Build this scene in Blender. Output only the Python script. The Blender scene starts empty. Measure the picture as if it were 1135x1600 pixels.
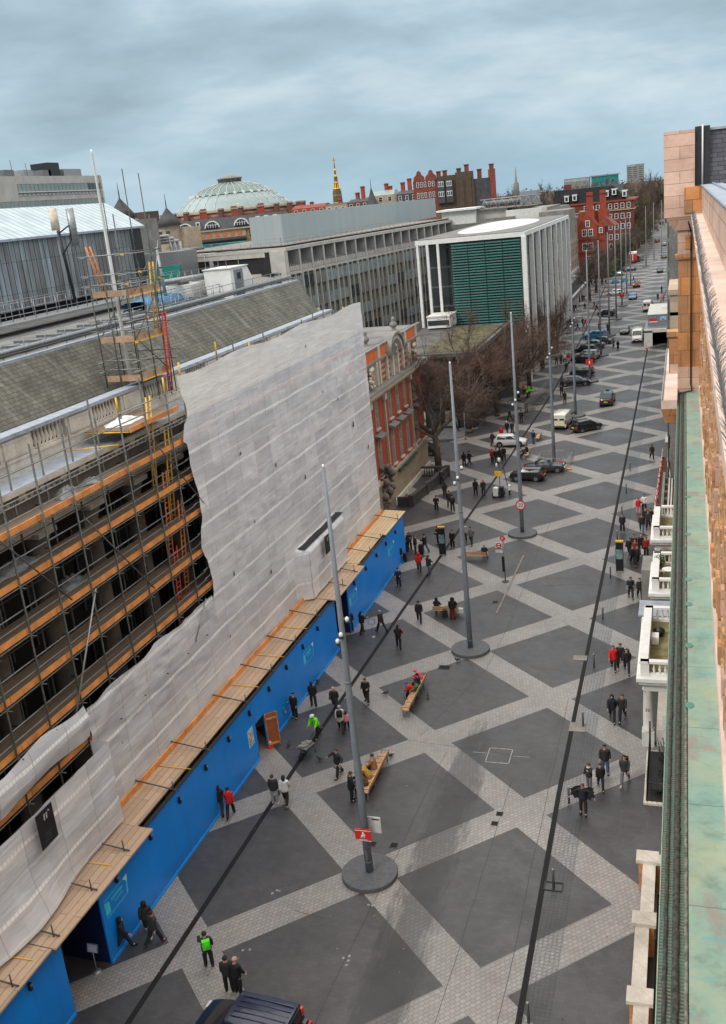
import bpy, bmesh, math, random
from mathutils import Vector, Matrix, noise
random.seed(7)
PI = math.pi
C = bpy.context.scene.collection
sc = bpy.context.scene
# ------------------------------------------------------------------ camera
cam_d = bpy.data.cameras.new('camera'); cam = bpy.data.objects.new('camera', cam_d); C.objects.link(cam)
cam_d.sensor_fit = 'VERTICAL'; cam_d.sensor_height = 36.0; cam_d.lens = 34.31
cam_d.clip_start = 0.3; cam_d.clip_end = 6000
yaw, pit, roll = 0.3348, 0.3037, -0.1035
fwd = Vector((-math.sin(yaw)*math.cos(pit), math.cos(yaw)*math.cos(pit), -math.sin(pit)))
rgt = Vector((math.cos(yaw), math.sin(yaw), 0)); upv = rgt.cross(fwd)
r2 = math.cos(roll)*rgt + math.sin(roll)*upv; u2 = -math.sin(roll)*rgt + math.cos(roll)*upv
M = Matrix((r2, u2, -fwd)).transposed().to_4x4(); M.translation = (7.951, -42.321, 30.141)
cam.matrix_world = M
sc.camera = cam
# ------------------------------------------------------------------ sky and sun
SUN_EL, SUN_AZ = math.radians(42), math.radians(215)     # sun direction seen from the scene
w = bpy.data.worlds.new('World'); sc.world = w; w.use_nodes = True
nt = w.node_tree; nt.nodes.clear()
def N(t, **k):
    n = nt.nodes.new(t)
    for a, b in k.items(): setattr(n, a, b)
    return n
out = N('ShaderNodeOutputWorld'); bg = N('ShaderNodeBackground'); bg.inputs[1].default_value = 0.1
sky = N('ShaderNodeTexSky'); sky.sky_type = 'NISHITA'; sky.sun_disc = False
sky.sun_elevation = SUN_EL; sky.sun_rotation = SUN_AZ; sky.air_density = 1.3; sky.dust_density = 2.5
tc = N('ShaderNodeTexCoord'); mp = N('ShaderNodeMapping'); mp.inputs['Scale'].default_value = (1.0, 1.0, 3.6)
mp.inputs['Rotation'].default_value = (0.0, 0.16, 0.5)
nz = N('ShaderNodeTexNoise'); nz.inputs['Scale'].default_value = 3.0; nz.inputs['Detail'].default_value = 9; nz.inputs['Roughness'].default_value = .55
nz.inputs['Distortion'].default_value = .15
cr = N('ShaderNodeValToRGB'); cr.color_ramp.elements[0].position = .36; cr.color_ramp.elements[1].position = .66
cr.color_ramp.elements[0].color = (2.9, 3.9, 4.6, 1); cr.color_ramp.elements[1].color = (6.3, 7.3, 7.9, 1)
e = cr.color_ramp.elements.new(.5); e.color = (4.0, 5.3, 6.1, 1)
# paler higher up, bluer towards the skyline
sep = N('ShaderNodeSeparateXYZ'); rm = N('ShaderNodeMapRange'); rm.inputs[1].default_value = -.06; rm.inputs[2].default_value = .10
rm.inputs[3].default_value = 0; rm.inputs[4].default_value = 1
low = N('ShaderNodeMix', data_type='RGBA'); low.inputs[6].default_value = (3.1, 4.9, 6.1, 1)
mx = N('ShaderNodeMix', data_type='RGBA'); mx.inputs[0].default_value = .05
L = nt.links.new
L(tc.outputs['Generated'], mp.inputs[0]); L(mp.outputs[0], nz.inputs['Vector']); L(nz.outputs[0], cr.inputs[0])
L(tc.outputs['Generated'], sep.inputs[0]); L(sep.outputs[2], rm.inputs[0])
L(rm.outputs[0], low.inputs[0]); L(cr.outputs[0], low.inputs[7])
hi = N('ShaderNodeMix', data_type='RGBA'); hi.inputs[7].default_value = (19.0, 18.2, 17.2, 1)   # bright neutral overcast zenith, above the frame
rh = N('ShaderNodeMapRange'); rh.inputs[1].default_value = .32; rh.inputs[2].default_value = .74; L(sep.outputs[2], rh.inputs[0]); L(rh.outputs[0], hi.inputs[0]); L(low.outputs[2], hi.inputs[6])
L(hi.outputs[2], mx.inputs[6]); L(sky.outputs[0], mx.inputs[7]); L(mx.outputs[2], bg.inputs[0]); L(bg.outputs[0], out.inputs[0])
sd = bpy.data.lights.new('sun', 'SUN'); sd.energy = 1.25; sd.angle = math.radians(14); sd.color = (1, .95, .88)
sun = bpy.data.objects.new('sun', sd); C.objects.link(sun)
sdir = Vector((math.cos(SUN_EL)*math.sin(SUN_AZ), math.cos(SUN_EL)*math.cos(SUN_AZ), math.sin(SUN_EL)))
sun.rotation_euler = sdir.to_track_quat('Z', 'Y').to_euler(); sun.location = (-40, -60, 90)
sc.view_settings.view_transform = 'Standard'; sc.view_settings.look = 'None'; sc.view_settings.gamma = 1
sc.view_settings.exposure = 0.22
try: sc.view_settings.use_curve_mapping = False
except Exception: pass
# ------------------------------------------------------------------ materials
MATS = {}
class NT:
    def __init__(s, name):
        s.m = bpy.data.materials.new(name); s.m.use_nodes = True; s.t = s.m.node_tree
        s.b = s.t.nodes['Principled BSDF']; s.tc = s.n('ShaderNodeTexCoord')
    def n(s, t, **k):
        n = s.t.nodes.new(t)
        for a, b in k.items(): setattr(n, a, b)
        return n
    def l(s, a, b): s.t.links.new(a, b)
    def math(s, op, a, b=None, c=None):
        n = s.n('ShaderNodeMath', operation=op)
        for i, v in enumerate((a, b, c)):
            if v is None: continue
            if isinstance(v, (int, float)): n.inputs[i].default_value = v
            else: s.l(v, n.inputs[i])
        return n.outputs[0]
    def noise(s, scale, detail=4, vec=None, rough=.55, stretch=None):
        n = s.n('ShaderNodeTexNoise'); n.inputs['Scale'].default_value = scale; n.inputs['Detail'].default_value = detail
        n.inputs['Roughness'].default_value = rough
        v = vec or s.tc.outputs['Object']
        if stretch:
            mp = s.n('ShaderNodeMapping'); mp.inputs['Scale'].default_value = stretch; s.l(v, mp.inputs[0]); v = mp.outputs[0]
        s.l(v, n.inputs['Vector']); return n.outputs[0]
    def ramp(s, f, stops):
        r = s.n('ShaderNodeValToRGB'); el = r.color_ramp.elements
        while len(el) < len(stops): el.new(.5)
        for e, (p, c) in zip(el, stops):
            e.position = p; e.color = (*c, 1) if len(c) == 3 else c
        s.l(f, r.inputs[0]); return r.outputs[0]
    def mix(s, f, a, b, blend='MIX'):
        n = s.n('ShaderNodeMix', data_type='RGBA', blend_type=blend)
        for i, v in ((0, f), (6, a), (7, b)):
            if isinstance(v, (int, float)): n.inputs[i].default_value = v
            elif isinstance(v, tuple): n.inputs[i].default_value = (*v, 1) if len(v) == 3 else v
            else: s.l(v, n.inputs[i])
        return n.outputs[2]
    def bump(s, h, strength=.4, dist=.02):
        n = s.n('ShaderNodeBump'); n.inputs['Strength'].default_value = strength; n.inputs['Distance'].default_value = dist
        s.l(h, n.inputs['Height']); s.l(n.outputs[0], s.b.inputs['Normal'])
    def col(s, c): s.l(c, s.b.inputs['Base Color'])
    def wallvec(s, rot=0):
        x = s.n('ShaderNodeSeparateXYZ'); s.l(s.tc.outputs['Object'], x.inputs[0])
        c = s.n('ShaderNodeCombineXYZ'); s.l(s.math('ADD', x.outputs[0], x.outputs[1]), c.inputs[0]); s.l(x.outputs[2], c.inputs[1])
        return c.outputs[0]
    def brick(s, vec, w, h, mortar, c1, c2, cm, offset=.5, bias=0):
        n = s.n('ShaderNodeTexBrick'); n.offset = offset; n.inputs['Scale'].default_value = 1
        n.inputs['Brick Width'].default_value = w; n.inputs['Row Height'].default_value = h; n.inputs['Mortar Size'].default_value = mortar
        n.inputs['Mortar Smooth'].default_value = .2; n.inputs['Bias'].default_value = bias
        n.inputs['Color1'].default_value = (*c1, 1); n.inputs['Color2'].default_value = (*c2, 1); n.inputs['Mortar'].default_value = (*cm, 1)
        s.l(vec, n.inputs['Vector']); return n
def sc3(c, k): return tuple(min(1, v*k) for v in c)
def mat(name, col, rough=.8, var=.25, scale=3.0, metal=0.0, bump=0.0, spec=None, coat=0):
    if name in MATS: return MATS[name]
    t = NT(name); f = t.noise(scale, 5)
    t.col(t.ramp(f, [(.3, sc3(col, 1-var)), (.7, sc3(col, 1+var))]))
    t.b.inputs['Roughness'].default_value = rough; t.b.inputs['Metallic'].default_value = metal
    if spec is not None: t.b.inputs['Specular IOR Level'].default_value = spec
    if coat: t.b.inputs['Coat Weight'].default_value = coat
    if bump: t.bump(t.noise(scale*6, 4), bump)
    MATS[name] = t.m; return t.m
def stone(name, c1, c2, w=.9, h=.4, mortar=.01, cm=None, rough=.85, stain=.35):
    t = NT(name); v = t.wallvec(); b = t.brick(v, w, h, mortar, c1, c2, cm or sc3(c1, .45))
    f = t.noise(.9, 6); g = t.noise(7, 4)
    c = t.mix(stain, b.outputs[0], t.ramp(f, [(.3, (.35, .33, .3)), (.65, (1, 1, 1))]), 'MULTIPLY')
    c = t.mix(.35, c, t.ramp(g, [(.3, (.6, .6, .6)), (.7, (1, 1, 1))]), 'MULTIPLY')
    t.col(c); t.b.inputs['Roughness'].default_value = rough; t.bump(b.outputs['Fac'], -.3, .02); MATS[name] = t.m; return t.m
# ------------------------------------------------------------------ mesh builder
ORG = {}
class MB:
    def __init__(s): s.v = []; s.f = []; s.mi = []; s.mats = []; s.sm = []
    def slot(s, m):
        if m not in s.mats: s.mats.append(m)
        return s.mats.index(m)
    def face(s, idx, m, sm=False): s.f.append(idx); s.mi.append(s.slot(m)); s.sm.append(sm)
    def poly(s, pts, m): 
        n = len(s.v); s.v += [tuple(p) for p in pts]; s.face(list(range(n, n+len(pts))), m); return s
    def hexa(s, p, m):
        n = len(s.v); s.v += [tuple(q) for q in p]
        for f in ((0,3,2,1),(4,5,6,7),(0,1,5,4),(1,2,6,5),(2,3,7,6),(3,0,4,7)): s.face([n+i for i in f], m)
        return s
    def box(s, x0, y0, z0, x1, y1, z1, m):
        x0, x1 = min(x0,x1), max(x0,x1); y0, y1 = min(y0,y1), max(y0,y1); z0, z1 = min(z0,z1), max(z0,z1)
        return s.hexa([(x0,y0,z0),(x1,y0,z0),(x1,y1,z0),(x0,y1,z0),(x0,y0,z1),(x1,y0,z1),(x1,y1,z1),(x0,y1,z1)], m)
    def cbox(s, c, d, m, rz=0):
        ca, sa = math.cos(rz), math.sin(rz); p = []
        for dz in (-.5, .5):
            for dx, dy in ((-.5,-.5),(.5,-.5),(.5,.5),(-.5,.5)):
                x, y = dx*d[0], dy*d[1]; p.append((c[0]+x*ca-y*sa, c[1]+x*sa+y*ca, c[2]+dz*d[2]))
        return s.hexa(p, m)
    def tube(s, p0, p1, r0, m, r1=None, n=6, cap=True, sm=True):
        r1 = r0 if r1 is None else r1
        a = Vector(p0); b = Vector(p1); d = (b-a)
        if d.length < 1e-6: return s
        d.normalize(); q = d.orthogonal().normalized(); k = d.cross(q); i0 = len(s.v)
        for (c, r) in ((a, r0), (b, r1)):
            for i in range(n):
                t = 2*PI*i/n; s.v.append(tuple(c + r*(math.cos(t)*q + math.sin(t)*k)))
        for i in range(n): s.face([i0+i, i0+(i+1)%n, i0+n+(i+1)%n, i0+n+i], m, sm)
        if cap: s.face([i0+i for i in range(n)][::-1], m); s.face([i0+n+i for i in range(n)], m)
        return s
    def path(s, pts, r, m, n=6):
        for a, b in zip(pts, pts[1:]): s.tube(a, b, r, m, n=n)
        return s
    def lathe(s, c, prof, m, n=16, sm=True, cap=True, sx=1, sy=1):
        i0 = len(s.v)
        for (r, z) in prof:
            for i in range(n):
                t = 2*PI*i/n; s.v.append((c[0]+r*sx*math.cos(t), c[1]+r*sy*math.sin(t), c[2]+z))
        for j in range(len(prof)-1):
            for i in range(n): s.face([i0+j*n+i, i0+j*n+(i+1)%n, i0+(j+1)*n+(i+1)%n, i0+(j+1)*n+i], m, sm)
        if cap:
            s.face([i0+i for i in range(n)][::-1], m); k = i0+(len(prof)-1)*n; s.face([k+i for i in range(n)], m)
        return s
    def prism(s, pts, axis, a, b, m):
        """closed outline pts (2-D) pushed along axis from a to b"""
        def P(q, t):
            return (t, q[0], q[1]) if axis == 'x' else (q[0], t, q[1]) if axis == 'y' else (q[0], q[1], t)
        n = len(pts); i0 = len(s.v)
        s.v += [P(q, a) for q in pts] + [P(q, b) for q in pts]
        for i in range(n): s.face([i0+i, i0+(i+1)%n, i0+n+(i+1)%n, i0+n+i], m)
        s.face([i0+i for i in range(n)][::-1], m); s.face([i0+n+i for i in range(n)], m); return s
    def grid(s, P, nu, nv, m, sm=True):
        i0 = len(s.v)
        for j in range(nv+1):
            for i in range(nu+1): s.v.append(tuple(P(i/nu, j/nv)))
        for j in range(nv):
            for i in range(nu):
                a = i0+j*(nu+1)+i; s.face([a, a+1, a+nu+2, a+nu+1], m, sm)
        return s
    def ball(s, c, r, m, n=10, k=6):
        pr = [(max(1e-3, math.sin(PI*j/k)), -math.cos(PI*j/k)) for j in range(k+1)]
        i0 = len(s.v)
        rx, ry, rz = r if isinstance(r, tuple) else (r, r, r)
        for (q, z) in pr:
            for i in range(n):
                t = 2*PI*i/n; s.v.append((c[0]+rx*q*math.cos(t), c[1]+ry*q*math.sin(t), c[2]+rz*z))
        for j in range(k):
            for i in range(n): s.face([i0+j*n+i, i0+j*n+(i+1)%n, i0+(j+1)*n+(i+1)%n, i0+(j+1)*n+i], m, True)
        return s
    def build(s, name, parent=None, label=None, cat=None, group=None, kind=None, fix=False, loc=None):
        me = bpy.data.meshes.new(name); o0 = ORG.get(parent.name, Vector((0,0,0))) if parent else Vector(loc or (0,0,0))
        me.from_pydata([(v[0]-o0.x, v[1]-o0.y, v[2]-o0.z) for v in s.v], [], s.f)
        for m in s.mats: me.materials.append(m)
        me.polygons.foreach_set('material_index', s.mi); me.polygons.foreach_set('use_smooth', s.sm)
        if fix:
            bm = bmesh.new(); bm.from_mesh(me); bmesh.ops.recalc_face_normals(bm, faces=bm.faces); bm.to_mesh(me); bm.free()
        me.update()
        o = bpy.data.objects.new(name, me); C.objects.link(o)
        if parent: o.parent = parent; ORG[o.name] = o0.copy()
        else: o.location = o0; ORG[o.name] = o0.copy()
        tag(o, label, cat, group, kind); return o
def tag(o, label=None, cat=None, group=None, kind=None):
    if label: o['label'] = label
    if cat: o['category'] = cat
    if group: o['group'] = group
    if kind: o['kind'] = kind
    return o
def thing(name, label, cat, loc=(0,0,0), group=None, kind=None):
    o = bpy.data.objects.new(name, None); C.objects.link(o); o.location = loc; ORG[o.name] = Vector(loc); o.empty_display_size = .3
    return tag(o, label, cat, group, kind)
def copy_tree(o, parent=None):
    c = o.copy(); C.objects.link(c)
    if parent: c.parent = parent
    for ch in list(o.children): copy_tree(ch, c)
    return c
def setmat(o, m):
    """give one object its own material without touching the shared mesh"""
    o.material_slots[0].link = 'OBJECT'; o.material_slots[0].material = m
ORD = 'first second third fourth fifth sixth seventh eighth ninth tenth eleventh twelfth thirteenth fourteenth fifteenth sixteenth seventeenth eighteenth nineteenth twentieth'.split()
def nth(i):
    return ORD[i] if i < 20 else ('twenty ' if i < 29 else 'thirty ')+ORD[(i-20)%10] if i not in (29,39) else ('thirtieth' if i == 29 else 'fortieth')
def text_mesh(txt, size, m, origin, right, up, name='lettering', parent=None, depth=.004):
    cu = bpy.data.curves.new('t', 'FONT'); cu.body = txt; cu.size = size; cu.align_x = 'CENTER'; cu.align_y = 'CENTER'; cu.extrude = depth
    to = bpy.data.objects.new('t', cu); C.objects.link(to); bpy.context.view_layer.update()
    me = bpy.data.meshes.new_from_object(to.evaluated_get(bpy.context.evaluated_depsgraph_get())); bpy.data.objects.remove(to); bpy.data.curves.remove(cu)
    R = Vector(right).normalized(); U = Vector(up).normalized(); Nn = R.cross(U); O = Vector(origin)
    b = MB(); b.v = [tuple(O + R*v.co.x + U*v.co.y + Nn*v.co.z) for v in me.vertices]
    for p in me.polygons: b.face(list(p.vertices), m)
    bpy.data.meshes.remove(me)
    return b.build(name, parent)

# ------------------------------------------------------------------ shared materials
m_lead = mat('lead_sheet', (.30,.34,.40), .55, .2, 2)
m_galv = mat('galvanised_steel', (.30,.31,.32), .45, .2, 5, metal=.6)
m_pole = mat('scaffold_tube', (.10,.105,.095), .6, .4, 6, metal=.3)
m_mast = mat('grey_mast_paint', (.17,.195,.225), .45, .1, 2)
m_mastbase = mat('dark_base', (.10,.105,.115), .75, .2, 5)
m_black = mat('black_paint', (.012,.012,.014), .4, .2, 4)
m_dark = mat('dark_recess', (.02,.02,.022), .9, .3, 1)
m_white = mat('white_paint', (.72,.72,.70), .6, .08, 2)
m_offwhite = mat('off_white', (.60,.60,.57), .7, .12, 1.5)
m_red = mat('red_plastic', (.62,.03,.02), .5, .1, 4)
m_orange = mat('orange_paint', (.75,.22,.03), .55, .15, 4)
m_yellow = mat('yellow_paint', (.80,.45,.03), .5, .1, 4)
m_glass = mat('dark_window_glass', (.03,.04,.045), .12, .3, .7, spec=.8)
m_glass2 = mat('pale_blind_glass', (.28,.34,.34), .35, .35, .9)
m_tealglass = mat('teal_glass', (.02,.19,.18), .2, .4, .6)
m_concrete = mat('pale_concrete', (.46,.44,.41), .85, .15, .6)
m_greyc = mat('weathered_concrete', (.21,.20,.185), .9, .25, .8)
m_roofgrey = mat('grey_roof_felt', (.17,.17,.165), .9, .3, .5)
m_steelgrey = mat('grey_steel', (.12,.13,.14), .5, .2, 3)
m_paving_grey = mat('plain_grey_paving', (.13,.13,.13), .85, .15, .4)
def woodmat(name, c1, c2, axis=1, w=.22):
    t = NT(name); x = t.n('ShaderNodeSeparateXYZ'); t.l(t.tc.outputs['Object'], x.inputs[0])
    c = t.n('ShaderNodeCombineXYZ'); t.l(x.outputs[axis], c.inputs[0]); t.l(x.outputs[1-axis], c.inputs[1]); 
    b = t.brick(c.outputs[0], 3.9, w, .012, c1, c2, sc3(c1, .25))
    g = t.noise(6, 5, stretch=(8, .6, 8) if axis == 1 else (.6, 8, 8))
    t.col(t.mix(.5, b.outputs[0], t.ramp(g, [(.3, (.55,.5,.45)), (.7, (1,1,1))]), 'MULTIPLY'))
    t.b.inputs['Roughness'].default_value = .8; MATS[name] = t.m; return t.m
m_deck = woodmat('deck_boards', (.25,.175,.12), (.18,.13,.09))
m_ply = woodmat('canopy_plywood', (.56,.40,.28), (.44,.31,.22), w=.33)
m_toe = mat('orange_toe_board', (.68,.27,.08), .75, .3, 1.5)
m_bench = mat('bench_timber', (.52,.30,.15), .7, .25, 8)
# ------------------------------------------------------------------ ground
A_, B_ = 6.214, 6.0
t = NT('diamond_paving'); P = t.tc.outputs['Object']
xs = t.n('ShaderNodeSeparateXYZ'); t.l(P, xs.inputs[0]); X, Y = xs.outputs[0], xs.outputs[1]
def fr(sign):
    v = t.math('ADD', t.math('DIVIDE', X, 2*A_), t.math('MULTIPLY', Y, sign/(2*B_)))
    return t.math('PINGPONG', v, .5)
band = t.math('MAXIMUM', t.math('LESS_THAN', fr(1), .104), t.math('LESS_THAN', fr(-1), .104))
mp = t.n('ShaderNodeMapping'); mp.inputs['Rotation'].default_value = (0, 0, math.radians(-43.9)); t.l(P, mp.inputs[0])
bl = t.brick(mp.outputs[0], .24, .19, .012, (.33,.32,.305), (.26,.25,.242), (.13,.125,.12))
mp2 = t.n('ShaderNodeMapping'); mp2.inputs['Rotation'].default_value = (0, 0, math.radians(2)); t.l(P, mp2.inputs[0])
bd = t.brick(mp2.outputs[0], .3, .2, .01, (.055,.055,.058), (.043,.043,.046), (.036,.036,.038))
n1 = t.noise(.25, 5); n2 = t.noise(1.6, 6); n3 = t.noise(14, 3)
light = t.mix(.55, bl.outputs[0], t.ramp(n1, [(.3, (.62,.60,.60)), (.7, (1.0,.97,.94))]), 'MULTIPLY')
light = t.mix(t.ramp(t.noise(.5, 4, stretch=(1.3,.7,1)), [(.55, (0,0,0)), (.72, (.5,.5,.5))]), light, t.mix(1, light, (1.12,.90,.84), 'MULTIPLY'))
darkc = t.mix(.8, bd.outputs[0], t.ramp(n2, [(.25, (.62,.62,.66)), (.75, (1.25,1.22,1.2))]), 'MULTIPLY')
darkc = t.mix(.5, darkc, t.ramp(n3, [(.3, (.75,.75,.75)), (.7, (1.2,1.2,1.2))]), 'MULTIPLY')
darkc = t.mix(.75, darkc, t.ramp(t.noise(.22, 7, rough=.65), [(.3, (.62,.62,.66)), (.7, (1.45,1.42,1.38))]), 'MULTIPLY')
base = t.mix(band, darkc, light)
# bluish square-set strip beside the right-hand drain
strip = t.math('MULTIPLY', t.math('GREATER_THAN', X, 1.85), t.math('LESS_THAN', X, 3.1))
bs = t.brick(P, .19, .19, .028, (.82,.9,.95), (.74,.82,.88), (.42,.44,.46), offset=0)
base = t.mix(t.math('MULTIPLY', strip, .8), base, t.mix(1, base, bs.outputs[0], 'MULTIPLY'))
# wet tyre streaks running along the carriageway
st = t.noise(1.0, 6, stretch=(1.5, .09, 1), rough=.7); win = t.math('SUBTRACT', 1, t.math('MINIMUM', t.math('ABSOLUTE', t.math('DIVIDE', t.math('ADD', X, 3.5), 2.0)), 1))
wy = t.n('ShaderNodeMapRange'); wy.inputs[1].default_value = 16; wy.inputs[2].default_value = 3; t.l(Y, wy.inputs[0])
st2 = t.math('ADD', t.math('MULTIPLY', st, .8), t.math('MULTIPLY', t.noise(2.2, 6, stretch=(1,.35,1)), .35))
fine = t.math('MULTIPLY', t.math('SUBTRACT', t.noise(5, 7, stretch=(1,.22,1), rough=.75), .5), .55)
wet = t.ramp(t.math('MULTIPLY', t.math('MULTIPLY', t.math('ADD', st2, fine), t.math('POWER', win, .6)), wy.outputs[0]), [(.30, (0,0,0)), (.44, (1,1,1))])
base = t.mix(t.math('MULTIPLY', wet, .75), base, t.mix(1, base, (.16,.165,.18), 'MULTIPLY'))
# pale chewing-gum spots and grime
gr = t.noise(.12, 6); base = t.mix(.5, base, t.ramp(gr, [(.3, (.7,.7,.72)), (.7, (1.1,1.1,1.1))]), 'MULTIPLY')
vo = t.n('ShaderNodeTexVoronoi'); vo.inputs['Scale'].default_value = 1.7; t.l(P, vo.inputs['Vector'])
base = t.mix(t.ramp(vo.outputs['Distance'], [(.025, (.35,.35,.35)), (.045, (0,0,0))]), base, (.2,.2,.2))
t.col(base)
t.l(t.ramp(t.noise(.3, 6), [(.35, (.40,.40,.40)), (.65, (.56,.56,.56))]), t.b.inputs['Roughness']); t.b.inputs['Specular IOR Level'].default_value = .72
t.bump(t.math('MULTIPLY', n3, 1), .12, .01)
m_pave = t.m
m_asph = mat('asphalt', (.055,.056,.06), .8, .2, .7, bump=.1)
g = MB(); g.poly([(-3000,-900,-.02),(3000,-900,-.02),(3000,5000,-.02),(-3000,5000,-.02)], m_paving_grey); g.build('ground', kind='structure')
MB().poly([(-23,-60,0),(12,-60,0),(12,84,0),(-23,84,0)], m_pave).poly([(-18.6,84,0),(12,84,0),(12,300,0),(-18.6,300,0)], m_pave).poly([(-18.6,300,0),(12,300,0),(40,520,0),(-8,520,0)], m_pave).build('road', kind='structure')
MB().poly([(-140,67.5,.004),(-20.3,67.5,.004),(-18.6,69.5,.004),(-18.6,74.5,.004),(-20.3,77,.004),(-140,77,.004)], m_asph).build('side_street', kind='structure')
MB().poly([(-140,300,-.012),(-14,300,-.012),(-7,525,-.012),(-400,525,-.012)], mat('park_grass', (.04,.042,.025), .95, .3, .05)).build('park_ground', kind='structure')
pv = MB(); pv.prism([(-60,78.2),(-21,78.2),(-19.6,79.6),(-19.6,84),(-60,84)], 'z', .0, .1, m_paving_grey); pv.build('pavement', kind='structure')
# slot drains
m_drain = mat('drain_grating', (.012,.012,.013), .75, .8, 25, spec=.25)
def drain(pts, w, label):
    b = MB()
    for (x0,y0),(x1,y1) in zip(pts, pts[1:]):
        d = Vector((x1-x0, y1-y0)); n = Vector((-d.y, d.x)).normalized()*w/2
        b.poly([(x0-n.x,y0-n.y,.008),(x0+n.x,y0+n.y,.008),(x1+n.x,y1+n.y,.008),(x1-n.x,y1-n.y,.008)], m_drain)
    # cross bars of the grating
    return b.build('drainage_channel', label=label, cat='drain', group='drainage channels along the street')
drain([(-13.2,-60),(-13.2,3),(-12.85,24),(-11.9,62),(-11.3,108),(-11.6,135),(-12.6,190),(-14.6,262)], .26, 'dark slot drain running along the street beside the blue hoarding')
drain([(1.95,-60),(1.93,-13.3),(1.7,2),(1.62,78),(1.4,143)], .25, 'dark slot drain running beside the row of small bollards')
drain([(1.2,168),(1.7,200),(3.2,240),(6,285)], .22, 'far slot drain curving away beyond the white vans')
# drain cover plates and inspection covers
m_cover = mat('iron_cover', (.06,.055,.05), .6, .3, 20)
def cover(x, y, sx, sy, label, rz=0, m=None):
    b = MB(); b.cbox((x,y,.012), (sx,sy,.02), m or m_cover, rz); b.cbox((x,y,.014), (sx*.82,sy*.82,.022), m_drain if m is None else m, rz)
    b.build('manhole_cover', label=label, cat='manhole cover', group='covers set in the paving', loc=(x,y,0))

# ------------------------------------------------------------------ the museum behind the scaffold
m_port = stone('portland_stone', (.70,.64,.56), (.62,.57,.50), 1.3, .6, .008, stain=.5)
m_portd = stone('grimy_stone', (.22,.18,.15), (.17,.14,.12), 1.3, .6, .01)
t = NT('green_slate'); x = t.n('ShaderNodeSeparateXYZ'); t.l(t.tc.outputs['Object'], x.inputs[0])
c = t.n('ShaderNodeCombineXYZ'); t.l(x.outputs[1], c.inputs[0]); t.l(t.math('MULTIPLY', x.outputs[2], 1.35), c.inputs[1])
b = t.brick(c.outputs[0], .42, .24, .016, (.135,.13,.105), (.088,.086,.068), (.025,.025,.02))
cc = t.mix(.8, b.outputs[0], t.ramp(t.noise(.8, 6), [(.3, (.55,.55,.5)), (.7, (1.25,1.25,1.2))]), 'MULTIPLY')
cc = t.mix(t.ramp(t.noise(1.1, 5, stretch=(.3,2.6,.3)), [(.54, (0,0,0)), (.70, (.28,.28,.28))]), cc, (.34,.34,.30))
t.col(cc); t.bump(b.outputs['Fac'], -.6, .03); t.b.inputs['Roughness'].default_value = .75; m_slate = t.m
mus = thing('museum', 'long pale stone museum with balustrade and green slate roof behind the orange scaffold boards', 'building', (-22,0,0))
YA, YB = -45, 36.6
MB().box(-45,YA,0,-22.3,YB,20,mat('shade_dark_wall', (.022,.02,.018), .9, .3, 1)).build('wall', mus)  # near-black wall colour stands in for the deep shade behind the colonnade
cb = MB()
for k in range(9):
    y0 = YA+1+k*9.3
# colonnade: giant columns with tall dark windows between
for k in range(19):
    y = -44.7 + 4.2*k
    c = MB(); c.box(-20.95,y-.68,2.6,-19.55,y+.68,3.2,m_port)
    m_col = mat('shaded_column_stone', (.165,.14,.12), .85, .25, 1.2); c.lathe((-20.25,y,3.2), [(.66,0),(.68,.15),(.54,.3),(.52,6),(.46,13.2),(.52,13.3),(.46,13.45),(.62,13.9),(.66,14.1)], m_col, 18)  # shaft colour darkened to carry the shade of the scaffold bays
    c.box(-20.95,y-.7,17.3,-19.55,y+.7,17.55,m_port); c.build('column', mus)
for k in range(18):
    y = -42.6 + 4.2*k
    wv = MB(); wv.box(-22.28,y-1.15,4.5,-22.2,y+1.15,9.6,m_glass); wv.box(-22.28,y-1.15,11.2,-22.2,y+1.15,15.8,m_glass)
    for z0, z1 in ((4.5,9.6),(11.2,15.8)):
        for q in (-1.15,-.38,.38,1.15): wv.box(-22.2,y+q-.05,z0,-22.12,y+q+.05,z1,m_steelgrey)
    wv.build('window', mus)
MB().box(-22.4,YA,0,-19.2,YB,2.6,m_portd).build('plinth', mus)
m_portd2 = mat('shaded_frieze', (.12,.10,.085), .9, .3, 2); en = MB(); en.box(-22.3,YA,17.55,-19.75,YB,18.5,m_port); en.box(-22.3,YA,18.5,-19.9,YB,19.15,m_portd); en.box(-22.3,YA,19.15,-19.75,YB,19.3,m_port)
y = YA
while y < YB-.5: en.box(-19.76,y,19.3,-19.5,y+.22,19.55,m_port); y += .42
y = YA+.5
while y < YB-1: en.box(-19.76,y,19.55,-19.15,y+.5,19.85,m_port); y += 1.55
en.box(-22.3,YA,19.55,-19.76,YB,19.85,m_port); en.box(-22.3,YA,19.85,-18.95,YB,20.08,m_port); en.build('entablature', mus)
MB().box(-20.6,YA,20.085,-18.98,YB,20.12,m_lead).build('lead_flashing', mus)
aw = MB(); aw.box(-21.1,YA,20.08,-20.5,YB,20.75,m_port); aw.box(-21.05,YA,20.75,-20.45,YB,20.87,m_port)
bays = [(-5.45+5.1*k, -2.75+5.1*k) for k in range(-7,8)]
edges = [YA]+[v for b_ in bays for v in b_]+[YB]
for a_, b_ in zip(edges[0::2], edges[1::2]):
    aw.box(-21.0,a_,20.87,-20.5,b_,21.85,m_port); aw.box(-20.5,a_+.25,20.95,-20.44,b_-.25,21.75,m_port)
aw.build('parapet', mus)
for a_, b_ in bays:
    q = MB(); n_ = 9
    for i in range(n_):
        yy = a_ + (i+.5)*(b_-a_)/n_
        q.lathe((-20.7,yy,20.87), [(.09,0),(.09,.08),(.05,.13),(.105,.36),(.09,.5),(.05,.75),(.07,.86),(.09,.9),(.09,.98)], m_port, 8)
    q.build('balustrade', mus)
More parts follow.
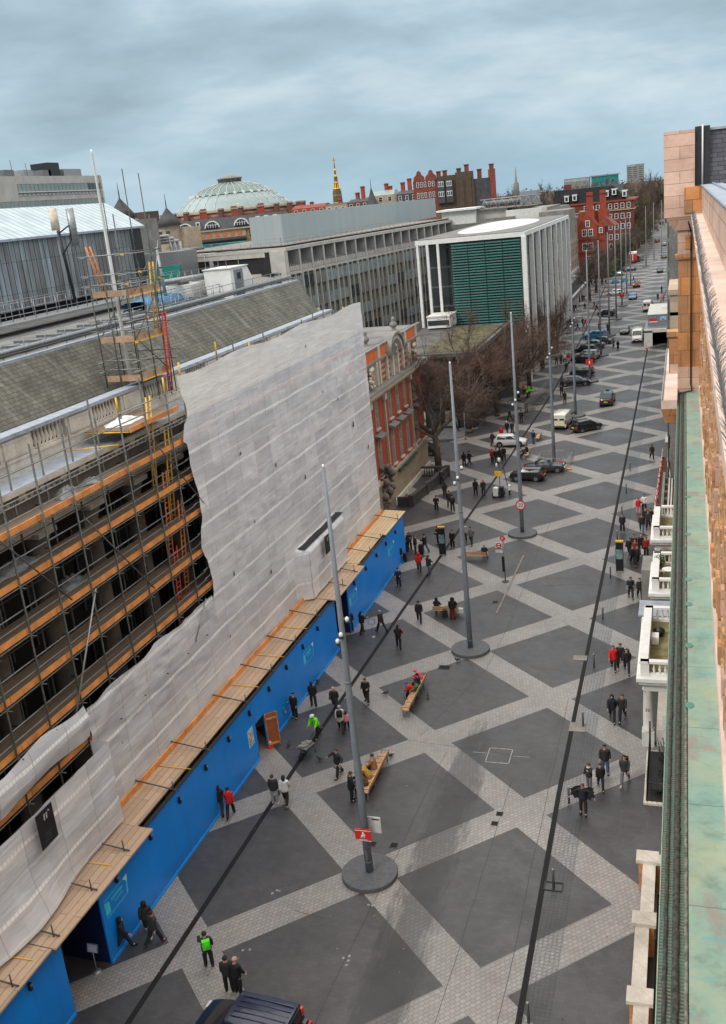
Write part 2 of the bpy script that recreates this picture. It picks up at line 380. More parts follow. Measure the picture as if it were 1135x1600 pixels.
MB().box(-21.15,YA,21.85,-20.35,YB,22.02,m_lead).build('coping', mus)
MB().box(-22.3,YA,20.0,-21.1,YB,20.9,m_dark).build('gutter', mus)
sr = MB(); sr.poly([(-21.75,YA,21.75),(-24.35,YA,24.35),(-24.35,YB+3,24.35),(-21.75,YB+.6,21.75)][::-1], m_slate)
sr.box(-22.3,YA,20.9,-21.8,YB,21.75,m_portd); sr.poly([(-21.75,YB+.6,21.75),(-24.35,YB+3,24.35),(-24.35,YB+3,20),(-21.75,YB+.6,20)], m_slate); sr.build('slate_roof', mus)
rc = MB(); rc.box(-24.6,YA,24.3,-24.3,YB+3,24.45,m_lead); rc.box(-24.95,YA,24.1,-24.6,YB+3,24.3,m_black)
rc.tube((-24.75,YA,24.62),(-24.75,YB+3,24.62),.05,m_black); rc.tube((-25.1,YA,24.75),(-25.1,YB+3,24.75),.13,m_galv)
rc.build('ridge_gutter', mus)
fr_ = MB(); fr_.box(-62,YA,20,-24.95,YB+3,24.15,m_roofgrey); fr_.build('flat_roof', mus)
# railings on the flat roof
def railing(b, pts, h, m, posts=2.0, rails=(1.0,.5), r=.025, n=4):
    for a_, c_ in zip(pts, pts[1:]):
        a_ = Vector(a_); c_ = Vector(c_); d = (c_-a_).length; k = max(1, int(d/posts))
        for i in range(k+1):
            p = a_.lerp(c_, i/k); b.tube(p, p+Vector((0,0,h)), r, m, n=n)
        for f in rails: b.tube(a_+Vector((0,0,h*f)), c_+Vector((0,0,h*f)), r, m, n=n)
    return b
rl = MB(); railing(rl, [(-34.5,12,25.0),(-34,24,25.0),(-33,42,24.9)], 1.2, m_galv, 1.2, (1,.66,.33), .03)
railing(rl, [(-36.5,12,25.0),(-36,24,25.0),(-36,40,24.9)], 1.2, m_galv, 1.4, (1,.5), .03)
rl.box(-36.6,10,24.8,-34.2,42,24.92,m_galv)
rl.build('walkway_railing', mus)
rl = MB()
for k in range(4): railing(rl, [(-27-k*1.7,19+2*k,24.15),(-27-k*1.7,34+k,24.15)], 1.15, m_galv, 1.1, (1,.5), .03)
rl.build('roof_railing', mus)
bx = thing('roof_stair_enclosure', 'white roof access box with sloping side and grey door above the slate roof', 'roof hut', (-26.5,31,24.15))
MB().prism([(29.4,24.15),(34.6,24.15),(32.6,26.4),(29.4,26.4)], 'x', -28.2, -25.9, m_white).build('housing', bx)
MB().box(-25.9,30.0,24.3,-25.85,31.6,26.25,m_galv).box(-25.86,30.5,25.5,-25.82,31.1,26.0,m_black).build('door', bx)
MB().box(-28.3,29.3,26.4,-25.8,32.7,26.48,m_offwhite).build('roof', bx)
b = MB(); railing(b, [(-26.2,29.5,26.5),(-26.2,31.8,26.5)], 1.1, m_galv, 2.3, (1,)); railing(b, [(-28,29.5,26.5),(-28,31.8,26.5)], 1.1, m_galv, 2.3, (1,)); b.tube((-26.2,29.5,27.6),(-28,29.5,27.6),.03,m_galv); b.tube((-26.2,31.8,27.6),(-28,31.8,27.6),.03,m_galv)
b.build('guard_frame', bx)
b = MB(); b.box(-31.5,28.5,24.15,-29,31,25.5,m_offwhite); b.box(-31,31,24.15,-29.4,33,25.1,m_offwhite); b.tube((-30.6,27,25.9),(-28.8,32.5,25.9),.22,m_galv,n=10); b.box(-31.2,28.7,25.5,-30,30.2,25.9,m_greyc)
b.build('ventilation_plant', label='pale grey ventilation units with fat pipe left of the white stair box', cat='roof plant')
m_tarp = mat('blue_tarpaulin', (.015,.17,.36), .5, .3, 1.2)
b = MB(); b.grid(lambda u,v: (-31.8+2.2*u+.05*noise.noise((u*6,v*6,1)), 22.5+8*v, 24.2+.75*(1-abs(2*u-1)**6)+.22*noise.noise((u*4,v*9,3))), 8, 16, m_tarp)
b.build('tarpaulin', label='blue tarpaulin over materials behind the roof railings', cat='tarpaulin')
b = MB(); b.tube((-30.2,26.5,24.1),(-30.4,26.5,28.6),.14,m_galv,.1,n=8); b.build('vent_stack', label='pale grey vent pole on the flat roof right of the green mesh screen', cat='pole')
b = MB(); b.box(-84,108,10,-71.6,114,25.8,m_galv); b.box(-82,107.6,19,-71.9,108,23.6,mat('green_mesh', (.02,.30,.24), .7, .2, .6)); 
b.build('plant_screen', label='grey roof screen with green mesh below it between zinc shed and dark loggia', cat='screen')
# zinc clad lantern building behind
t = NT('zinc_cladding'); v = t.wallvec(); br = t.brick(v, .62, 60, .05, (.34,.38,.40), (.20,.195,.19), (.04,.043,.05), offset=0)
n_ = t.noise(1, 5, stretch=(1,2,.3)); x = t.mix(.8, br.outputs[0], t.ramp(n_, [(.3, (.55,.5,.48)), (.5, (.95,1,1.05)), (.72, (1.5,1.6,1.7))]), 'MULTIPLY')
sm_ = t.brick(v, .62, 2.3, .03, (1,1,1), (.75,.7,.68), (.4,.4,.4), offset=.37)
t.col(t.mix(.8, x, sm_.outputs[0], 'MULTIPLY')); t.b.inputs['Roughness'].default_value = .5; t.b.inputs['Metallic'].default_value = .3; m_zinc = t.m
t = NT('zinc_roof'); x_ = t.n('ShaderNodeSeparateXYZ'); t.l(t.tc.outputs['Object'], x_.inputs[0]); q = t.math('LESS_THAN', t.math('PINGPONG', x_.outputs[1], .45), .05)
t.col(t.mix(q, t.ramp(t.noise(.6, 4), [(.3, (.36,.44,.48)), (.7, (.52,.60,.63))]), (.12,.15,.17))); t.b.inputs['Roughness'].default_value = .45; m_zroof = t.m
z = thing('zinc_shed', 'grey zinc clad rooftop building with pale ribbed sloping roof', 'building', (-42,10,24))
MB().box(-60,-30,24.15,-41.0,41,25.2,m_dark).build('recess', z)
MB().box(-60,-30,25.1,-40,39.2,30.25,m_zinc).build('wall', z)
MB().box(-60,39.2,24.15,-40.02,41.3,30.2,m_black).build('end_wall', z)
r = MB(); E0 = -39.7; r.poly([(E0,-30,30.3),(E0,41.6,30.3),(-44.5,43.4,32.7),(-44.5,-30,32.7)], m_zroof); r.poly([(-44.5,-30,32.7),(-44.5,43.4,32.7),(-60,43.4,32.7),(-60,-30,32.7)], m_zroof)
r.poly([(E0,-30,30.3),(E0,41.6,30.3),(E0,41.6,30.12),(E0,-30,30.12)][::-1], m_lead); r.poly([(E0,41.6,30.3),(E0,41.6,30.12),(-60,41.6,30.12),(-60,43.4,32.7),(-44.5,43.4,32.7)][::-1], m_zroof); r.build('roof', z)
an = thing('phone_mast', 'pair of pale panel antennas on a black pole against the zinc wall', 'antenna', (-34.00,19.84,25.60))
b = MB(); b.tube((-34.00,20.00,25.58), (-34.00,19.48,30.53), .12, m_black); b.path([(-34.00,19.49,30.31), (-33.00,19.41,30.79), (-33.00,19.40,29.80), (-34.00,19.55,28.86)], .05, m_black); b.build('pole', an)
p0 = Vector((-33.80,19.13,32.00)); p1 = Vector((-33.80,18.96,30.54)); b = MB(); b.tube(p1, (p1.x,p1.y,p0.z), .3, mat('cream_panel', (.62,.56,.44), .6), n=8); b.build('antenna_panel', an)
p1 = Vector((-33.80,21.03,29.36)); p0 = Vector((-33.80,20.91,31.94)); b = MB(); b.tube(p1, (p1.x,p1.y,p0.z), .28, m_galv, n=8); b.build('antenna_panel', an)
# ------------------------------------------------------------------ scaffold on the street front
scf = thing('scaffold', 'tube scaffold with orange edged timber decks in front of the stone museum', 'scaffold', (-17.6,-10,0))
XO, XI = -17.6, -19.0
levels = [19.0, 16.95, 14.85, 12.65, 10.5, 8.4, 6.4]
for z_ in levels:
    b = MB(); b.box(XI,YA,z_-.05,XO,35.0,z_,m_deck)
    b.build('deck', scf)
    b = MB(); y = YA
    while y < 35: 
        b.box(XO-.03,y+.01,z_-.05,XO+.02,min(35,y+3.88),z_+.23,m_toe); y += 3.9
    b.build('toe_board', scf)
b = MB(); b.box(-20.3,-1.6,20.75,-17.75,3.4,20.8,m_deck); b.box(-17.75,-1.6,20.7,-17.7,3.4,20.95,m_toe); b.build('deck', scf)
b = MB(); b.tube((-20.3,-3.4,20.3),(-18.0,-2.4,20.3),.035,m_yellow); b.tube((-20.2,-1.6,20.72),(-17.8,-1.6,20.72),.035,m_yellow); b.build('tie_tube', scf)
ys = [-44.2+2.3*k for k in range(35)]
random.seed(3)
for y in ys:
    top = 21.6+random.random()*1.6 if y < 3 else 22.6+random.random()*.9
    b = MB(); xq = XO+.12 if y < 3.4 else XO-.12; b.tube((xq,y,.2),(xq,y+.05,top),.045,m_pole,n=6); 
    if random.random() < .3: b.tube((xq,y+.05,top-.8),(xq,y+.05,top),.05,m_yellow)
    b.build('standard', scf)
    if y < 4:
        b = MB(); b.tube((XI-.1,y+.4,.2),(XI-.1,y+.45,20.8+random.random()*1.0),.045,m_pole,n=6); b.build('standard', scf)
for z_ in levels[:6]:
    b = MB()
    for dz in (.55, 1.05): b.tube((XO+.06,YA,z_+dz),(XO+.06,3.2,z_+dz),.03,m_galv,n=5); b.tube((XO-.05,3.2,z_+dz),(XO-.05,35,z_+dz),.03,m_galv,n=5)
    b.tube((XO+.1,YA,z_-.1),(XO+.1,35,z_-.1),.035,m_pole,n=5); b.tube((XI,YA,z_-.1),(XI,35,z_-.1),.035,m_pole,n=5); b.tube((XI-.05,YA,z_+1.0),(XI-.05,35,z_+1.0),.03,m_pole,n=5)
    b.build('guard_rail', scf)
    b = MB()
    for y in ys: b.tube((XI-.6,y+.1,z_-.15),(XO+(.35 if y < 2.5 else 0),y+.1,z_-.15),.03,m_pole,n=5)
    b.build('transoms', scf)
b = MB(); b.tube((XO+.2,YA,21.4),(XO+.2,3.2,21.4),.03,m_galv); b.tube((XO+.2,YA,20.3),(XO+.2,3.2,20.3),.03,m_galv); b.tube((XO+.2,-3,21.9),(XO+.2,3.2,21.9),.03,m_galv); b.build('guard_rail', scf)
for k in range(7):
    y = -40+6.6*k
    b = MB(); b.tube((XO+.2,y,levels[k%2]+1.2),(XO+.2,y+4.6,levels[k%2+2]+.2),.035,m_pole); b.build('brace', scf)
b = MB(); b.tube((-17.40,-7.18,14.82), (-17.30,-10.56,10.05), .05, m_galv); b.build('brace', scf)
b = MB(); b.tube((-17.30,2.37,10.26), (-17.30,0.53,8.49), .04, m_galv); b.build('brace', scf)
# clutter left on the decks
m_sheetw = mat('white_dust_sheet', (.62,.62,.62), .8, .2, 3); m_plastic = mat('grey_plastic_bag', (.14,.145,.145), .35, .4, 4)
def heap(name, label, cat, c, r, m, seed, h=.5):
    h *= .5; b = MB(); sd_ = seed*7.3
    def P(u, v):
        a = 2*PI*u; q = v; k = 1+.45*noise.noise((math.cos(a)*2+sd_, math.sin(a)*2, q*2)); zz = h*math.cos(q*PI/2)*(1+.5*noise.noise((q*5*math.cos(a)+sd_, q*5*math.sin(a), 3)))
        return (c[0]+r[0]*q*k*math.cos(a), c[1]+r[1]*q*k*math.sin(a), c[2]+max(.01, zz))
    b.grid(P, 22, 8, m); b.build(name, label=label, cat=cat, loc=c)
heap('dust_sheet', 'crumpled white dust sheet on the topmost short deck beside the balustrade', 'sheet', (-19.2,.3,20.81), (.7,1.3), m_sheetw, 1, .55)
heap('rubble_bag', 'round grey plastic bundle on the highest long deck', 'bag', (-18.5,-6.4,19.01), (.5,.75), m_plastic, 2, .8)
heap('rubble_bag', 'flat grey plastic bundle right of the round one on the highest long deck', 'bag', (-18.6,-4.3,19.01), (.45,.9), m_plastic, 3, .4)
heap('rubble_bag', 'large slumped plastic bundle on the second deck near the left edge', 'bag', (-18.9,-10.3,16.96), (.6,1.5), m_plastic, 4, .9)
heap('rubble_bag', 'plastic bundle on the third deck below the round bundle', 'bag', (-18.9,-6.9,14.86), (.6,1.0), m_plastic, 5, .8)
# ladders
def ladder(p0, p1, label, m, wy=.4, group='ladders on the scaffold'):
    p0 = Vector(p0); p1 = Vector(p1); o = Vector((0,wy/2,0)); b = MB(); b.tube(p0-o, p1-o, .045, m); b.tube(p0+o, p1+o, .045, m); k = int((p1-p0).length/.28)
    for i in range(1,k): q = p0.lerp(p1, i/k); b.tube(q-o, q+o, .025, m_galv, n=5)
    b.build('ladder', label=label, cat='ladder', group=group, loc=tuple(p0))
ladder((-18.4,.9,17.0),(-18.2,1.3,21.9), 'yellow ladder rising to the short top deck beside the sheeting', m_yellow)
ladder((-18.4,2.2,14.9),(-18.2,2.6,19.9), 'yellow ladder from the third deck up past the first deck', m_yellow)
ladder((-18.4,1.3,12.7),(-18.2,1.7,17.8), 'orange red ladder from the fourth deck past the second deck', m_orange)
ladder((-18.4,2.4,10.6),(-18.2,2.8,15.9), 'orange ladder from the lowest visible deck past the third', m_orange)
ladder((-18.4,1.2,8.5),(-18.2,1.5,13.6), 'red ladder standing lowest beside the torn sheeting edge', m_red)
# ------------------------------------------------------------------ translucent sheeting
def sheetmat(name, c, alpha):
    t = NT(name); x = t.n('ShaderNodeSeparateXYZ'); gp = t.n('ShaderNodeNewGeometry'); t.l(gp.outputs['Position'], x.inputs[0]); Yv, Zv = x.outputs[1], x.outputs[2]
    wob = t.math('MULTIPLY', t.math('SUBTRACT', t.noise(.35, 3), .5), .22)
    zz = t.math('ADD', Zv, wob)
    seam = t.math('LESS_THAN', t.math('PINGPONG', t.math('ADD', zz, 100.35), .53), .045)
    ey = t.math('LESS_THAN', t.math('PINGPONG', Yv, .11), .035)
    wide = t.math('LESS_THAN', t.math('PINGPONG', t.math('ADD', zz, 100.35), 1.06), .085)
    vs = t.math('LESS_THAN', t.math('PINGPONG', t.math('ADD', Yv, t.math('MULTIPLY', wob, .8)), 1.15), .02)
    pan = t.n('ShaderNodeTexBrick'); pan.offset = .5; cv = t.n('ShaderNodeCombineXYZ'); t.l(Yv, cv.inputs[0]); t.l(zz, cv.inputs[1]); t.l(cv.outputs[0], pan.inputs['Vector'])
    pan.inputs['Scale'].default_value = 1; pan.inputs['Brick Width'].default_value = 2.3; pan.inputs['Row Height'].default_value = 2.12; pan.inputs['Mortar Size'].default_value = 0
    pan.inputs['Color1'].default_value = (.82,.82,.83,1); pan.inputs['Color2'].default_value = (1.06,1.06,1.06,1)
    cc = t.mix(1, c, pan.outputs[0], 'MULTIPLY')
    cc = t.mix(.5, cc, t.ramp(t.noise(.4, 3), [(.3, (.78,.78,.79)), (.7, (1.08,1.08,1.08))]), 'MULTIPLY')
    cc = t.mix(t.math('MULTIPLY', wide, .95), cc, (.93,.93,.93)); cc = t.mix(t.math('MULTIPLY', seam, .7), cc, (.90,.90,.90))
    cc = t.mix(t.math('MULTIPLY', t.math('MULTIPLY', wide, ey), .25), cc, (.3,.3,.3))
    cc = t.mix(t.math('MULTIPLY', vs, .45), cc, (.2,.2,.2))
    topz = t.math('GREATER_THAN', Zv, 20.25); cc = t.mix(t.math('MULTIPLY', topz, .7), cc, (.84,.82,.78))
    t.col(cc); t.b.inputs['Roughness'].default_value = .42
    a = t.math('MAXIMUM', t.math('MULTIPLY', t.math('MAXIMUM', wide, topz), .97), t.math('ADD', alpha, t.math('MULTIPLY', t.noise(1.3, 3), .12)))
    t.l(a, t.b.inputs['Alpha']); fm = t.n('ShaderNodeMapping'); fm.inputs['Rotation'].default_value = (.7,0,0); fm.inputs['Scale'].default_value = (1,.35,2.6); t.l(gp.outputs['Position'], fm.inputs[0]); f1_ = t.noise(.9, 4, vec=fm.outputs[0], rough=.5); fm2 = t.n('ShaderNodeMapping'); fm2.inputs['Rotation'].default_value = (-.9,0,0); fm2.inputs['Scale'].default_value = (1,.4,2.2); t.l(gp.outputs['Position'], fm2.inputs[0]); f2_ = t.noise(.7, 4, vec=fm2.outputs[0], rough=.5)
    t.bump(t.math('ADD', t.math('ABSOLUTE', t.math('SUBTRACT', f1_, .5)), t.math('ABSOLUTE', t.math('SUBTRACT', f2_, .5))), .35, .16); return t.m
m_sheet = sheetmat('scaffold_sheeting', (.80,.81,.85), .74)
m_seam = mat('sheeting_seam', (.62,.62,.6), .6, .15, 2)
scale_ = 1.0
def wrink(y, z, s=0):
    f = .04*noise.noise((y*.35+s, z*.5, s)) + .035*noise.noise((y*.9, z*1.3+s, 5)) + .018*noise.noise((y*2.6, z*2.6, 9+s))
    f += .006*math.sin((z+100.35)*2*PI/2.12)        # belly out between the fixing lines
    d = abs((z-15.5)-(y-22)*.25); f += .045*math.exp(-d*d*.15)*noise.noise((y*1.2+z*2.2, y-z, 2))*1.6
    return f
sh = thing('scaffold_sheeting', 'large translucent white plastic sheeting covering the right part of the scaffold', 'sheeting', (-17.4,19,4))
b = MB()
def edge_l(z): return 3.35 + .25*math.sin(z*1.3)+.3*noise.noise((z*.8,0,0)) - (.35 if 19<z<20 else 0)
def up(u, v):
    z = 9.6 + v*(22.55-9.6); y0 = edge_l(z); y = y0+u*(35.3-y0); return (-17.4+wrink(y,z), y, z - .12*math.sin(u*PI*6)*v*v)
b.grid(up, 120, 60, m_sheet); b.build('upper_sheet', sh)
b = MB()
def topz(y):
    base = 10.15+.25*noise.noise((y*.5,3,1)); return base if y < 3.4 else 9.6
def lo(u, v):
    y = -9.7+u*(35.3+9.7); zt = topz(y); zb = 4.45 + .12*noise.noise((y*.6,1,1)); z = zb+v*(zt-zb)
    x = -17.4+wrink(y,z)
    if y < 3.4: x += .14*math.exp(-((z-zt+.5)**2)*.8)*(1-max(0,y+1)/4.4 if y>-1 else 1)*.8 + .10*noise.noise((y*.7+z*1.5,z*2,4))*math.exp(-(zt-z)*.5)+.05*noise.noise((y*1.8+z*3.5,z*1.2,8))*math.exp(-(zt-z)*.3)
    # gantry box that stands forward
    k = max(0, min(1, (y-15.6)/.5))*max(0, min(1, (24.2-y)/.5))*max(0, min(1, (8.1-z)/.12)); x += .85*k
    return (x, y, z)
b.grid(lo, 150, 36, m_sheet); b.build('lower_sheet', sh)
b = MB()
def nb(u, v):
    y = -45+u*35.3; z = 4.45+v*(8.55-4.45); sag = 0
    if y < -13 and v < .55: z -= 0; 
    x = -16.5+wrink(y,z,3)+ (.5*math.exp(-((y+16.5)/2.2)**2)*max(0,1-v*2.2)); return (x, y, z)
b.grid(nb, 90, 16, m_sheet); b.build('gantry_sheet', sh)
b = MB(); b.grid(lambda u,v: (-17.4+u*.9+.05*noise.noise((u*3,v*3,1)), -9.75+.1*noise.noise((v*3,0,0)), 4.45+v*4.1), 8, 12, m_sheet); b.build('gantry_return', sh)
b = MB()
def dr(u, v):
    y = -45+u*35.2; z = 8.9+v*(1.5); x = -17.3 + .15*math.sin(v*PI)+ .10*noise.noise((y*.5, v*2, 1))+.06*noise.noise((y*1.6+v*3, v*4, 6)); return (x-.2*(1-u), y, z+.25*noise.noise((y*.35,1,2)))
b.grid(dr, 70, 8, m_sheet); b.build('drooping_sheet', sh)
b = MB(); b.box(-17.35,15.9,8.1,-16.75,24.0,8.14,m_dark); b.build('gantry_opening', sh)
m_hole = m_dark
b = MB()
for (y, z, s) in ((30.2,13.5,.45),(9.3,16.7,.22),(14.2,14.6,.25),(9.9,12.2,.2),(18.9,12.4,.3),(33.4,10.8,.35),(6.2,10.2,.25),(11.3,8.3,.25),(24.2,17.4,.2),(21.9,21.1,.2),(27.2,16.2,.25),(4.6,6.9,.18)):
    x = -17.4+wrink(y,z)+.06; b.poly([(x,y-s*.4,z-s*.5),(x,y+s*.35,z-s*.45),(x+.01,y+s*.3,z+s*.3),(x,y,z+s*.75),(x,y-s*.15,z)], m_hole)
b.build('tears', sh)
# black hanging banners
m_ban = mat('black_banner', (.008,.008,.009), .5, .1, 2); m_ink = mat('banner_lettering', (.45,.45,.45), .6, .05)
for (y0, y1, z0, z1, lb) in ((-15.5,-14.45,7.1,8.65,'black hanging banner with small white emblem on the near gantry sheeting'),(18.25,19.3,6.85,8.15,'black hanging banner on the far gantry sheeting beside a street mast')):
    t_ = thing('banner', lb, 'banner', (-16.2,(y0+y1)/2,z0), group='black banners on the sheeting'); xx = -16.18
    MB().box(xx-.03,y0,z0,xx,y1,z1,m_ban).build('panel', t_)
    b = MB(); cy = (y0+y1)/2; 
    for q in (-.1,.05): b.poly([(xx+.006,cy+q,z1-.45),(xx+.006,cy+q+.07,z1-.45),(xx+.006,cy+q+.1,z1-.18),(xx+.006,cy+q+.02,z1-.18)], m_ink)
    b.poly([(xx+.006,cy+.2,z1-.2),(xx+.006,cy+.32,z1-.24),(xx+.006,cy+.3,z1-.17),(xx+.006,cy+.22,z1-.12)], m_ink); b.build('emblem', t_)
    b = MB()
    for k in range(4): b.box(xx,cy-.25,z0+.2+.11*k,xx+.006,cy+.1+.06*k,z0+.22+.11*k,mat('faint_ink', (.07,.07,.09), .6))
    b.build('small_print', t_)
# ------------------------------------------------------------------ canopy above the hoarding
cn = thing('protective_canopy', 'plywood canopy fan running along the top of the blue hoarding', 'canopy', (-16.3,0,4.1))
def fan(y0, y1, xo, name='board', m=m_ply):
    b = MB(); b.hexa([(-17.3,y0,4.22),(xo,y0,4.1),(xo,y1,4.1),(-17.3,y1,4.22),(-17.3,y0,4.3),(xo,y0,4.18),(xo,y1,4.18),(-17.3,y1,4.3)], m); b.build(name, cn)
fan(-45,-17.4,-15.15); fan(-17.35,-9.75,-15.0); fan(-9.7,2,-15.85); fan(2.03,16.4,-15.8); fan(16.45,23.0,-15.1, m=m_ply); fan(23.05,30,-15.75,m=woodmat('pale_plywood', (.70,.52,.32), (.60,.44,.27), w=.3)); fan(30.03,36.2,-15.4,m=MATS['pale_plywood'])
b = MB(); y = -45
while y < 35: b.box(-17.3,y,4.3,-17.22,min(y+3.85,35.3),4.62,m_toe); y += 3.9
b.build('kick_board', cn)
for y in [-19.5,-16.9,-14.2,-11.6,-7,-3.4,1.6,5.4,9.4,13.4,18.8,21.5,25.5,28.5,33.6]:
    b = MB(); b.tube((-17.5,y,4.7),(-15.2,y+.15,4.24),.035,m_pole); b.tube((-15.45,y+.1,4.2),(-15.45,y+.1,4.75),.03,m_pole); b.build('tie_tube', cn)
b = MB()
for y in [-18.2,-12.6,-5.1,3.5,7.4,11.5,23.2]: b.tube((-17.3,y,4.32),(-15.5,y+.1,4.23),.025,m_yellow,n=5)
b.build('lashing', cn)
# ------------------------------------------------------------------ blue hoarding
m_blue = mat('blue_hoarding', (.002,.17,.66), .45, .05, .35)
m_bluekick = mat('blue_kerb_paint', (.01,.28,.78), .4, .05)
m_cyan = mat('cyan_print', (.06,.60,.85), .5, .05)
t = NT('blue_hoarding_boards'); xs_ = t.n('ShaderNodeSeparateXYZ'); t.l(t.tc.outputs['Object'], xs_.inputs[0]); jt = t.math('LESS_THAN', t.math('PINGPONG', xs_.outputs[1], .61), .012)
cb_ = t.mix(.5, (.001,.235,.80), t.ramp(t.noise(.35, 5), [(.3, (.75,.75,.75)), (.7, (1.15,1.15,1.15))]), 'MULTIPLY'); cb_ = t.mix(t.math('MULTIPLY', jt, .45), cb_, (.001,.10,.3))
dz = t.n('ShaderNodeMapRange'); dz.inputs[1].default_value = .9; dz.inputs[2].default_value = .1; t.l(xs_.outputs[2], dz.inputs[0])
cb_ = t.mix(t.math('MULTIPLY', dz.outputs[0], t.math('MULTIPLY', t.noise(2.5, 6, stretch=(1,1,.5)), .45)), cb_, (.03,.05,.08)); t.col(cb_); t.b.inputs['Roughness'].default_value = .42; m_blue = t.m
hd = thing('hoarding', 'long bright blue site hoarding along the pavement below the scaffold', 'hoarding', (-15.6,0,0))
def panel(y0, y1, x=-15.6, z1=4.0, name='panel'):
    b = MB(); b.box(x-.08,y0,0,x,y1,z1,m_blue); b.box(x,y0,0,x+.05,y1,.14,m_bluekick); b.build(name, hd)
panel(-45,-16.4); panel(-13.6,2.7); panel(2.7,3.9,z1=4.0) if 0 else None
MB().box(-15.68,2.7,2.3,-15.6,3.95,4.0,m_blue).build('panel', hd)
panel(3.95,17.2); panel(20.0,35.9)
MB().box(-18.5,35.82,0,-15.6,35.9,4.0,m_blue).build('panel', hd)
MB().box(-15.7,-45,4.0,-15.5,35.9,4.04,m_black).build('top_rail', hd)
m_navy = mat('navy_recess', (.001,.006,.05), .6, .1)
for (y0, y1) in ((-16.4,-13.6),(17.2,20.0)):
    b = MB(); b.box(-18.6,y0,0,-18.5,y1,4,m_dark); b.box(-18.5,y1,0,-15.68,y1+.06,4,m_navy); b.box(-18.5,y0-.06,0,-15.68,y0,4,m_dark); b.build('entrance_recess', hd)
b = MB(); b.box(-17,2.65,0,-15.68,2.7,2.3,m_dark); b.box(-17.1,2.7,0,-17,3.95,2.3,m_dark); b.build('doorway', hd)
dd = MB(); dd.hexa([(-15.55,3.92,.1),(-14.98,4.42,.1),(-15.02,4.48,.1),(-15.58,3.98,.1),(-15.55,3.92,2.25),(-14.98,4.42,2.25),(-15.02,4.48,2.25),(-15.58,3.98,2.25)], mat('site_door_ply', (.35,.10,.035), .6, .12, 2)); dd = dd.build('door', hd, label='open orange plywood site door')
b = MB()
def dstrip(u0, u1, z0, z1):
    a_ = Vector((-15.55,3.9,0)); c_ = Vector((-14.98,4.4,0)); p = a_.lerp(c_, u0); q = a_.lerp(c_, u1); n_ = Vector((.03,-.05,0))
    b.hexa([(p.x,p.y,z0),(q.x,q.y,z0),(q.x+n_.x,q.y+n_.y,z0),(p.x+n_.x,p.y+n_.y,z0),(p.x,p.y,z1),(q.x,q.y,z1),(q.x+n_.x,q.y+n_.y,z1),(p.x+n_.x,p.y+n_.y,z1)], m_toe)
dstrip(0,1,1.85,1.97); dstrip(0,1,.2,.32); dstrip(0,.07,.1,2.25); dstrip(.93,1,.1,2.25); b.build('batten', dd)
ly = [-18.5,-12.3,-9.3,-6.4,-3.5,-.7,2.1,5.0,7.8,10.7,13.5,21.5,24.5,27.4,30.1,33]
for y in ly:
    b = MB(); b.box(-15.6,y-.06,3.2,-15.46,y+.06,3.52,m_black); b.box(-15.52,y-.05,3.4,-15.42,y+.05,3.5,m_galv); b.build('bulkhead_lamp', hd)
for (yc, zc) in ((-12.4,2.55),(11.6,2.4),(21.2,2.35),(31.6,2.35)):
    b = MB(); X_ = -15.6; W_, H_ = .95, .42
    def bar(y0,z0,y1,z1,w_=.035):
        d = Vector((y1-y0, z1-z0)); n_ = Vector((-d.y, d.x)).normalized()*w_; b.poly([(X_+.006,yc+y0-n_.x,zc+z0-n_.y),(X_+.006,yc+y1-n_.x,zc+z1-n_.y),(X_+.006,yc+y1+n_.x,zc+z1+n_.y),(X_+.006,yc+y0+n_.x,zc+z0+n_.y)], m_cyan)
    bar(-W_,H_,W_*.9,H_,.022); bar(-W_,-H_,W_*.75,-H_,.022); bar(W_*.9,H_,W_*.8,-H_,.05); b.poly([(X_+.007,yc+W_*.6,zc+H_),(X_+.007,yc+W_*.98,zc+H_*1.15),(X_+.007,yc+W_*.92,zc+H_*.3)], mat('pale_print', (.55,.75,.78), .5))
    b.poly([(X_+.006,yc-W_,zc-H_*.7),(X_+.006,yc-W_*.62,zc-H_*.8),(X_+.006,yc-W_*.62,zc+H_*.5),(X_+.006,yc-W_,zc+H_*.8)], m_cyan)
    for r_, (a0, a1) in enumerate(((-.42,.5),(-.2,.45))):
        k = a0
        while k < a1: b.box(X_,yc+k,zc+.14-.22*r_-(.06 if r_==0 else .035),X_+.006,yc+k+.07,zc+.14-.22*r_+(.09 if r_==0 else .04),m_cyan); k += .115
    b.build('printed_sign', hd)
b = MB(); b.box(-15.6,1.55,1.35,-15.58,2.3,2.45,m_cyan); b.box(-15.58,1.62,1.42,-15.574,2.23,2.38,m_offwhite)
random.seed(5)
for i in range(3):
    for j in range(5): b.box(-15.574,1.68+.19*i,1.48+.18*j,-15.57,1.8+.19*i,1.58+.18*j,random.choice([m_red,mat('notice_blue', (.03,.1,.4), .5),m_black,m_yellow]))
b.build('safety_notice', hd)

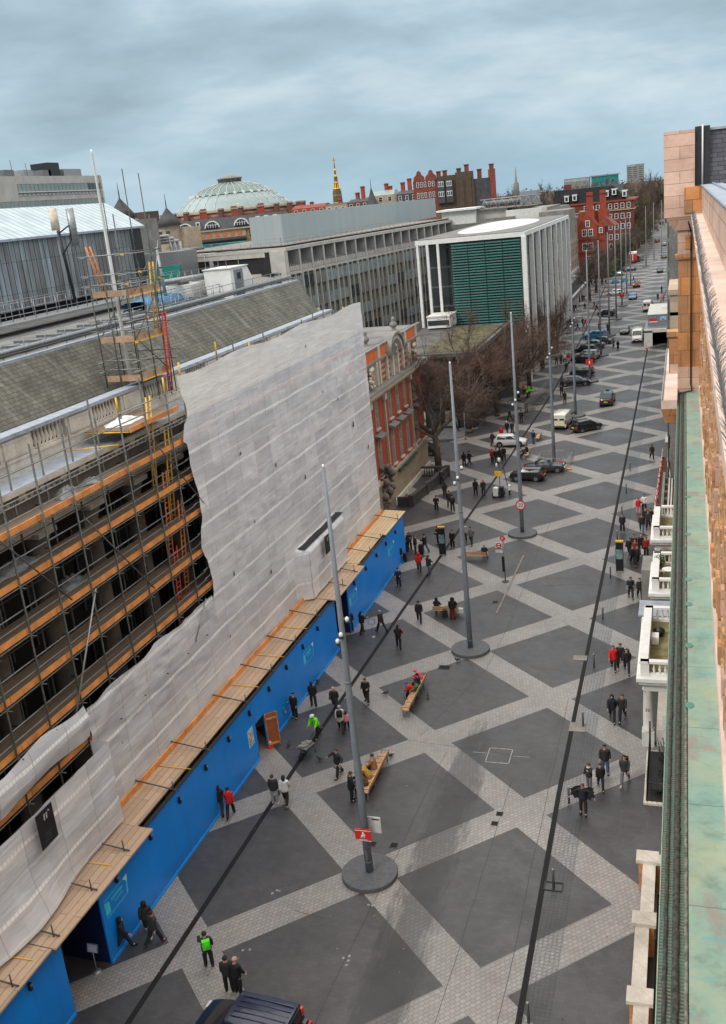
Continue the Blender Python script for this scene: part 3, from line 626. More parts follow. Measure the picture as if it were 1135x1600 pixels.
# ------------------------------------------------------------------ flagpole and its scaffold tower
b = MB(); b.lathe((-21.3,5.0,0), [(.105,21.0),(.095,27),(.055,34.0),(.075,34.05),(.07,34.2),(.01,34.25)], m_white, 12); b.build('flagpole', label='tall white flagpole rising through the small scaffold tower', cat='flagpole')
tw = thing('scaffold_tower', 'small scaffold tower with timber decks and ladders around the flagpole', 'scaffold', (-20.8,4,22))
X0, X1, Y0_, Y1_ = -22.0, -19.9, 3.8, 7.2
m_tim = mat('old_deck_timber', (.40,.26,.17), .8, .3, 2)
for z_ in (22.35, 24.45, 26.85):
    b = MB(); b.box(X0,Y0_,z_-.05,-21.55,Y1_,z_,m_deck); b.box(-21.05,Y0_,z_-.05,X1,Y1_,z_,m_deck); b.build('deck', tw)
    b = MB(); b.box(X1,Y0_,z_-.04,X1+.05,Y1_,z_+.30,m_tim)
    b.box(X0,Y0_-.05,z_-.04,X1,Y0_,z_+.28,m_tim); b.box(X1+.05,Y0_,z_-.1,X1+.1,Y1_,z_-.04,m_yellow); b.build('toe_board', tw)
random.seed(12)
for (x,y,zt) in ((X1+.12,3.7,29.2),(X1+.12,5.2,27.9),(X1+.12,6.6,28.2),(X0,3.7,28.6),(X0,5.6,28.0),(X0,7.2,31.0),(-21.0,7.3,28.4),(X1,7.4,30.8),(-21.1,3.7,28.2)):
    b = MB(); b.tube((x,y,21),(x,y,zt),.035,m_pole); b.build('standard', tw)
for (x,y,zt) in ((-20.4,6.2,33.2),(-20.6,8.2,33.0),(-21.5,5.6,33.0)):
    b = MB(); b.tube((x,y,26),(x,y,zt),.03,m_pole); b.build('standard', tw)
for z_ in (22.9,23.4,25.0,25.5,27.4,27.9,28.9):
    b = MB(); b.tube((X1+.15,Y0_-.8,z_),(X1+.15,Y1_+.6,z_),.03,m_galv,n=5); b.tube((X0,Y0_-.6,z_),(X0,Y1_+.6,z_),.03,m_galv,n=5); b.tube((X0-.5,Y0_,z_+.05),(X1+.5,Y0_,z_+.05),.03,m_galv,n=5); b.tube((X0-.5,Y1_,z_+.05),(X1+.5,Y1_,z_+.05),.03,m_pole,n=5); b.build('guard_rail', tw)
for (p,q) in (((X1+.15,3.8,24.6),(X1+.15,6.6,26.7)),((X1+.15,6.6,22.5),(X1+.15,4,24.4)),((X0,3.8,24.6),(X0,7,26.7)),((X1+.15,4.4,27),(X1+.15,7,28.9)),((X1+.3,6.3,26.9),(X1+.3,7.4,29.4))):
    b = MB(); b.tube(p,q,.03,m_pole if p[2]!=26.9 else m_galv); b.build('brace', tw)
for (y,z_) in ((3.7,27.4),(5.2,25.5),(6.6,22.9),(7.2,27.4),(5.2,27.9),(3.7,28.9),(3.7,24.4),(6.6,24.4),(6.6,22.3)):
    b = MB(); b.cbox((X1+.16,y,z_),(.12,.14,.12),m_yellow); b.build('clamp', tw)
ladder((-20.1,6.6,24.5),(-19.95,6.9,28.3), 'yellow ladder standing on the middle deck of the tower', m_yellow, group='ladders on the tower')
ladder((-21.70,4.59,27.09),(-22.00,4.16,29.45), 'orange yellow ladder rising above the top deck of the tower at its left', m_orange, group='ladders on the tower')
ladder((-19.7,6.4,21.2),(-19.6,6.8,25.6), 'red ladder up the lower right corner of the tower', m_red, group='ladders on the tower')
# pale railings and black pipework on the roof just behind the tower
b = MB(); railing(b, [(-25.6,-40,24.3),(-25.6,38.5,24.3)], 1.0, m_galv, 1.9, (1,.5), .028); b.build('edge_railing', mus)
b = MB()
for k in range(7): b.tube((-27-.35*k,-40,24.35),(-27-.35*k,38,24.35),.09,m_steelgrey if k%2 else m_galv,n=6)
for k in range(26): b.cbox((-28.2,-20+2.2*k,24.4),(2.6,.12,.3),m_steelgrey)
b.build('roof_pipes', mus)

# ------------------------------------------------------------------ facade helpers
class Fr:
    """a wall line: s metres along, d metres out from the wall, z up"""
    def __init__(s, o, e):
        s.o = Vector((o[0], o[1])); d = Vector((e[0]-o[0], e[1]-o[1])); s.len = d.length; s.d = d/s.len; s.n = Vector((s.d.y, -s.d.x))
    def p(s, a, dep, z): q = s.o+s.d*a+s.n*dep; return (q.x, q.y, z)
    def box(s, b, a0, a1, d0, d1, z0, z1, m):
        return b.hexa([s.p(a0,d0,z0),s.p(a1,d0,z0),s.p(a1,d1,z0),s.p(a0,d1,z0),s.p(a0,d0,z1),s.p(a1,d0,z1),s.p(a1,d1,z1),s.p(a0,d1,z1)], m)
    def win(s, parent, a, z, w_, h, fm, gm, bars=(1,1), sill=None, fw=.09, d=.05, sub=True, name='window'):
        b = MB(); s.box(b, a-w_/2-fw, a+w_/2+fw, -.02, d*.5, z-h/2-fw, z+h/2+fw, fm)
        g = b if not sub else MB()
        s.box(g, a-w_/2, a+w_/2, d*.5, d*.5+.01, z-h/2, z+h/2, gm)
        t_ = b
        for i in range(1, bars[0]+1):
            if bars[0] >= 1 and i <= bars[0]: s.box(t_, a-w_/2+w_*i/(bars[0]+1)-.03, a-w_/2+w_*i/(bars[0]+1)+.03, 0, d, z-h/2, z+h/2, fm)
        for i in range(1, bars[1]+1): s.box(t_, a-w_/2, a+w_/2, 0, d*.96, z-h/2+h*i/(bars[1]+1)-.03, z-h/2+h*i/(bars[1]+1)+.03, fm)
        if sill: s.box(b, a-w_/2-.2, a+w_/2+.2, 0, .22, z-h/2-.25, z-h/2-.08, sill)
        f = b.build(name, parent)
        if sub: g.build('pane', f)
        return f
m_wing = mat('sash_glass', (.16,.17,.165), .3, .5, 1.2)
def slab(b, pts, z0, z1, m): return b.prism(pts, 'z', z0, z1, m)
m_brickred = stone('red_brick', (.47,.06,.022), (.37,.048,.02), .23, .08, .008, (.22,.12,.09), .85, .25)
m_brickredd = stone('deep_red_brick', (.20,.062,.045), (.16,.052,.040), .23, .08, .008, (.14,.08,.07), .85, .3)
m_far = stone('far_red_brick', (.30,.065,.04), (.23,.05,.032), .5, .2, .01, (.18,.09,.07), .85, .4); m_fard = stone('far_dark_brick', (.20,.04,.03), (.16,.034,.026), .5, .2, .01, (.11,.06,.05), .85, .4)
m_brickor = mat('orange_terracotta_panel', (.62,.15,.04), .8, .12, 1)
m_buff = stone('buff_stone', (.46,.36,.25), (.38,.30,.21), 1.1, .42, .02)
m_cream = stone('cream_stone', (.50,.40,.29), (.43,.34,.25), 1.2, .5, .006)
m_brown = stone('brown_brick', (.13,.085,.055), (.10,.07,.05), .23, .08, .006)
m_yb = stone('yellow_brick', (.38,.25,.10), (.3,.2,.09), .23, .08, .008)
m_slated = mat('dark_slate', (.055,.055,.062), .7, .3, .8)
m_tile = mat('red_clay_tile', (.22,.06,.04), .8, .3, .8)
# ------------------------------------------------------------------ red brick and terracotta building
rb = thing('brick_house', 'red brick and cream terracotta building with striped attic beyond the white sheeting', 'building', (-21,56,0))
F = Fr((-21,40),(-21,66)); YO = 40; s_ = lambda y: y-YO
b = MB(); b.box(-34,40,3.6,-21,66,12.3,m_brickred); b.build('wall', rb)
b = MB(); b.box(-34,40,0,-20.9,66.1,3.35,m_buff); b.box(-34,40,3.35,-20.7,66.3,3.62,m_cream); b.box(-34,40,0,-20.7,66.3,.5,m_port); b.build('ground_storey', rb)
b = MB(); b.box(-34,40,12.0,-20.75,66.25,12.35,m_cream); b.box(-34,40,12.35,-20.25,66.7,12.75,m_cream)
y = 40.3
while y < 66.4: b.box(-20.75,y,12.1,-20.35,y+.22,12.35,m_cream); y += .5
b.box(-34,40,12.75,-20.2,66.75,12.83,m_roofgrey); b.build('cornice', rb)
b = MB(); b.box(-34,40,12.85,-21.2,65.9,15.2,m_cream)
for (a0, a1) in ((46.1,48.7),(51.4,53),(53.9,54.8),(58.2,59.2),(60,61.4),(62.6,65.9)):
    for k in range(4): b.box(-21.2,a0,12.95+.58*k,-21.16,a1,13.22+.58*k,m_brickred)
b.box(-34,40,15.2,-21.0,66.1,15.4,m_greyc)
for y0 in (49.6,50.6,53.3,55.4,57.3,59.4,61.7,62.2): b.box(-21.2,y0-.22,12.85,-20.95,y0+.22,15.2,m_port)
b.build('attic', rb)
b = MB(); b.box(-34,40,15.4,-21.2,65.9,16.5,m_brickor)
for y0 in (44,50.9,61.1,65.7): b.box(-21.3,y0-.3,15.4,-21.05,y0+.3,16.6,m_port)
b.box(-34,40,16.5,-21.1,66,16.65,m_greyc); b.box(-33,41,16.66,-21.5,65.6,16.7,m_roofgrey); b.build('parapet', rb)
b = MB(); b.box(-40,57,16.2,-33,66,18.2,m_yb); b.box(-40.2,56.8,18.2,-32.8,66.2,18.5,m_port); b.box(-34.5,63,16.2,-32.5,66.3,19.2,m_port); b.build('roof_parapet', rb)
b = MB()   # segmental pediment
pts = [(56.3+2.6*math.cos(a), 15.2+1.9*math.sin(a)) for a in [PI*i/14 for i in range(15)]]
b.prism(pts, 'x', -21.25, -20.8, m_port); b.prism([(56.3+1.9*math.cos(a), 15.25+1.25*math.sin(a)) for a in [PI*i/12 for i in range(13)]], 'x', -20.8, -20.76, m_portd)
b.prism([(56.3+2.8*math.cos(a), 15.2+2.05*math.sin(a)) for a in [PI*i/14 for i in range(15)]]+[(56.3+2.5*math.cos(a), 15.2+1.8*math.sin(a)) for a in [PI*i/14 for i in range(15)]][::-1], 'x', -21.6, -20.6, m_greyc); b.build('pediment', rb)
for (yc,zc,r_) in ((47.3,14,.9),(64,14,.9),(56.3,15.8,.6)):   # carved cartouches
    b = MB(); random.seed(int(yc))
    for i in range(16): b.ball((-21.0+random.uniform(-.1,.12), yc+random.uniform(-r_,r_)*.7, zc+random.uniform(-r_,r_)), random.uniform(.12,.3), m_port, 7, 5)
    b.build('carved_cartouche', rb)
def urn(x, y, z, par, m=m_port):
    b = MB(); b.lathe((x,y,z), [(.45,0),(.45,.12),(.25,.2),(.22,.4),(.42,.6),(.45,.85),(.26,1.0),(.2,1.2),(.26,1.35),(.08,1.6)], m_greyc, 12); b.build('urn', par)
urn(-22.4,50.9,16.6,rb); urn(-22.4,61.4,16.6,rb)
for y0 in (47.9,52.7,55.6,58.5,62.5):
    F.win(rb, s_(y0), 10.25, .78, 2.5, m_cream, m_wing, (1,2), m_port, .13, .1)
    F.win(rb, s_(y0), 5.9, .85, 3.5, m_cream, m_wing, (1,3), m_port, .13, .1)
    b = MB(); b.box(-21,y0-1.05,8.05,-20.35,y0+1.05,8.2,m_greyc); b.prism([(-21,8.2),(-20.3,8.2),(-21,8.4)], 'y', y0-1.1, y0+1.1, m_roofgrey); b.build('window_hood', rb)
for y0 in (50.6,60.6,45.6):
    b = MB(); b.box(-21,y0-.2,3.6,-20.8,y0+.2,12.0,m_cream); b.box(-21,y0-.38,3.6,-20.65,y0+.38,4.2,m_port); b.box(-21,y0-.36,11.3,-20.65,y0+.36,11.9,m_port); b.build('pilaster', rb)
for y0 in (50.2,53.1,56,59,62.6): F.win(rb, s_(y0), 1.75, 1.0, 2.3, m_buff, m_glass, (1,2), None, .15, .08)
b = MB(); b.box(-20.95,55.2,3.1,-20.5,60.2,3.25,mat('green_shop_fascia', (.03,.09,.07), .6)); b.box(-20.7,53.2,2.95,-20.6,59.5,3.3,MATS['green_shop_fascia']); b.build('fascia', rb)
# statue-like porch sculpture at the near end
b = MB(); random.seed(4)
for i in range(40): b.ball((-20.7+random.uniform(-.3,.4), 48.2+random.uniform(-1.1,1.2), 1.2+random.random()*3.8), random.uniform(.18,.42), m_portd, 7, 5)
b.box(-21,47,0,-20.3,49.6,1.3,m_portd); b.build('porch_sculpture', rb)
# dark stone parapet with balusters around the basement area
ar = thing('area_parapet', 'dark stone parapet with balusters in front of the red brick building', 'wall', (-18.3,56,0))
b = MB(); m_ds = mat('sooty_stone', (.05,.048,.045), .8, .3, 2)
xa = lambda y: -18.75+(y-50.6)*.115
for (y0,y1) in ((50.6,54.5),(54.9,61.4)):
    b.hexa([(xa(y0)-.25,y0,0),(xa(y0),y0,0),(xa(y1),y1,0),(xa(y1)-.25,y1,0),(xa(y0)-.25,y0,.95),(xa(y0),y0,.95),(xa(y1),y1,.95),(xa(y1)-.25,y1,.95)], m_ds)
    b.hexa([(xa(y0)-.35,y0,1.0),(xa(y0)+.1,y0,1.0),(xa(y1)+.1,y1,1.0),(xa(y1)-.35,y1,1.0),(xa(y0)-.35,y0,1.15),(xa(y0)+.1,y0,1.15),(xa(y1)+.1,y1,1.15),(xa(y1)-.35,y1,1.15)], m_ds)
for y0 in (50.4,54.7,61.5): b.cbox((xa(y0)-.12,y0,.62), (.55,.5,1.24), m_ds)
b.box(-20.4,50.3,0,-19.1,50.6,1.0,m_ds); b.build('parapet_wall', ar)
for k in range(9):
    b = MB(); b.lathe((-20.3+.3*k,61.5,.15), [(.07,0),(.04,.1),(.09,.35),(.04,.65),(.07,.8)], m_ds, 8); b.build('baluster', ar)
b = MB(); b.box(-20.6,61.3,.95,-17.6,61.7,1.15,m_ds); b.box(-20.6,61.35,0,-17.6,61.65,.15,m_ds); b.build('rail', ar)
# ------------------------------------------------------------------ low building with black vertical fins
lb = thing('low_building', 'long low building with black vertical fins behind the bare trees', 'building', (-30,100,0))
b = MB(); b.box(-60,85,0,-18.9,115.5,9.6,m_greyc); b.build('wall', lb)
m_dkc = mat('dark_concrete', (.10,.097,.09), .9, .35, .5); b = MB(); b.box(-60,84.6,9.6,-18.3,115.5,9.75,m_dkc); b.box(-60,84.5,9.75,-18.3,84.9,10.25,m_dkc); b.box(-18.7,84.9,9.75,-18.3,115.5,10.25,m_dkc)
b.box(-59,85.5,9.8,-19.5,115,9.86,mat('dark_roof', (.085,.083,.08), .9, .5, .35)); b.box(-34,96,9.86,-33.4,115,10.9,m_greyc); b.box(-59,99,9.86,-34,99.4,10.9,m_greyc); b.box(-26.5,88,9.9,-19.6,113,9.93,mat('mossy_roof', (.085,.075,.04), .95, .6, .5)); b.build('roof', lb)
for k in range(50):
    y = 85+k*.62
    b = MB(); b.box(-18.9,y,1.0,-18.45,y+.12,9.6,m_black); b.build('fin', lb)
b = MB(); b.box(-18.95,85,0,-18.85,115.5,9.5,m_glass); b.box(-18.9,84.9,.9,-18.4,115.5,1.1,m_black); b.build('glazing', lb)
b = MB(); b.box(-60,84.9,0,-19,85,9.3,m_glass)
for k in range(19): b.box(-19.2-2.2*k,84.7,0,-19.0-2.2*k,84.9,9.6,m_black)
for z_ in (2.6,3.6,6.6): b.box(-60,84.72,z_,-19,84.88,z_+.25,m_black)
b.build('front_glazing', lb)
for k in range(9):
    b = MB(); b.box(-21.2-4.4*k-1.9,84.86,.3,-21.2-4.4*k,84.9,2.5,m_offwhite if k%3 else m_greyc); b.build('panel', lb)
# ------------------------------------------------------------------ white framed glass cube
cu = thing('glass_cube_building', 'white framed cube building with green glass louvres and slender white columns', 'building', (-25,149,0))
b = MB(); b.box(-33.9,117.3,22.9,-16,181.5,23.6,m_white); b.build('roof_frame', cu)
b = MB(); b.box(-33.6,117.6,23.6,-16.3,181.2,23.75,m_roofgrey); b.build('roof', cu)
b = MB()
def lens(u, v):
    a = 2*PI*u; q = v; return (-25.5+6.4*q*math.cos(a), 151+26*q*math.sin(a), 23.75+.7*(1-q*q))
b.grid(lens, 40, 6, m_offwhite); b.build('roof_skylight', cu)
yc = [117.6,125.7,133.8,141.9,150,158.1,166.2,174.3,181.2]
for y in yc:
    b = MB(); b.box(-16.6,y-.45,0,-15.9,y+.45,22.9,m_white); b.build('column', cu)
for x in (-33.6,-31.95,-30.2):
    b = MB(); b.box(x-.2,117.32,0,x+.2,117.8,22.9,m_white); b.build('column', cu)
b = MB(); b.box(-33,121,0,-18.6,181,22.8,m_glass); 
for k in range(7): b.box(-33.05,121.0-.06,2.8+3.2*k,-18.5,181,3.05+3.2*k,m_steelgrey)
for k in range(8): b.box(-33.0+2*k,120.9,0,-32.88+2*k,121,22.8,m_steelgrey)
b.build('glass_core', cu)
b = MB()
for k in range(24):
    y = 121+k*2.5; b.box(-18.6,y,0,-18.55,y+.10,22.8,m_black)
for k in range(7): b.box(-18.55,118,2.8+3.2*k,-18.2,181,2.95+3.2*k,m_steelgrey)
b.build('side_glazing', cu)
m_louvre = mat('green_louvre_glass', (.02,.13,.12), .3, .6, .35)
b = MB(); b.box(-28,117.75,3,-16.9,117.85,22.8,mat('louvre_back', (.01,.05,.045), .5))
b.build('louvre_screen', cu)
for k in range(44):
    z_ = 22.5-k*.43; b = MB(); b.hexa([(-28,117.35,z_-.20),(-16.9,117.35,z_-.20),(-16.9,117.45,z_+.02),(-28,117.45,z_+.02),(-28,117.38,z_-.20),(-16.9,117.38,z_-.20),(-16.9,117.5,z_+.02),(-28,117.5,z_+.02)], m_louvre)
    for q in (-25.3,-22.5,-19.7): b.box(q-.06,117.3,z_-.25,q+.06,117.36,z_+.1,MATS['louvre_back']); 
    b.box(-28,117.3,z_-.16,-16.9,117.34,z_-.02,mat('louvre_edge', (.06,.19,.17), .3)); b.build('louvre', cu)
b = MB(); b.box(-31.5,112,10.1,-27.8,117,11.8,m_white); b.box(-31.6,111.9,11.8,-27.7,117,12,m_offwhite); b.box(-31.4,111.97,10.5,-27.9,112,11.3,m_glass); b.build('entrance_canopy', cu)
# ------------------------------------------------------------------ nineteen sixties laboratory block
P0, P1 = (-54,111), (-43.8,190)
sb = thing('laboratory_block', 'long concrete sixties block with window bands and recessed top floor loggia', 'building', (-52,150,0))
F = Fr(P1, P0); F.n = -F.n if F.n.x < 0 else F.n
F = Fr(P0, P1)
if F.n.x < 0: F.n = -F.n
Lw = F.len; E1 = (-82,120)
body = [P0, P1, (-75,196), E1]
m_spand = mat('green_grey_panel', (.16,.165,.125), .8, .15, .7)
b = MB(); slab(b, [F.p(0,-.3,0)[:2], F.p(Lw,-.3,0)[:2], (-75,196), E1][::-1], 0, 20.3, m_spand); b.build('wall', sb)
G2 = Fr(E1, P0)
if G2.n.y > 0: G2.n = -G2.n
b = MB(); slab(b, [F.p(0,-3,0)[:2], F.p(Lw,-3,0)[:2], (-75,196), (E1[0]+1,E1[1]+3)][::-1], 20.3, 24.2, m_dark)
b.build('top_storey', sb)
b = MB(); slab(b, [F.p(-.4,.2,0)[:2], F.p(Lw,.2,0)[:2], (-75,197), (E1[0]-.5,E1[1]-.4)][::-1], 24.2, 24.75, m_concrete)
slab(b, [F.p(1,-1,0)[:2], F.p(Lw,-1,0)[:2], (-75,196), (E1[0]+1,E1[1]+1.2)][::-1], 24.75, 25.0, m_dark); slab(b, [F.p(.6,-.6,0)[:2], F.p(Lw,-.6,0)[:2], (-75,196), (E1[0]+1,E1[1]+1)][::-1], 25.0, 25.15, m_greyc)
slab(b, [F.p(-.2,.05,0)[:2], F.p(Lw,.05,0)[:2], (-75,196), E1][::-1], 20.3, 20.75, m_concrete); b.build('roof_slab', sb)
nb_ = 18; bw = Lw/nb_
for i in range(nb_+1):
    b = MB(); F.box(b, i*bw-.28, i*bw+.28, -3, .12, 20.75, 24.2, m_concrete); F.box(b, i*bw-.16, i*bw+.16, -.1, .35, 0, 20.3, m_concrete); b.build('pier', sb)
    if i < nb_:
        b = MB(); a0 = i*bw+.3; a1 = (i+1)*bw-.3; F.box(b, a0, a1, -.15, -.05, 20.85, 21.6, m_concrete)
        for k in range(6): F.box(b, a0+(a1-a0)*k/6, a0+(a1-a0)*k/6+.1, -.1, .02, 20.75, 21.95, m_concrete)
        F.box(b, a0, a1, -.1, .03, 21.9, 22.0, m_steelgrey); b.build('balcony_panel', sb)
        b = MB(); F.box(b, i*bw+bw/2-.07, i*bw+bw/2+.07, -.1, .2, 0, 20.3, m_concrete); b.build('mullion', sb)
random.seed(8)
for fl in range(4):
    zc = 18.9-3.75*fl
    for i in range(nb_):
        F.win(sb, (i+.5)*bw, zc, bw-.5, 1.9, m_steelgrey, random.choice([m_glass2,m_glass2,m_glass,m_greyc]), (5,0), None, .05, .1, sub=False)
b = MB()
G2.box(b, .3, G2.len-1, -.02, .35, 23.4, 24.2, m_concrete); G2.box(b, .3, 1.2, -.02, .4, 16, 24.2, m_concrete); G2.box(b, G2.len-1.2, G2.len, -.02, .45, 0, 24.2, m_concrete)
G2.box(b, 1.2, 5, -.02, .1, 20.3, 23.4, m_greyc); G2.box(b, 5, 12, -.02, .05, 20.3, 23.4, m_dark); G2.box(b, 12.2, 13, 0, .3, 20.3, 23.4, m_concrete); G2.box(b, 13, G2.len-4.2, -.02, .05, 20.3, 23.4, m_dark)
G2.box(b, .3, G2.len-1, -.02, .3, 19.3, 20.3, m_concrete); G2.box(b, .3, G2.len-1, -.02, .1, 17, 19.3, m_glass2); G2.box(b, .3, G2.len-1, -.02, .15, 0, 17, m_spand); b.build('end_wall', sb)
b = MB(); railing(b, [F.p(.5,-1,25.1), F.p(Lw,-1,25.1)], 1.1, m_galv, 2.2, (1,.5), .035); G2r = [ (E1[0]+1,E1[1]+1,25.1), F.p(.5,-1,25.1)]; railing(b, G2r, 1.1, m_galv, 2.2, (1,.5), .035); b.build('roof_railing', sb)
t = NT('screen_cladding'); br = t.brick(t.wallvec(), 1.6, 30, .03, (.36,.41,.42), (.33,.385,.40), (.26,.3,.31), offset=0); t.col(br.outputs[0]); t.b.inputs['Roughness'].default_value = .5; m_scr = t.m
b = MB(); b.box(-64,120.5,24.9,-58,235,29.9,m_scr); b.build('plant_screen', label='long plain pale grey wall on the roof of the sixties block', cat='screen')
# plant rooms and roofs behind the cube
ph = thing('plant_room', 'white and grey roof plant rooms with pipework just behind the cube roof', 'plant room', (-38,200,20))
b = MB(); b.box(-46,190,20,-38,199,26.6,m_offwhite); b.box(-38,192,20,-31,200,26.2,m_concrete); b.box(-31,190,20,-23,200,25.6,m_offwhite); b.box(-23,186,18,-16.5,200,24.6,m_greyc); b.build('wall', ph)
b = MB(); b.box(-47,189,26.6,-37.5,200,27.0,m_white); b.box(-38,191,26.2,-24,201,26.4,m_greyc); b.build('roof', ph)
b = MB()
for k in range(7): b.tube((-37+2*k,191.5,26.4),(-36+2*k,191.5,28.4),.09,m_galv); b.tube((-36+2*k,191.5,28.4),(-35+2*k,191.5,26.4),.09,m_galv)
b.tube((-37,191.5,28.4),(-23,191.5,28.4),.12,m_galv); b.box(-28,192,26.4,-24,196,29.4,m_galv); b.tube((-37,196,27.4),(-25,196,27.4),.6,m_steelgrey,n=10); b.build('pipework', ph)
# ------------------------------------------------------------------ grey stone building beyond the cube
gs = thing('stone_building', 'grey stone building with mansard roof just beyond the white columns', 'building', (-30,240,0))
F = Fr((-26,186),(-26,299))
if F.n.x < 0: F.n = -F.n
m_gst = stone('grey_ashlar', (.40,.33,.25), (.34,.28,.21), 1.1, .5, .02)
b = MB(); b.box(-50,186,0,-26,299,19.0,m_gst); b.box(-50,185.8,19.0,-25.4,299.3,19.7,m_greyc); b.box(-50,186,11.6,-25.7,299,12.1,m_greyc); b.box(-50,186,0,-25.5,299,3.5,m_concrete); b.build('wall', gs)
b = MB(); b.prism([(-26.2,19.7),(-28.5,23.6),(-50,23.6),(-50,19.7)], 'y', 187, 299, mat('grey_mansard', (.13,.13,.12), .8, .2, .6)); b.box(-36,187,23.6,-29,280,24.3,m_greyc)
for k in range(12): b.box(-28.2,189+5*k,20.4,-26.4,191+5*k,22.4,m_galv)
b.build('roof', gs)
for k in range(24):
    for zc in (15.8,9.0,5.4): F.win(gs, 3+4.6*k, zc, 1.3, 2.3, m_greyc, m_glass, (1,1), sub=False)
b = MB(); b.box(-25,190,0,-20.5,284,1.1,m_greyc); b.box(-25,190,1.1,-20.3,284,1.25,m_concrete); b.box(-24.5,192,1.25,-21,282,1.5,m_dark); b.build('forecourt_wall', label='low grey forecourt wall with dark planting beside the street trees', cat='wall')
# ------------------------------------------------------------------ red gabled house and large red block
rg = thing('gabled_house', 'tall bright red brick house with steep gable and white sash windows', 'building', (-22,302,0))
F = Fr((-25.8,300),(-17.6,300))
if F.n.y > 0: F.n = -F.n
m_far2 = stone('bright_far_brick', (.40,.065,.03), (.32,.052,.027), .5, .2, .01, (.2,.08,.06), .85, .4)
b = MB(); b.box(-25.8,300,0,-19.6,316,15.8,m_far2); b.box(-19.6,300.6,0,-17.4,316,15.4,m_far2); b.prism([(-25.8,15.8),(-19.6,15.8),(-20.2,17.2),(-22.3,20.4),(-22.9,20.4),(-25.2,17.2)], 'y', 300, 300.7, m_far2); b.box(-26,299.8,11.6,-17.3,300,11.9,m_fard); b.box(-26,299.8,7.2,-17.3,300,7.5,m_fard); b.prism([(-19.3,15.4),(-17.7,15.4),(-17.8,16.6),(-18.5,17.4),(-19.2,16.6)], 'y', 300.4, 300.9, m_far2); b.build('wall', rg)
b = MB(); b.prism([(-26,15.7),(-22.6,20.1),(-19.2,15.7)], 'y', 300.7, 316, m_tile); b.prism([(-19.8,15.3),(-17.2,18.6),(-14,15.3)], 'y', 303, 318, m_tile); b.build('roof', rg)
for (xx, zc, w_, h_) in ((-22.7,16.8,1.0,1.7),(-23.8,13.9,1.15,1.9),(-21.8,13.9,1.15,1.9),(-23.8,9.4,1.15,2.1),(-21.8,9.4,1.15,2.1),(-22.7,4.8,1.2,2.9),(-18.5,14.4,.8,1.4)): F.win(rg, xx+25.8, zc, w_, h_, m_white, m_glass, (1,1), None, .2, .1)
for (x0,y0,zt) in ((-23.4,306,26.6),(-19.2,307.4,26.9)):
    c = MB(); c.box(x0,y0,21.01,x0+2.0,y0+1.6,zt,m_far2); c.box(x0-.2,y0-.2,zt-1.2,x0+2.2,y0+1.8,zt-.9,m_fard); c.box(x0-.5,y0,15,x0+2.5,y0+1.6,21,m_far2); c.build('chimney', rg)
b = MB(); b.box(-26,308,15,-16.5,313,20.6,m_far2); b.box(-26.1,307.9,20.4,-16.4,313,20.7,m_cream); b.build('link_wall', rg)
rB = thing('mansion_block', 'large dark red brick mansion block with black slate roof and white dormers', 'building', (-26,400,0))
b = MB(); b.box(-43,380,0,-11.7,420,21.6,m_fard); b.box(-43,379.6,17.8,-11.3,420,18.2,m_cream); b.box(-43,379.6,21.2,-11.3,420,21.8,m_far2); b.build('wall', rB)
b = MB(); b.prism([(-43,21.8),(-43,27.6),(-19.5,27.6),(-14.5,21.8)], 'y', 382, 420, mat('black_slate', (.022,.022,.026), .8, .3, .8)); b.build('roof', rB)
F = Fr((-43,380),(-11.7,380))
if F.n.y > 0: F.n = -F.n
for k in range(8):
    for zc in (19.6,15.6,11.6,7.6,4): F.win(rB, 12.6+2.4*k, zc, 1.1, 1.8, m_white, m_glass, (0,1), None, .16, .1, sub=False)
for (xx, zc) in ((-38,24),(-34.8,24.2),(-22.2,24.6),(-19.2,25),(-15.2,24)):
    b = MB(); b.box(xx-.9,381,zc-1.2,xx+.9,388,zc+1.1,m_slated); b.box(xx-1.05,380.9,zc+1.0,xx+1.05,388,zc+1.3,m_white); b.box(xx-.85,380.94,zc-1.1,xx+.85,381,zc+1,m_white); b.box(xx-.5,380.9,zc-.8,xx+.5,380.94,zc+.7,m_glass); b.build('dormer', rB)
b = MB(); b.box(-40,390,22,-37,392,29.5,m_fard); b.build('chimney', rB)
# ------------------------------------------------------------------ the round concert hall with glass dome
ra = thing('concert_hall', 'round brick concert hall with ribbed glass dome and terracotta frieze on the skyline', 'building', (-200,411.5,0))
cx, cy = -200, 411.5
m_dglass = mat('pale_dome_glass', (.24,.31,.31), .35, .25, .05); m_dg2 = mat('green_dome_glass', (.10,.16,.15), .35, .12, .05)
b = MB(); b.lathe((cx,cy,0), [(38,0),(38,27),(39,27.2),(39,28),(33,28),(33,31.5),(31,31.6),(31,34)], m_brickredd, 64, cap=False); b.build('drum', ra)
b = MB(); b.lathe((cx,cy,0), [(38.4,22),(38.5,24.5)], m_cream, 64, cap=False); b.lathe((cx,cy,0), [(33.4,29),(33.5,30.2)], m_cream, 64, cap=False); b.lathe((cx,cy,0), [(31.5,31.6),(31.6,32.3)], m_cream, 64, cap=False); b.lathe((cx,cy,0), [(31.3,33.2),(31.4,34.3),(27,34.4)], m_cream, 64, cap=False); b.build('frieze', ra)
b = MB(); b.lathe((cx,cy,0), [(27.6,34.2),(25.2,36.8),(22.2,39.2),(19.2,41.0)], m_dglass, 60, cap=False); b.build('lower_dome', ra)
b = MB(); b.lathe((cx,cy,0), [(19.6,41.2),(16,43.4),(11,45.3),(5.5,46.5)], m_dg2, 60, cap=False); b.build('upper_dome', ra)
b = MB()
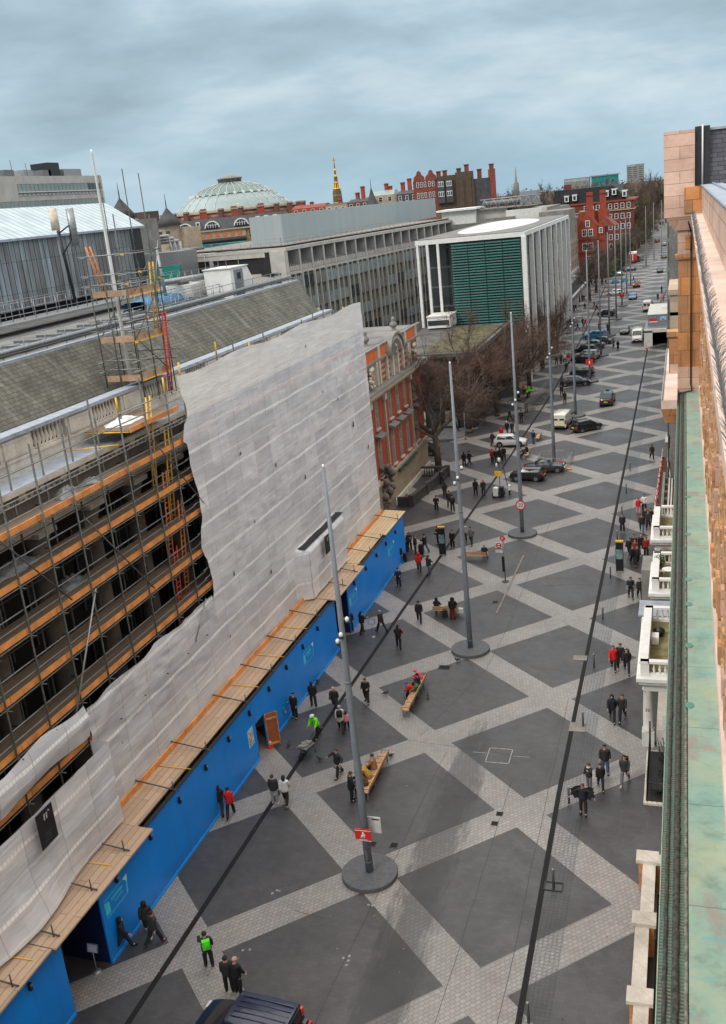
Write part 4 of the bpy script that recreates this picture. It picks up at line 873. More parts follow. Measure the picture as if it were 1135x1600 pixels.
for k in range(30):
    a = 2*PI*k/30; ca, sa = math.cos(a), math.sin(a)
    pr = [(27.7,34.3),(25.3,36.9),(22.3,39.3),(19.3,41.2),(16.1,43.5),(11.1,45.4),(5.6,46.6)]
    for (r0,z0),(r1,z1) in zip(pr,pr[1:]): b.tube((cx+r0*ca,cy+r0*sa,z0),(cx+r1*ca,cy+r1*sa,z1),.14,m_offwhite,n=4)
    b.hexa([(cx+(19.2+d)*math.cos(a+o),cy+(19.2+d)*math.sin(a+o),z_) for z_ in (40.8,41.9) for (d,o) in ((0,-.05),(1.2,0),(0,.05),(-1,0))], m_white)
b.build('dome_ribs', ra)
b = MB(); b.lathe((cx,cy,0), [(6,46.3),(6,48.0),(6.6,48.1),(6.6,48.4),(3.5,49.2),(.2,50)], m_greyc, 8); b.build('lantern', ra)
for k in range(24):
    a = 2*PI*k/24; b = MB(); b.box(cx+34*math.cos(a)-1,cy+34*math.sin(a)-1,28,cx+34*math.cos(a)+1,cy+34*math.sin(a)+1,34.8,m_brickredd); b.box(cx+34*math.cos(a)-1.3,cy+34*math.sin(a)-1.3,34.2,cx+34*math.cos(a)+1.3,cy+34*math.sin(a)+1.3,34.6,m_cream); b.build('turret', ra)
# curved mansion in front of the hall
cm = thing('college_building', 'pale building with slate mansard and arched dormers before the domed hall', 'building', (-118,228,0))
F = Fr((-133,222.5),(-103,236.5))
if F.n.y > 0: F.n = -F.n
Lw = F.len; bx0 = [F.p(0,0,0)[:2], F.p(Lw,0,0)[:2], F.p(Lw,-20,0)[:2], F.p(0,-20,0)[:2]]
b = MB(); slab(b, bx0, 0, 27, m_yb); F.box(b, 0, Lw*.62, 0, .15, 24.9, 26.9, m_cream); 
for k in range(9): F.box(b, .6+2.2*k, 1.7+2.2*k, .15, .25, 25.4, 26.5, m_brickor)
F.box(b, -.3, Lw+.3, 0, .6, 27, 27.4, m_cream); F.box(b, 0, Lw*.62, 0, .2, 20, 24.2, m_glass); F.box(b, 0, Lw*.62, .2, .8, 24.2, 24.6, m_slated); F.box(b, 0, Lw*.62, .2, .4, 22.2, 23.6, m_tealglass); b.build('wall', cm)
b = MB(); b.hexa([F.p(0,0,27.4),F.p(Lw,0,27.4),F.p(Lw,-12,27.4),F.p(0,-12,27.4),F.p(0,-2,30.6),F.p(Lw,-2,30.6),F.p(Lw,-11,30.6),F.p(0,-11,30.6)], m_slated); b.build('roof', cm)
for s0 in (3.2,11,19.5):
    b = MB(); pts = [(1.9*math.cos(PI*i/10), 1.9*math.sin(PI*i/10)) for i in range(11)]
    b.v = []; 
    def arch(d0, d1, r, m):
        n0 = len(b.v); b.v += [F.p(s0+r*px, d0, 28+r*pz*.9) for px,pz in [(math.cos(PI*i/10),math.sin(PI*i/10)) for i in range(11)]]; b.v += [F.p(s0+r*px, d1, 28+r*pz*.9) for px,pz in [(math.cos(PI*i/10),math.sin(PI*i/10)) for i in range(11)]]
        for i in range(10): b.face([n0+i,n0+i+1,n0+12+i,n0+11+i], m)
        b.face([n0+i for i in range(11)], m); b.face([n0+11+i for i in range(11)][::-1], m)
    arch(-1.5,.1,2.2,m_white); arch(.1,.14,1.85,m_glass)
    for i in (-1,-.4,.2,.8): F.box(b, s0+i*1.2, s0+i*1.2+.12, .14, .2, 28, 29.2, m_white)
    F.box(b, s0-1.8, s0+1.8, .14, .2, 28.7, 28.82, m_white); b.build('arched_dormer', cm)
for s0 in (7,24.5,27,29.6): 
    b = MB(); F.box(b, s0-.6, s0+.6, -2, .1, 28, 30, m_white); F.box(b, s0-.35, s0+.35, .1, .14, 28.3, 29.7, m_glass); b.build('dormer', cm)
for s0 in (9,18,26): 
    b = MB(); F.box(b, s0-.9, s0+.9, -6, -4.5, 28, 33.5, m_brickred); F.box(b, s0-1.1, s0+1.1, -6.2, -4.3, 32.6, 33, m_cream); b.build('chimney', cm)
for s0 in (22,24.5,27,30.5):
    for zc in (25.3,22): F.win(cm, s0, zc, 1.1, 1.8, m_cream, m_glass, (1,1), None, .15, .12, sub=False)
# conical turrets and small skyline houses
def turret(x, y, r, z0, z1, zt, lbl, wall, roof):
    o = thing('turret_house', lbl, 'turret', (x,y,0)); b = MB(); b.lathe((x,y,0), [(r,z0),(r,z1)], wall, 12, sm=False); b.box(x-r*1.6,y,0,x+r*1.6,y+r*3,z1-.5,wall); b.build('wall', o)
    b = MB(); b.lathe((x,y,0), [(r*1.25,z1),(r*.75,z1+(zt-z1)*.35),(.12,zt-.8),(.1,zt),(.03,zt+1.8)], roof, 12); b.build('roof', o)
    b = MB()
    for q in (-.5,.3): b.box(x+r*q-.3,y-r-.05,z1-2.2,x+r*q+.3,y-r*.8,z1-.9,m_glass)
    b.build('window', o); return o
turret(-86.3,133,2.1,12,29.9,34.0,'cream turret with dark conical slate roof left of the domed hall',m_cream,m_slated)
turret(-83.6,112,2.0,12,32,36.0,'tall narrow grey slate spire roof behind the zinc shed',m_greyc,m_slated)
b = MB(); b.box(-103,147,0,-98.5,152,33.2,m_brown); b.box(-99.5,147.5,0,-95,152,29.5,m_brown); b.box(-101.5,146.9,29.5,-100.6,147,32,m_glass2); b.box(-99.3,147.4,27.6,-95.4,147.5,29,m_glass2); b.build('brick_block', label='dark brown brick block on the skyline between two turret roofs', cat='building')
pw = thing('service_block', 'low service building with columns and big silver pipes below the cream turret', 'building', (-84,124,0))
b = MB(); b.box(-92,124,10,-78,130,25.3,m_dark); b.box(-92,123.7,25,-78,130,25.6,m_greyc); b.build('wall', pw)
for k in range(5): 
    b = MB(); b.box(-91.4+2.6*k,123.5,18,-90.8+2.6*k,124,25,m_cream); b.build('column', pw)
b = MB(); 
for k in range(3): b.path([(-80+.9*k,121,19),(-80+.9*k,121,28.2-.5*k),(-82.5,121,28.2-.5*k)], .35, m_galv, 8)
b.path([(-92,122,27),(-84,122,27)], .5, m_galv, 8); b.tube((-83.2,122,18),(-83.2,122,29.4),.5,m_galv); b.build('pipes', pw)
of = thing('office_block', 'pale concrete office block with ribbon windows above the zinc shed roof', 'building', (-80,80,0))
b = MB(); b.box(-100,20,0,-80,101.5,38.6,m_concrete); b.box(-80.02,79.5,36.38,-79.7,101,36.48,m_white); b.build('wall', of)
F = Fr((-80,20),(-80,101.5))
if F.n.x < 0: F.n = -F.n
for k in range(22): 
    F.win(of, 60+k*.98, 37.0, .8, .95, m_greyc, m_dglass if k < 18 else m_glass, (0,0), None, .08, .04, sub=False)
for k in range(21): F.win(of, 60+k*.98, 36.12, .5, .32, m_greyc, m_offwhite, (0,0), None, .08, .04, sub=False)
for k in range(26): F.win(of, 34+k*1.85, 34.75, 1.5, .85, m_greyc, m_dglass, (1,0), None, .1, .05, sub=False)
b = MB()
for k in range(8): b.cbox((-84,60+k*4.5,39.3), (2,2.2,.9), random.choice([m_steelgrey,m_galv]))
b.box(-86,92,38.6,-83,95,40.8,m_black); b.box(-87,96,38.6,-83,100.8,39.9,m_galv); b.build('roof_units', of)
b = MB()
for k in range(9): b.tube((-82,58+k*3.4,38.6),(-82,58+k*3.4,40.2+random.random()),.05,m_steelgrey,n=4)
b.build('aerials', of)
# gilded memorial spire
me_ = thing('memorial_spire', 'thin gilded gothic spire with a cross on the skyline', 'spire', (-160.5,453,0))
m_gold = mat('gilding', (.75,.36,.03), .35, .4, .6, metal=.6); m_spire = mat('spire_stone', (.12,.09,.06), .7, .4, .5)
b = MB(); b.lathe((-160.5,453,0), [(4.5,20),(4.5,30.5),(2.6,31.5),(2.3,38),(1.3,39),(1.0,44),(.55,45),(.25,51)], m_spire, 8, sm=False); b.build('shaft', me_)
b = MB()
for (z_, r_) in ((32,2.9),(35.5,2.6),(38.6,2.2),(41.5,1.4),(44.6,1.1),(47.5,.7)): b.lathe((-160.5,453,0), [(r_*.9,z_),(r_,z_+.3),(r_*.5,z_+1.3)], m_gold, 8)
for k in range(8): a = k*PI/4; b.tube((-160.5+2.6*math.cos(a),453+2.6*math.sin(a),31),(-160.5+.9*math.cos(a),453+.9*math.sin(a),43),.22,m_gold,n=4)
b.box(-160.7,452.9,51,-160.3,453.1,54.3,m_gold); b.box(-161.5,452.9,52.6,-159.5,453.1,53,m_gold); b.build('gilded_work', me_)
# red mansions on the skyline
rm = thing('mansion_flats', 'row of red brick gabled flats with grey bays and tall chimneys on the skyline', 'building', (-62,280,0))
F = Fr((-75,277),(-46,283.5))
if F.n.y > 0: F.n = -F.n
b = MB()
def seg(a0, a1, z1, m, dep=0): F.box(b, a0, a1, -12, dep, 0, z1, m)
seg(.2,7.9,35.3,m_far); seg(7.9,13.8,36.3,m_brown); seg(13.8,19.5,36.9,m_brown,.5); seg(19.5,24.5,34.4,m_slated); seg(24.6,26.4,36.9,m_far)
for s0 in (2.2,6): 
    n0 = len(b.v); pt = [(-1.9,35.2),(1.9,35.2),(1.7,36.6),(.8,37.4),(.6,38.2),(0,38.6),(-.6,38.2),(-.8,37.4),(-1.7,36.6)]
    b.v += [F.p(s0+px,.2,pz) for px,pz in pt]+[F.p(s0+px,-1,pz) for px,pz in pt]
    for i in range(9): b.face([n0+i,n0+(i+1)%9,n0+9+(i+1)%9,n0+9+i], m_far)
    b.face([n0+i for i in range(9)], m_far)
b.build('wall', rm)
for s0 in (1.6,2.8,5.4,6.6,4):
    for zc in (31,34.3): F.win(rm, s0, zc, .5, 1.4, m_white, m_glass, (0,1), None, .12, .3, sub=False)
for s0 in (9,11.6):
    b = MB(); F.box(b, s0-1.1, s0+1.1, 0, .9, 28, 35.2, m_slated); F.box(b, s0-.9, s0+.9, .9, .95, 30, 31.6, m_white); F.box(b, s0-.9, s0+.9, .9, .95, 33, 34.6, m_white)
    for q in (-.6,0,.6): 
        for z_ in (30.2,33.2): F.box(b, s0+q-.2, s0+q+.2, .95, 1, z_, z_+1.2, m_glass)
    b.build('bay_window', rm)
F.box(b := MB(), 14.5, 16.2, .5, .7, 20, 34.5, m_brown); F.box(b, 17, 18.6, .5, .75, 20, 35.5, m_brown); b.build('buttress', rm)
for (s0, zt) in ((8.5,38.3),(10.5,38.4),(15,38.6),(21.5,37.7),(25.4,38.9),(17.5,39.5)):
    b = MB(); F.box(b, s0-.7, s0+.7, -4, -2.6, 33, zt-.6, m_far if s0 != 15 else m_brown); F.box(b, s0-.85, s0+.85, -4.2, -2.4, zt-.7, zt-.4, m_brickredd); b.build('chimney', rm)
def house(name, label, p, q, z1, wall, roof, chim=(), rz=1.5, dep=9, wins=3):
    o = thing(name, label, 'building', (p[0],p[1],0)); f = Fr(p, q)
    if f.n.y > 0: f.n = -f.n
    b = MB(); f.box(b, 0, f.len, -dep, 0, 0, z1, wall); b.build('wall', o)
    b = MB(); b.hexa([f.p(0,0,z1),f.p(f.len,0,z1),f.p(f.len,-dep,z1),f.p(0,-dep,z1),f.p(.5,-dep*.35,z1+rz),f.p(f.len-.5,-dep*.35,z1+rz),f.p(f.len-.5,-dep*.65,z1+rz),f.p(.5,-dep*.65,z1+rz)], roof); b.build('roof', o)
    for k in range(wins): f.win(o, f.len*(k+.5)/wins, z1-1.4, f.len/wins*.35, 1.5, m_white, m_glass, (0,1), None, .12, .1, sub=False)
    for (s0, zt) in chim:
        b = MB(); f.box(b, s0-.6, s0+.6, -dep*.5-.8, -dep*.5+.5, z1, zt, m_brickred); f.box(b, s0-.75, s0+.75, -dep*.5-1, -dep*.5+.7, zt-.5, zt-.3, m_brickredd); b.build('chimney', o)
    return o
house('mansion_house','brick house with two round topped chimneys right of the gilded spire',(-104.99,300.00,31.68)[:2],(-97.42,300.00,31.60)[:2],31.2,m_brickredd,m_slated,((2.5,34.4),(4.6,36.3)),1)
house('mansion_house','house with pale glazed roof and banded red wall on the skyline',(-100.89,310.00,32.56)[:2],(-90.57,310.00,32.65)[:2],32.6,m_cream,m_dglass,((6.4,36.6),(7.8,35.6)),1.6)
house('mansion_house','slate bay fronted house with brick stacks left of the red gabled flats',(-84.18,290.00,31.41)[:2],(-77.03,290.00,31.74)[:2],32.2,m_slated,m_slated,((1.2,36),(3.6,37),(5.6,34.5)),1)
house('mansion_house','low house with red patch and aerials beside the gilded spire foot',(-120.42,320.00,32.38)[:2],(-112.02,320.00,32.49)[:2],30.8,m_cream,m_slated,((4.5,33),),.8)
house('mansion_house','red tiled rooftops with chimneys between the dome and gilded spire',(-138.09,330.00,32.35)[:2],(-123.99,330.00,32.21)[:2],31.0,m_brickred,m_tile,((3,33.5),(7,33.2)),1.2, wins=4)
b = MB(); p = (-77.70,240.00,30.34); b.lathe((p[0],p[1],0), [(3,26),(2.2,28.5),(.7,32.6),(.12,34.4),(.04,37)], m_slated, 10); b.build('conical_roof', label='grey conical roof with finial poking over the pale roof screen', cat='roof')
# far skyline
ft = thing('tower_block', 'distant slab tower block above the park trees', 'building', (-60,1456,0)); b = MB(); b.box(-70,1450,0,-47,1462,46,m_greyc); b.box(-70.2,1449.5,43,-58,1462,45.5,m_dglass); b.build('wall', ft)
F = Fr((-70,1450),(-47,1450))
if F.n.y > 0: F.n = -F.n
for k in range(3):
    for j in range(6): F.win(ft, 4+7.5*k, 42-2.6*j, 5.4, 1.3, m_concrete, m_glass, (2,0), None, .2, .2, sub=False)
b = MB(); b.box(-102,1254,0,-70,1262,35.4,m_tealglass); b.box(-104,1253,34.6,-68,1263,35.9,m_galv); b.build('office_block', label='distant long teal glass office roof on the horizon', cat='building')
b = MB(); b.box(-135,1254,0,-104,1262,35.2,m_greyc); b.box(-134,1253.8,31,-105,1254,34,m_glass2); b.build('office_block', label='distant grey flats left of the teal glass roof', cat='building')
b = MB(); b.lathe((-131,847,0), [(2.6,20),(2.4,34),(1.2,36),(.2,48)], m_greyc, 8); b.build('church_spire', label='distant slim pale church spire on the horizon', cat='spire')

# ------------------------------------------------------------------ right-hand building (the camera looks along its parapet)
m_pinks = stone('pink_sandstone', (.80,.56,.44), (.64,.42,.33), 1.5, .52, .012, (.30,.2,.16), .8, .45)
m_pink = mat('pink_stone_coping', (.70,.54,.46), .75, .22, .8, bump=.15)
m_sand = stone('orange_sandstone', (.74,.33,.12), (.46,.25,.13), .62, .85, .014, (.2,.12,.06), .8, .5)
m_rub = mat('rough_golden_stone', (.56,.33,.17), .95, .45, 6, bump=.8)
t = NT('copper_patina'); n1 = t.noise(.5, 6); n2 = t.noise(2.2, 7, rough=.7); P = t.tc.outputs['Object']
c1 = t.ramp(n1, [(.3, (.20,.35,.31)), (.5, (.26,.37,.30)), (.7, (.34,.38,.27))])
c1 = t.mix(.7, c1, t.ramp(n2, [(.30, (.5,.55,.55)), (.48, (.95,1,1)), (.72, (1.3,1.2,1.1))]), 'MULTIPLY')
c1 = t.mix(t.ramp(t.noise(1.7, 6, rough=.6), [(.56, (0,0,0)), (.72, (.4,.4,.4))]), c1, (.40,.42,.22))
c1 = t.mix(t.ramp(t.noise(.9, 7, stretch=(1.2,.8,1), rough=.65), [(.53, (0,0,0)), (.62, (.85,.85,.85))]), c1, (.30,.25,.22))
c1 = t.mix(t.ramp(t.noise(2.6, 6, stretch=(.6,2.2,1), rough=.7), [(.57, (0,0,0)), (.70, (.7,.7,.7))]), c1, (.08,.36,.40))
xs = t.n('ShaderNodeSeparateXYZ'); t.l(P, xs.inputs[0]); yy = t.math('ADD', xs.outputs[1], t.math('MULTIPLY', t.noise(3, 3), .08))
c1 = t.mix(t.math('MULTIPLY', t.math('LESS_THAN', t.math('PINGPONG', yy, 1.25), .012), .6), c1, (.04,.12,.10)); t.col(c1)
t.b.inputs['Roughness'].default_value = .6; t.bump(n2, .35, .02); m_cop = t.m
t = NT('gutter_mesh'); P = t.tc.outputs['Object']; wv = t.n('ShaderNodeTexWave'); wv.bands_direction = 'Y'; wv.inputs['Scale'].default_value = 5; wv.inputs['Distortion'].default_value = 1.5; t.l(P, wv.inputs['Vector'])
t.col(t.mix(t.ramp(t.noise(1.5, 6, rough=.7), [(.4, (0,0,0)), (.65, (1,1,1))]), t.mix(wv.outputs[0], (.05,.06,.05), (.17,.20,.16)), (.09,.19,.14))); t.bump(wv.outputs[0], .8, .02); t.b.inputs['Roughness'].default_value = .8; m_mesh = t.m
m_rope = mat('dark_mesh', (.05,.052,.045), .9, .7, 14); mat('grey_lead_roll', (.17,.16,.135), .85, .6, 10)
def rope(b, x, r, m, sd):
    y = -46; p = None
    while y < 6.2:
        q = (x+.012*noise.noise((y*3,sd,0))+.006*noise.noise((y*14,sd,2)), y, 20.05); rr = r*(1+.35*noise.noise((y*9,sd,5)))
        if p: b.tube(p[0], q, p[1], m, rr, n=6, cap=False)
        p = (q, rr); y += .09
tb = thing('terracotta_building', 'pink and orange stone building with green copper ledge at the right edge', 'building', (9,0,0))
YN, YF = -46, 6.2
b = MB(); b.box(8.66,YN,0,14,YF,24.6,m_sand); b.box(7.98,YN,0,8.66,60,19.9,m_cream); b.build('wall', tb)
b = MB(); b.box(8.0,YN,19.9,8.68,YF-.02,20.1,m_cop); b.build('copper_ledge', tb)
b = MB(); b.box(7.60,YN,19.86,8.0,YF,20.04,m_mesh); rope(b, 7.69, .03, m_rope, 1); rope(b, 7.83, .048, m_rope, 2); rope(b, 7.80, .025, m_rope, 7); rope(b, 7.965, .028, MATS['grey_lead_roll'], 3); 
b.box(7.59,YN,19.7,7.605,YF,20.05,m_cop); b.build('gutter_edge', tb)
b = MB()
for k,y in enumerate([-24.2,-21.5,-19.2,-17.6,-14.1,-10.5,-7]):
    if k: b = MB()
    b.lathe((8.03,y,20.1), [(.13,0),(.12,.012)], mat('patina_spot', (.10,.26,.21), .5), 12, sx=.7, sy=1); b.build('drip_spot', tb)
# rough masonry between the ledge and the cornice
b = MB(); random.seed(11)
y = YN
while y < YF:
    h_ = random.uniform(.25,.6)
    for row in range(9):
        z0 = 20.45+row*.78; d_ = random.uniform(-.02,.10)*(1 if random.random()<.6 else .3)
        b.box(8.66-max(.01,d_),y,z0,8.75,y+h_*random.uniform(.6,.95),z0+random.uniform(.3,.66),random.choice([m_rub,m_pinks,m_rub,m_sand]))
    y += h_
b.box(8.56,YN,20.1,8.7,YF,20.42,m_pink); b.build('rough_masonry', tb)
b = MB()
b.box(8.66,YN,24.5,14,YF,27.4,m_rub); b.box(8.35,YN,27.4,14,YF,27.8,m_pink); b.prism([(8.35,27.8),(8.2,28.15),(8.2,28.3),(8.7,28.3),(8.7,27.8)], 'y', YN, YF, m_pink); b.build('cornice', tb)
b = MB(); b.box(8.66,YN,28.3,14,YF,29.45,m_pinks); b.build('parapet', tb)
b = MB(); b.box(8.62,YN,29.45,9.5,YF,29.5,m_lead); b.tube((8.64,YN,29.48),(8.64,YF,29.48),.045,m_lead,n=8); b.tube((9.1,YN,29.52),(9.1,YF,29.52),.05,m_lead,n=8); b.build('lead_coping', tb)
# anti-bird spikes on the cornice edge
b = MB(); random.seed(2); b.box(8.24,YN,28.3,8.27,YF,28.315,m_steelgrey)
y = -38
while y < YF-.3:
    for k in range(3):
        a = random.uniform(-.9,.9); b.tube((8.255,y+k*.03,28.31),(8.255+.13*math.sin(a)+.03,y+k*.03+.05,28.31+.13*math.cos(a)),.0022,m_steelgrey,n=3,cap=False)
    y += .075
b.build('bird_spikes', tb)
# far end pier, corbel block and gable
b = MB(); b.box(7.63,YF,19.6,8.8,YF+1.0,26.8,m_sand); b.box(7.6,YF-.06,20.1,8.82,YF,21.3,m_pinks); b.box(7.5,YF-.08,26.3,8.9,YF+1,26.5,m_sand); b.box(7.62,YF-.04,26.5,8.8,YF+1,27.6,m_pinks); b.box(7.95,YF-.08,26.75,8.45,YF-.04,27.35,m_sand); b.build('pier', tb)
b = MB(); b.hexa([(7.5,YF-.15,27.6),(8.9,YF-.15,27.6),(8.9,YF+2,27.6),(7.5,YF+2,27.6),(7.1,YF-.4,28.2),(8.9,YF-.4,28.2),(8.9,YF+2,28.2),(7.1,YF+2,28.2)], m_pinks); b.box(7.04,YF-.42,28.2,8.35,YF+2.2,31.85,m_pinks); b.box(7.9,YF-.5,28.35,8.66,YF-.42,29.45,m_sand); b.build('gable_block', tb)
b = MB(); b.box(8.36,YF-.2,29.5,8.98,YF+1.8,31.95,mat('black_flashing', (.02,.021,.024), .5, .3, 3)); b.tube((8.67,YF-.28,29.5),(8.67,YF-.28,32.0),.035,m_white); b.build('flue', tb)
b = MB(); t = NT('dark_slate_courses'); br = t.brick(t.wallvec(), .5, .19, .014, (.10,.105,.12), (.07,.07,.085), (.015,.015,.02)); t.col(br.outputs[0]); t.b.inputs['Roughness'].default_value = .6; t.bump(br.outputs['Fac'], -.5, .02)
b.hexa([(8.98,YF-.1,29.5),(14,YF-.1,29.5),(14,YF+2,29.5),(8.98,YF+2,29.5),(8.98,YF+.1,31.75),(14,YF+.1,31.75),(14,YF+2,31.75),(8.98,YF+2,31.75)], t.m); b.box(8.98,YF,31.75,14,YF+2,31.85,m_lead); b.build('slate_roof', tb)
b = MB(); b.path([(8.3,YF-.14,29.4),(8.28,YF-.12,28.3),(8.05,YF-.3,28.1),(8.2,YF-.2,27.5),(8.2,YF-.12,26.6),(8.2,YF-.1,20.5),(8.25,YF-.3,20.2),(7.7,YF-.4,20.14)], .035, m_black, 8); b.build('downpipe', tb)
# lower bay: pink slab and small terracotta balcony pier
b = MB(); b.box(6.9,3.5,19.9,7.6,18,20.3,m_pink); b.hexa([(7.05,3.7,19.2),(7.6,3.7,19.2),(7.6,18,19.2),(7.05,18,19.2),(6.9,3.5,19.9),(7.6,3.5,19.9),(7.6,18,19.9),(6.9,18,19.9)], m_sand); b.box(6.92,3.5,20.3,6.98,18,20.34,m_steelgrey); b.build('bay_cornice', tb)
b = MB(); b.box(7.15,10,20.3,7.62,10.8,22.2,m_sand); b.box(7.05,9.9,22.2,7.66,10.9,22.45,m_sand); b.box(7.2,9.95,20.3,7.6,10.0,20.8,m_pinks); b.build('balcony_pier', tb); b = MB(); b.box(7.1,18,20.0,7.6,19,23.4,m_cream); b.box(7.0,17.9,23.4,7.7,24,23.7,m_cream)
for k in range(8): b.lathe((7.3,19.4+.5*k,22.4), [(.1,0),(.05,.1),(.12,.4),(.05,.8),(.1,1)], m_cream, 8)
b.box(7.1,18,22.2,7.6,24,22.4,m_cream); b.build('upper_balustrade', tb)
# far right terraces wrapped in grey netting
t = NT('grey_netting'); t.col(t.mix(.7, t.ramp(t.noise(.5, 6, stretch=(1,1,.3)), [(.3, (.07,.07,.065)), (.7, (.26,.26,.25))]), t.ramp(t.noise(5, 4), [(.3, (.5,.5,.5)), (.7, (1.3,1.3,1.3))]), 'MULTIPLY')); m_net = t.m
fw = thing('netted_terrace', 'far terrace wrapped in grey scaffold netting behind the orange stone pier', 'building', (8,100,0))
b = MB(); b.box(6.5,58,0,16,140,25.4,m_net); b.box(7.3,140,0,16,260,24,m_net); b.build('wall', fw)
for k in range(16):
    b = MB(); b.tube((6.35,58+5.2*k,0),(6.35,58+5.2*k,25.8),.06,m_pole); b.build('standard', fw)
for k in range(9):
    b = MB(); b.box(6.2,58,2.2+2.7*k,6.5,140,2.3+2.7*k,m_steelgrey); b.tube((6.3,58,3.2+2.7*k),(6.3,140,3.2+2.7*k),.04,m_galv); b.build('lift', fw)
for k in range(6):
    b = MB(); b.box(7.0,141+16*k,0,7.3,149+16*k,4.2,m_greyc); b.box(6.85,141+16*k,4.2,7.3,149+16*k,4.5,m_greyc); b.build('porch', fw)
# white porches with balustraded balconies
def balus(b, p0, p1, z, h, m, sp=.26, r=.07):
    p0 = Vector(p0); p1 = Vector(p1); k = max(1, int((p1-p0).length/sp))
    for i in range(k): q = p0.lerp(p1, (i+.5)/k); b.lathe((q.x,q.y,z), [(r,0),(r*.5,.08*h),(r*1.15,.35*h),(r*.5,.75*h),(r,h)], m, 8)
def porch(y0, y1, x0, label, steps=True, num=None):
    o = thing('white_porch', label, 'porch', (x0,(y0+y1)/2,0), group='white stucco porches on the right')
    b = MB(); b.box(x0,y0,3.95,8.0,y1,4.15,m_offwhite); b.box(x0-.12,y0-.12,4.15,8.0,y1+.12,4.35,m_white); b.box(x0+.25,y0+.25,3.45,8.0,y1-.25,3.95,m_offwhite); b.build('entablature', o)
    MB().box(x0+.5,y0+.55,4.35,8.0,y1-.55,4.37,mat('mossy_terrace', (.17,.15,.07), .9, .4, 2)).build('terrace_floor', o)
    b = MB(); 
    for (a, c) in (((x0+.2,y0+.35),(7.98,y0+.35)),((x0+.2,y1-.35),(7.98,y1-.35))):
        b.box(a[0]-.1,a[1]-.14,4.35,c[0],a[1]+.14,4.5,m_white); b.box(a[0]-.1,a[1]-.17,5.12,c[0],a[1]+.17,5.26,m_white); b.box(a[0]-.1,a[1]-.17,4.35,a[0]+.35,a[1]+.17,5.26,m_white); balus(b, (a[0]+.45,a[1],0), (c[0],c[1],0), 4.5, .62, m_white)
    b.box(x0+.1,y0+.2,4.35,x0+.45,y1-.2,5.12,m_white); b.box(x0+.05,y0+.15,5.12,x0+.5,y1-.15,5.26,m_white); b.build('balustrade', o)
    for y_ in (y0+.55, y1-.55):
        b = MB(); b.box(x0+.12,y_-.33,0,x0+.78,y_+.33,.9,m_offwhite); b.lathe((x0+.45,y_,.9), [(.33,0),(.33,.08),(.27,.16),(.265,1.2),(.23,2.4),(.24,2.45),(.31,2.55)], m_offwhite, 20); c_ = b.build('column', o)
        if num and y_ < (y0+y1)/2: text_mesh(num, .26, m_black, (x0+.45-.02, y_-.262, 2.25), (1,0,0), (0,0,1), 'house_number', c_)
    b = MB(); b.box(x0+.9,y0+.4,0,8.0,y0+.52,1.0,m_offwhite); b.box(7.7,y0+.6,0,8.0,y1-.6,3.4,m_offwhite); b.box(7.66,y0+1.4,.3,7.7,y0+2.8,2.9,m_dark); b.box(x0+1.2,y0+.35,1.1,7.9,y0+.4,1.9,m_offwhite); b.build('side_wall', o)
    b = MB(); 
    for k in range(3): b.box(x0+.85,y0+.7,0,7.6,y1-.7,.15*(k+1)-.02,m_port) if k==0 else b.box(x0+.85+.3*k,y0+.7,.15*k,7.6,y1-.7,.15*(k+1)-.02,m_port)
    b.build('steps', o); return o
pp = porch(6.9,14.8,5.55,'nearest white porch with round column and house number','y',num='32')
b = MB(); b.box(6.1,11,4.4,6.5,11.7,4.85,m_white); b.build('planter', label='small white box on the mossy terrace of the nearest white porch', cat='planter')
b = MB(); b.ball((6.5,12.3,4.65), (.35,.3,.28), m_black, 10, 6); b.box(6.3,12.1,4.37,6.7,12.5,4.45,m_black); b.build('flower_pot', label='dark pot with plant remains beside the white box on the porch terrace', cat='plant pot')
porch(18.7,24.2,5.8,'second white porch with garden chair and plants on its terrace')
porch(28.9,34.6,5.6,'third white porch farthest from the camera beside the works trench')
b = MB(); b.box(5.0,24.6,0,7.9,27.5,3.6,m_greyc); b.build('porch_base', label='grey flat roofed porch between the second and third white porches', cat='porch')
b = MB(); b.box(5.3,16.0,0,7.9,18.2,3.9,m_port); b.box(5.15,15.9,3.9,7.9,18.3,4.0,m_lead); b.build('porch_base', label='lead covered porch roof between the nearest and second white porches', cat='porch')
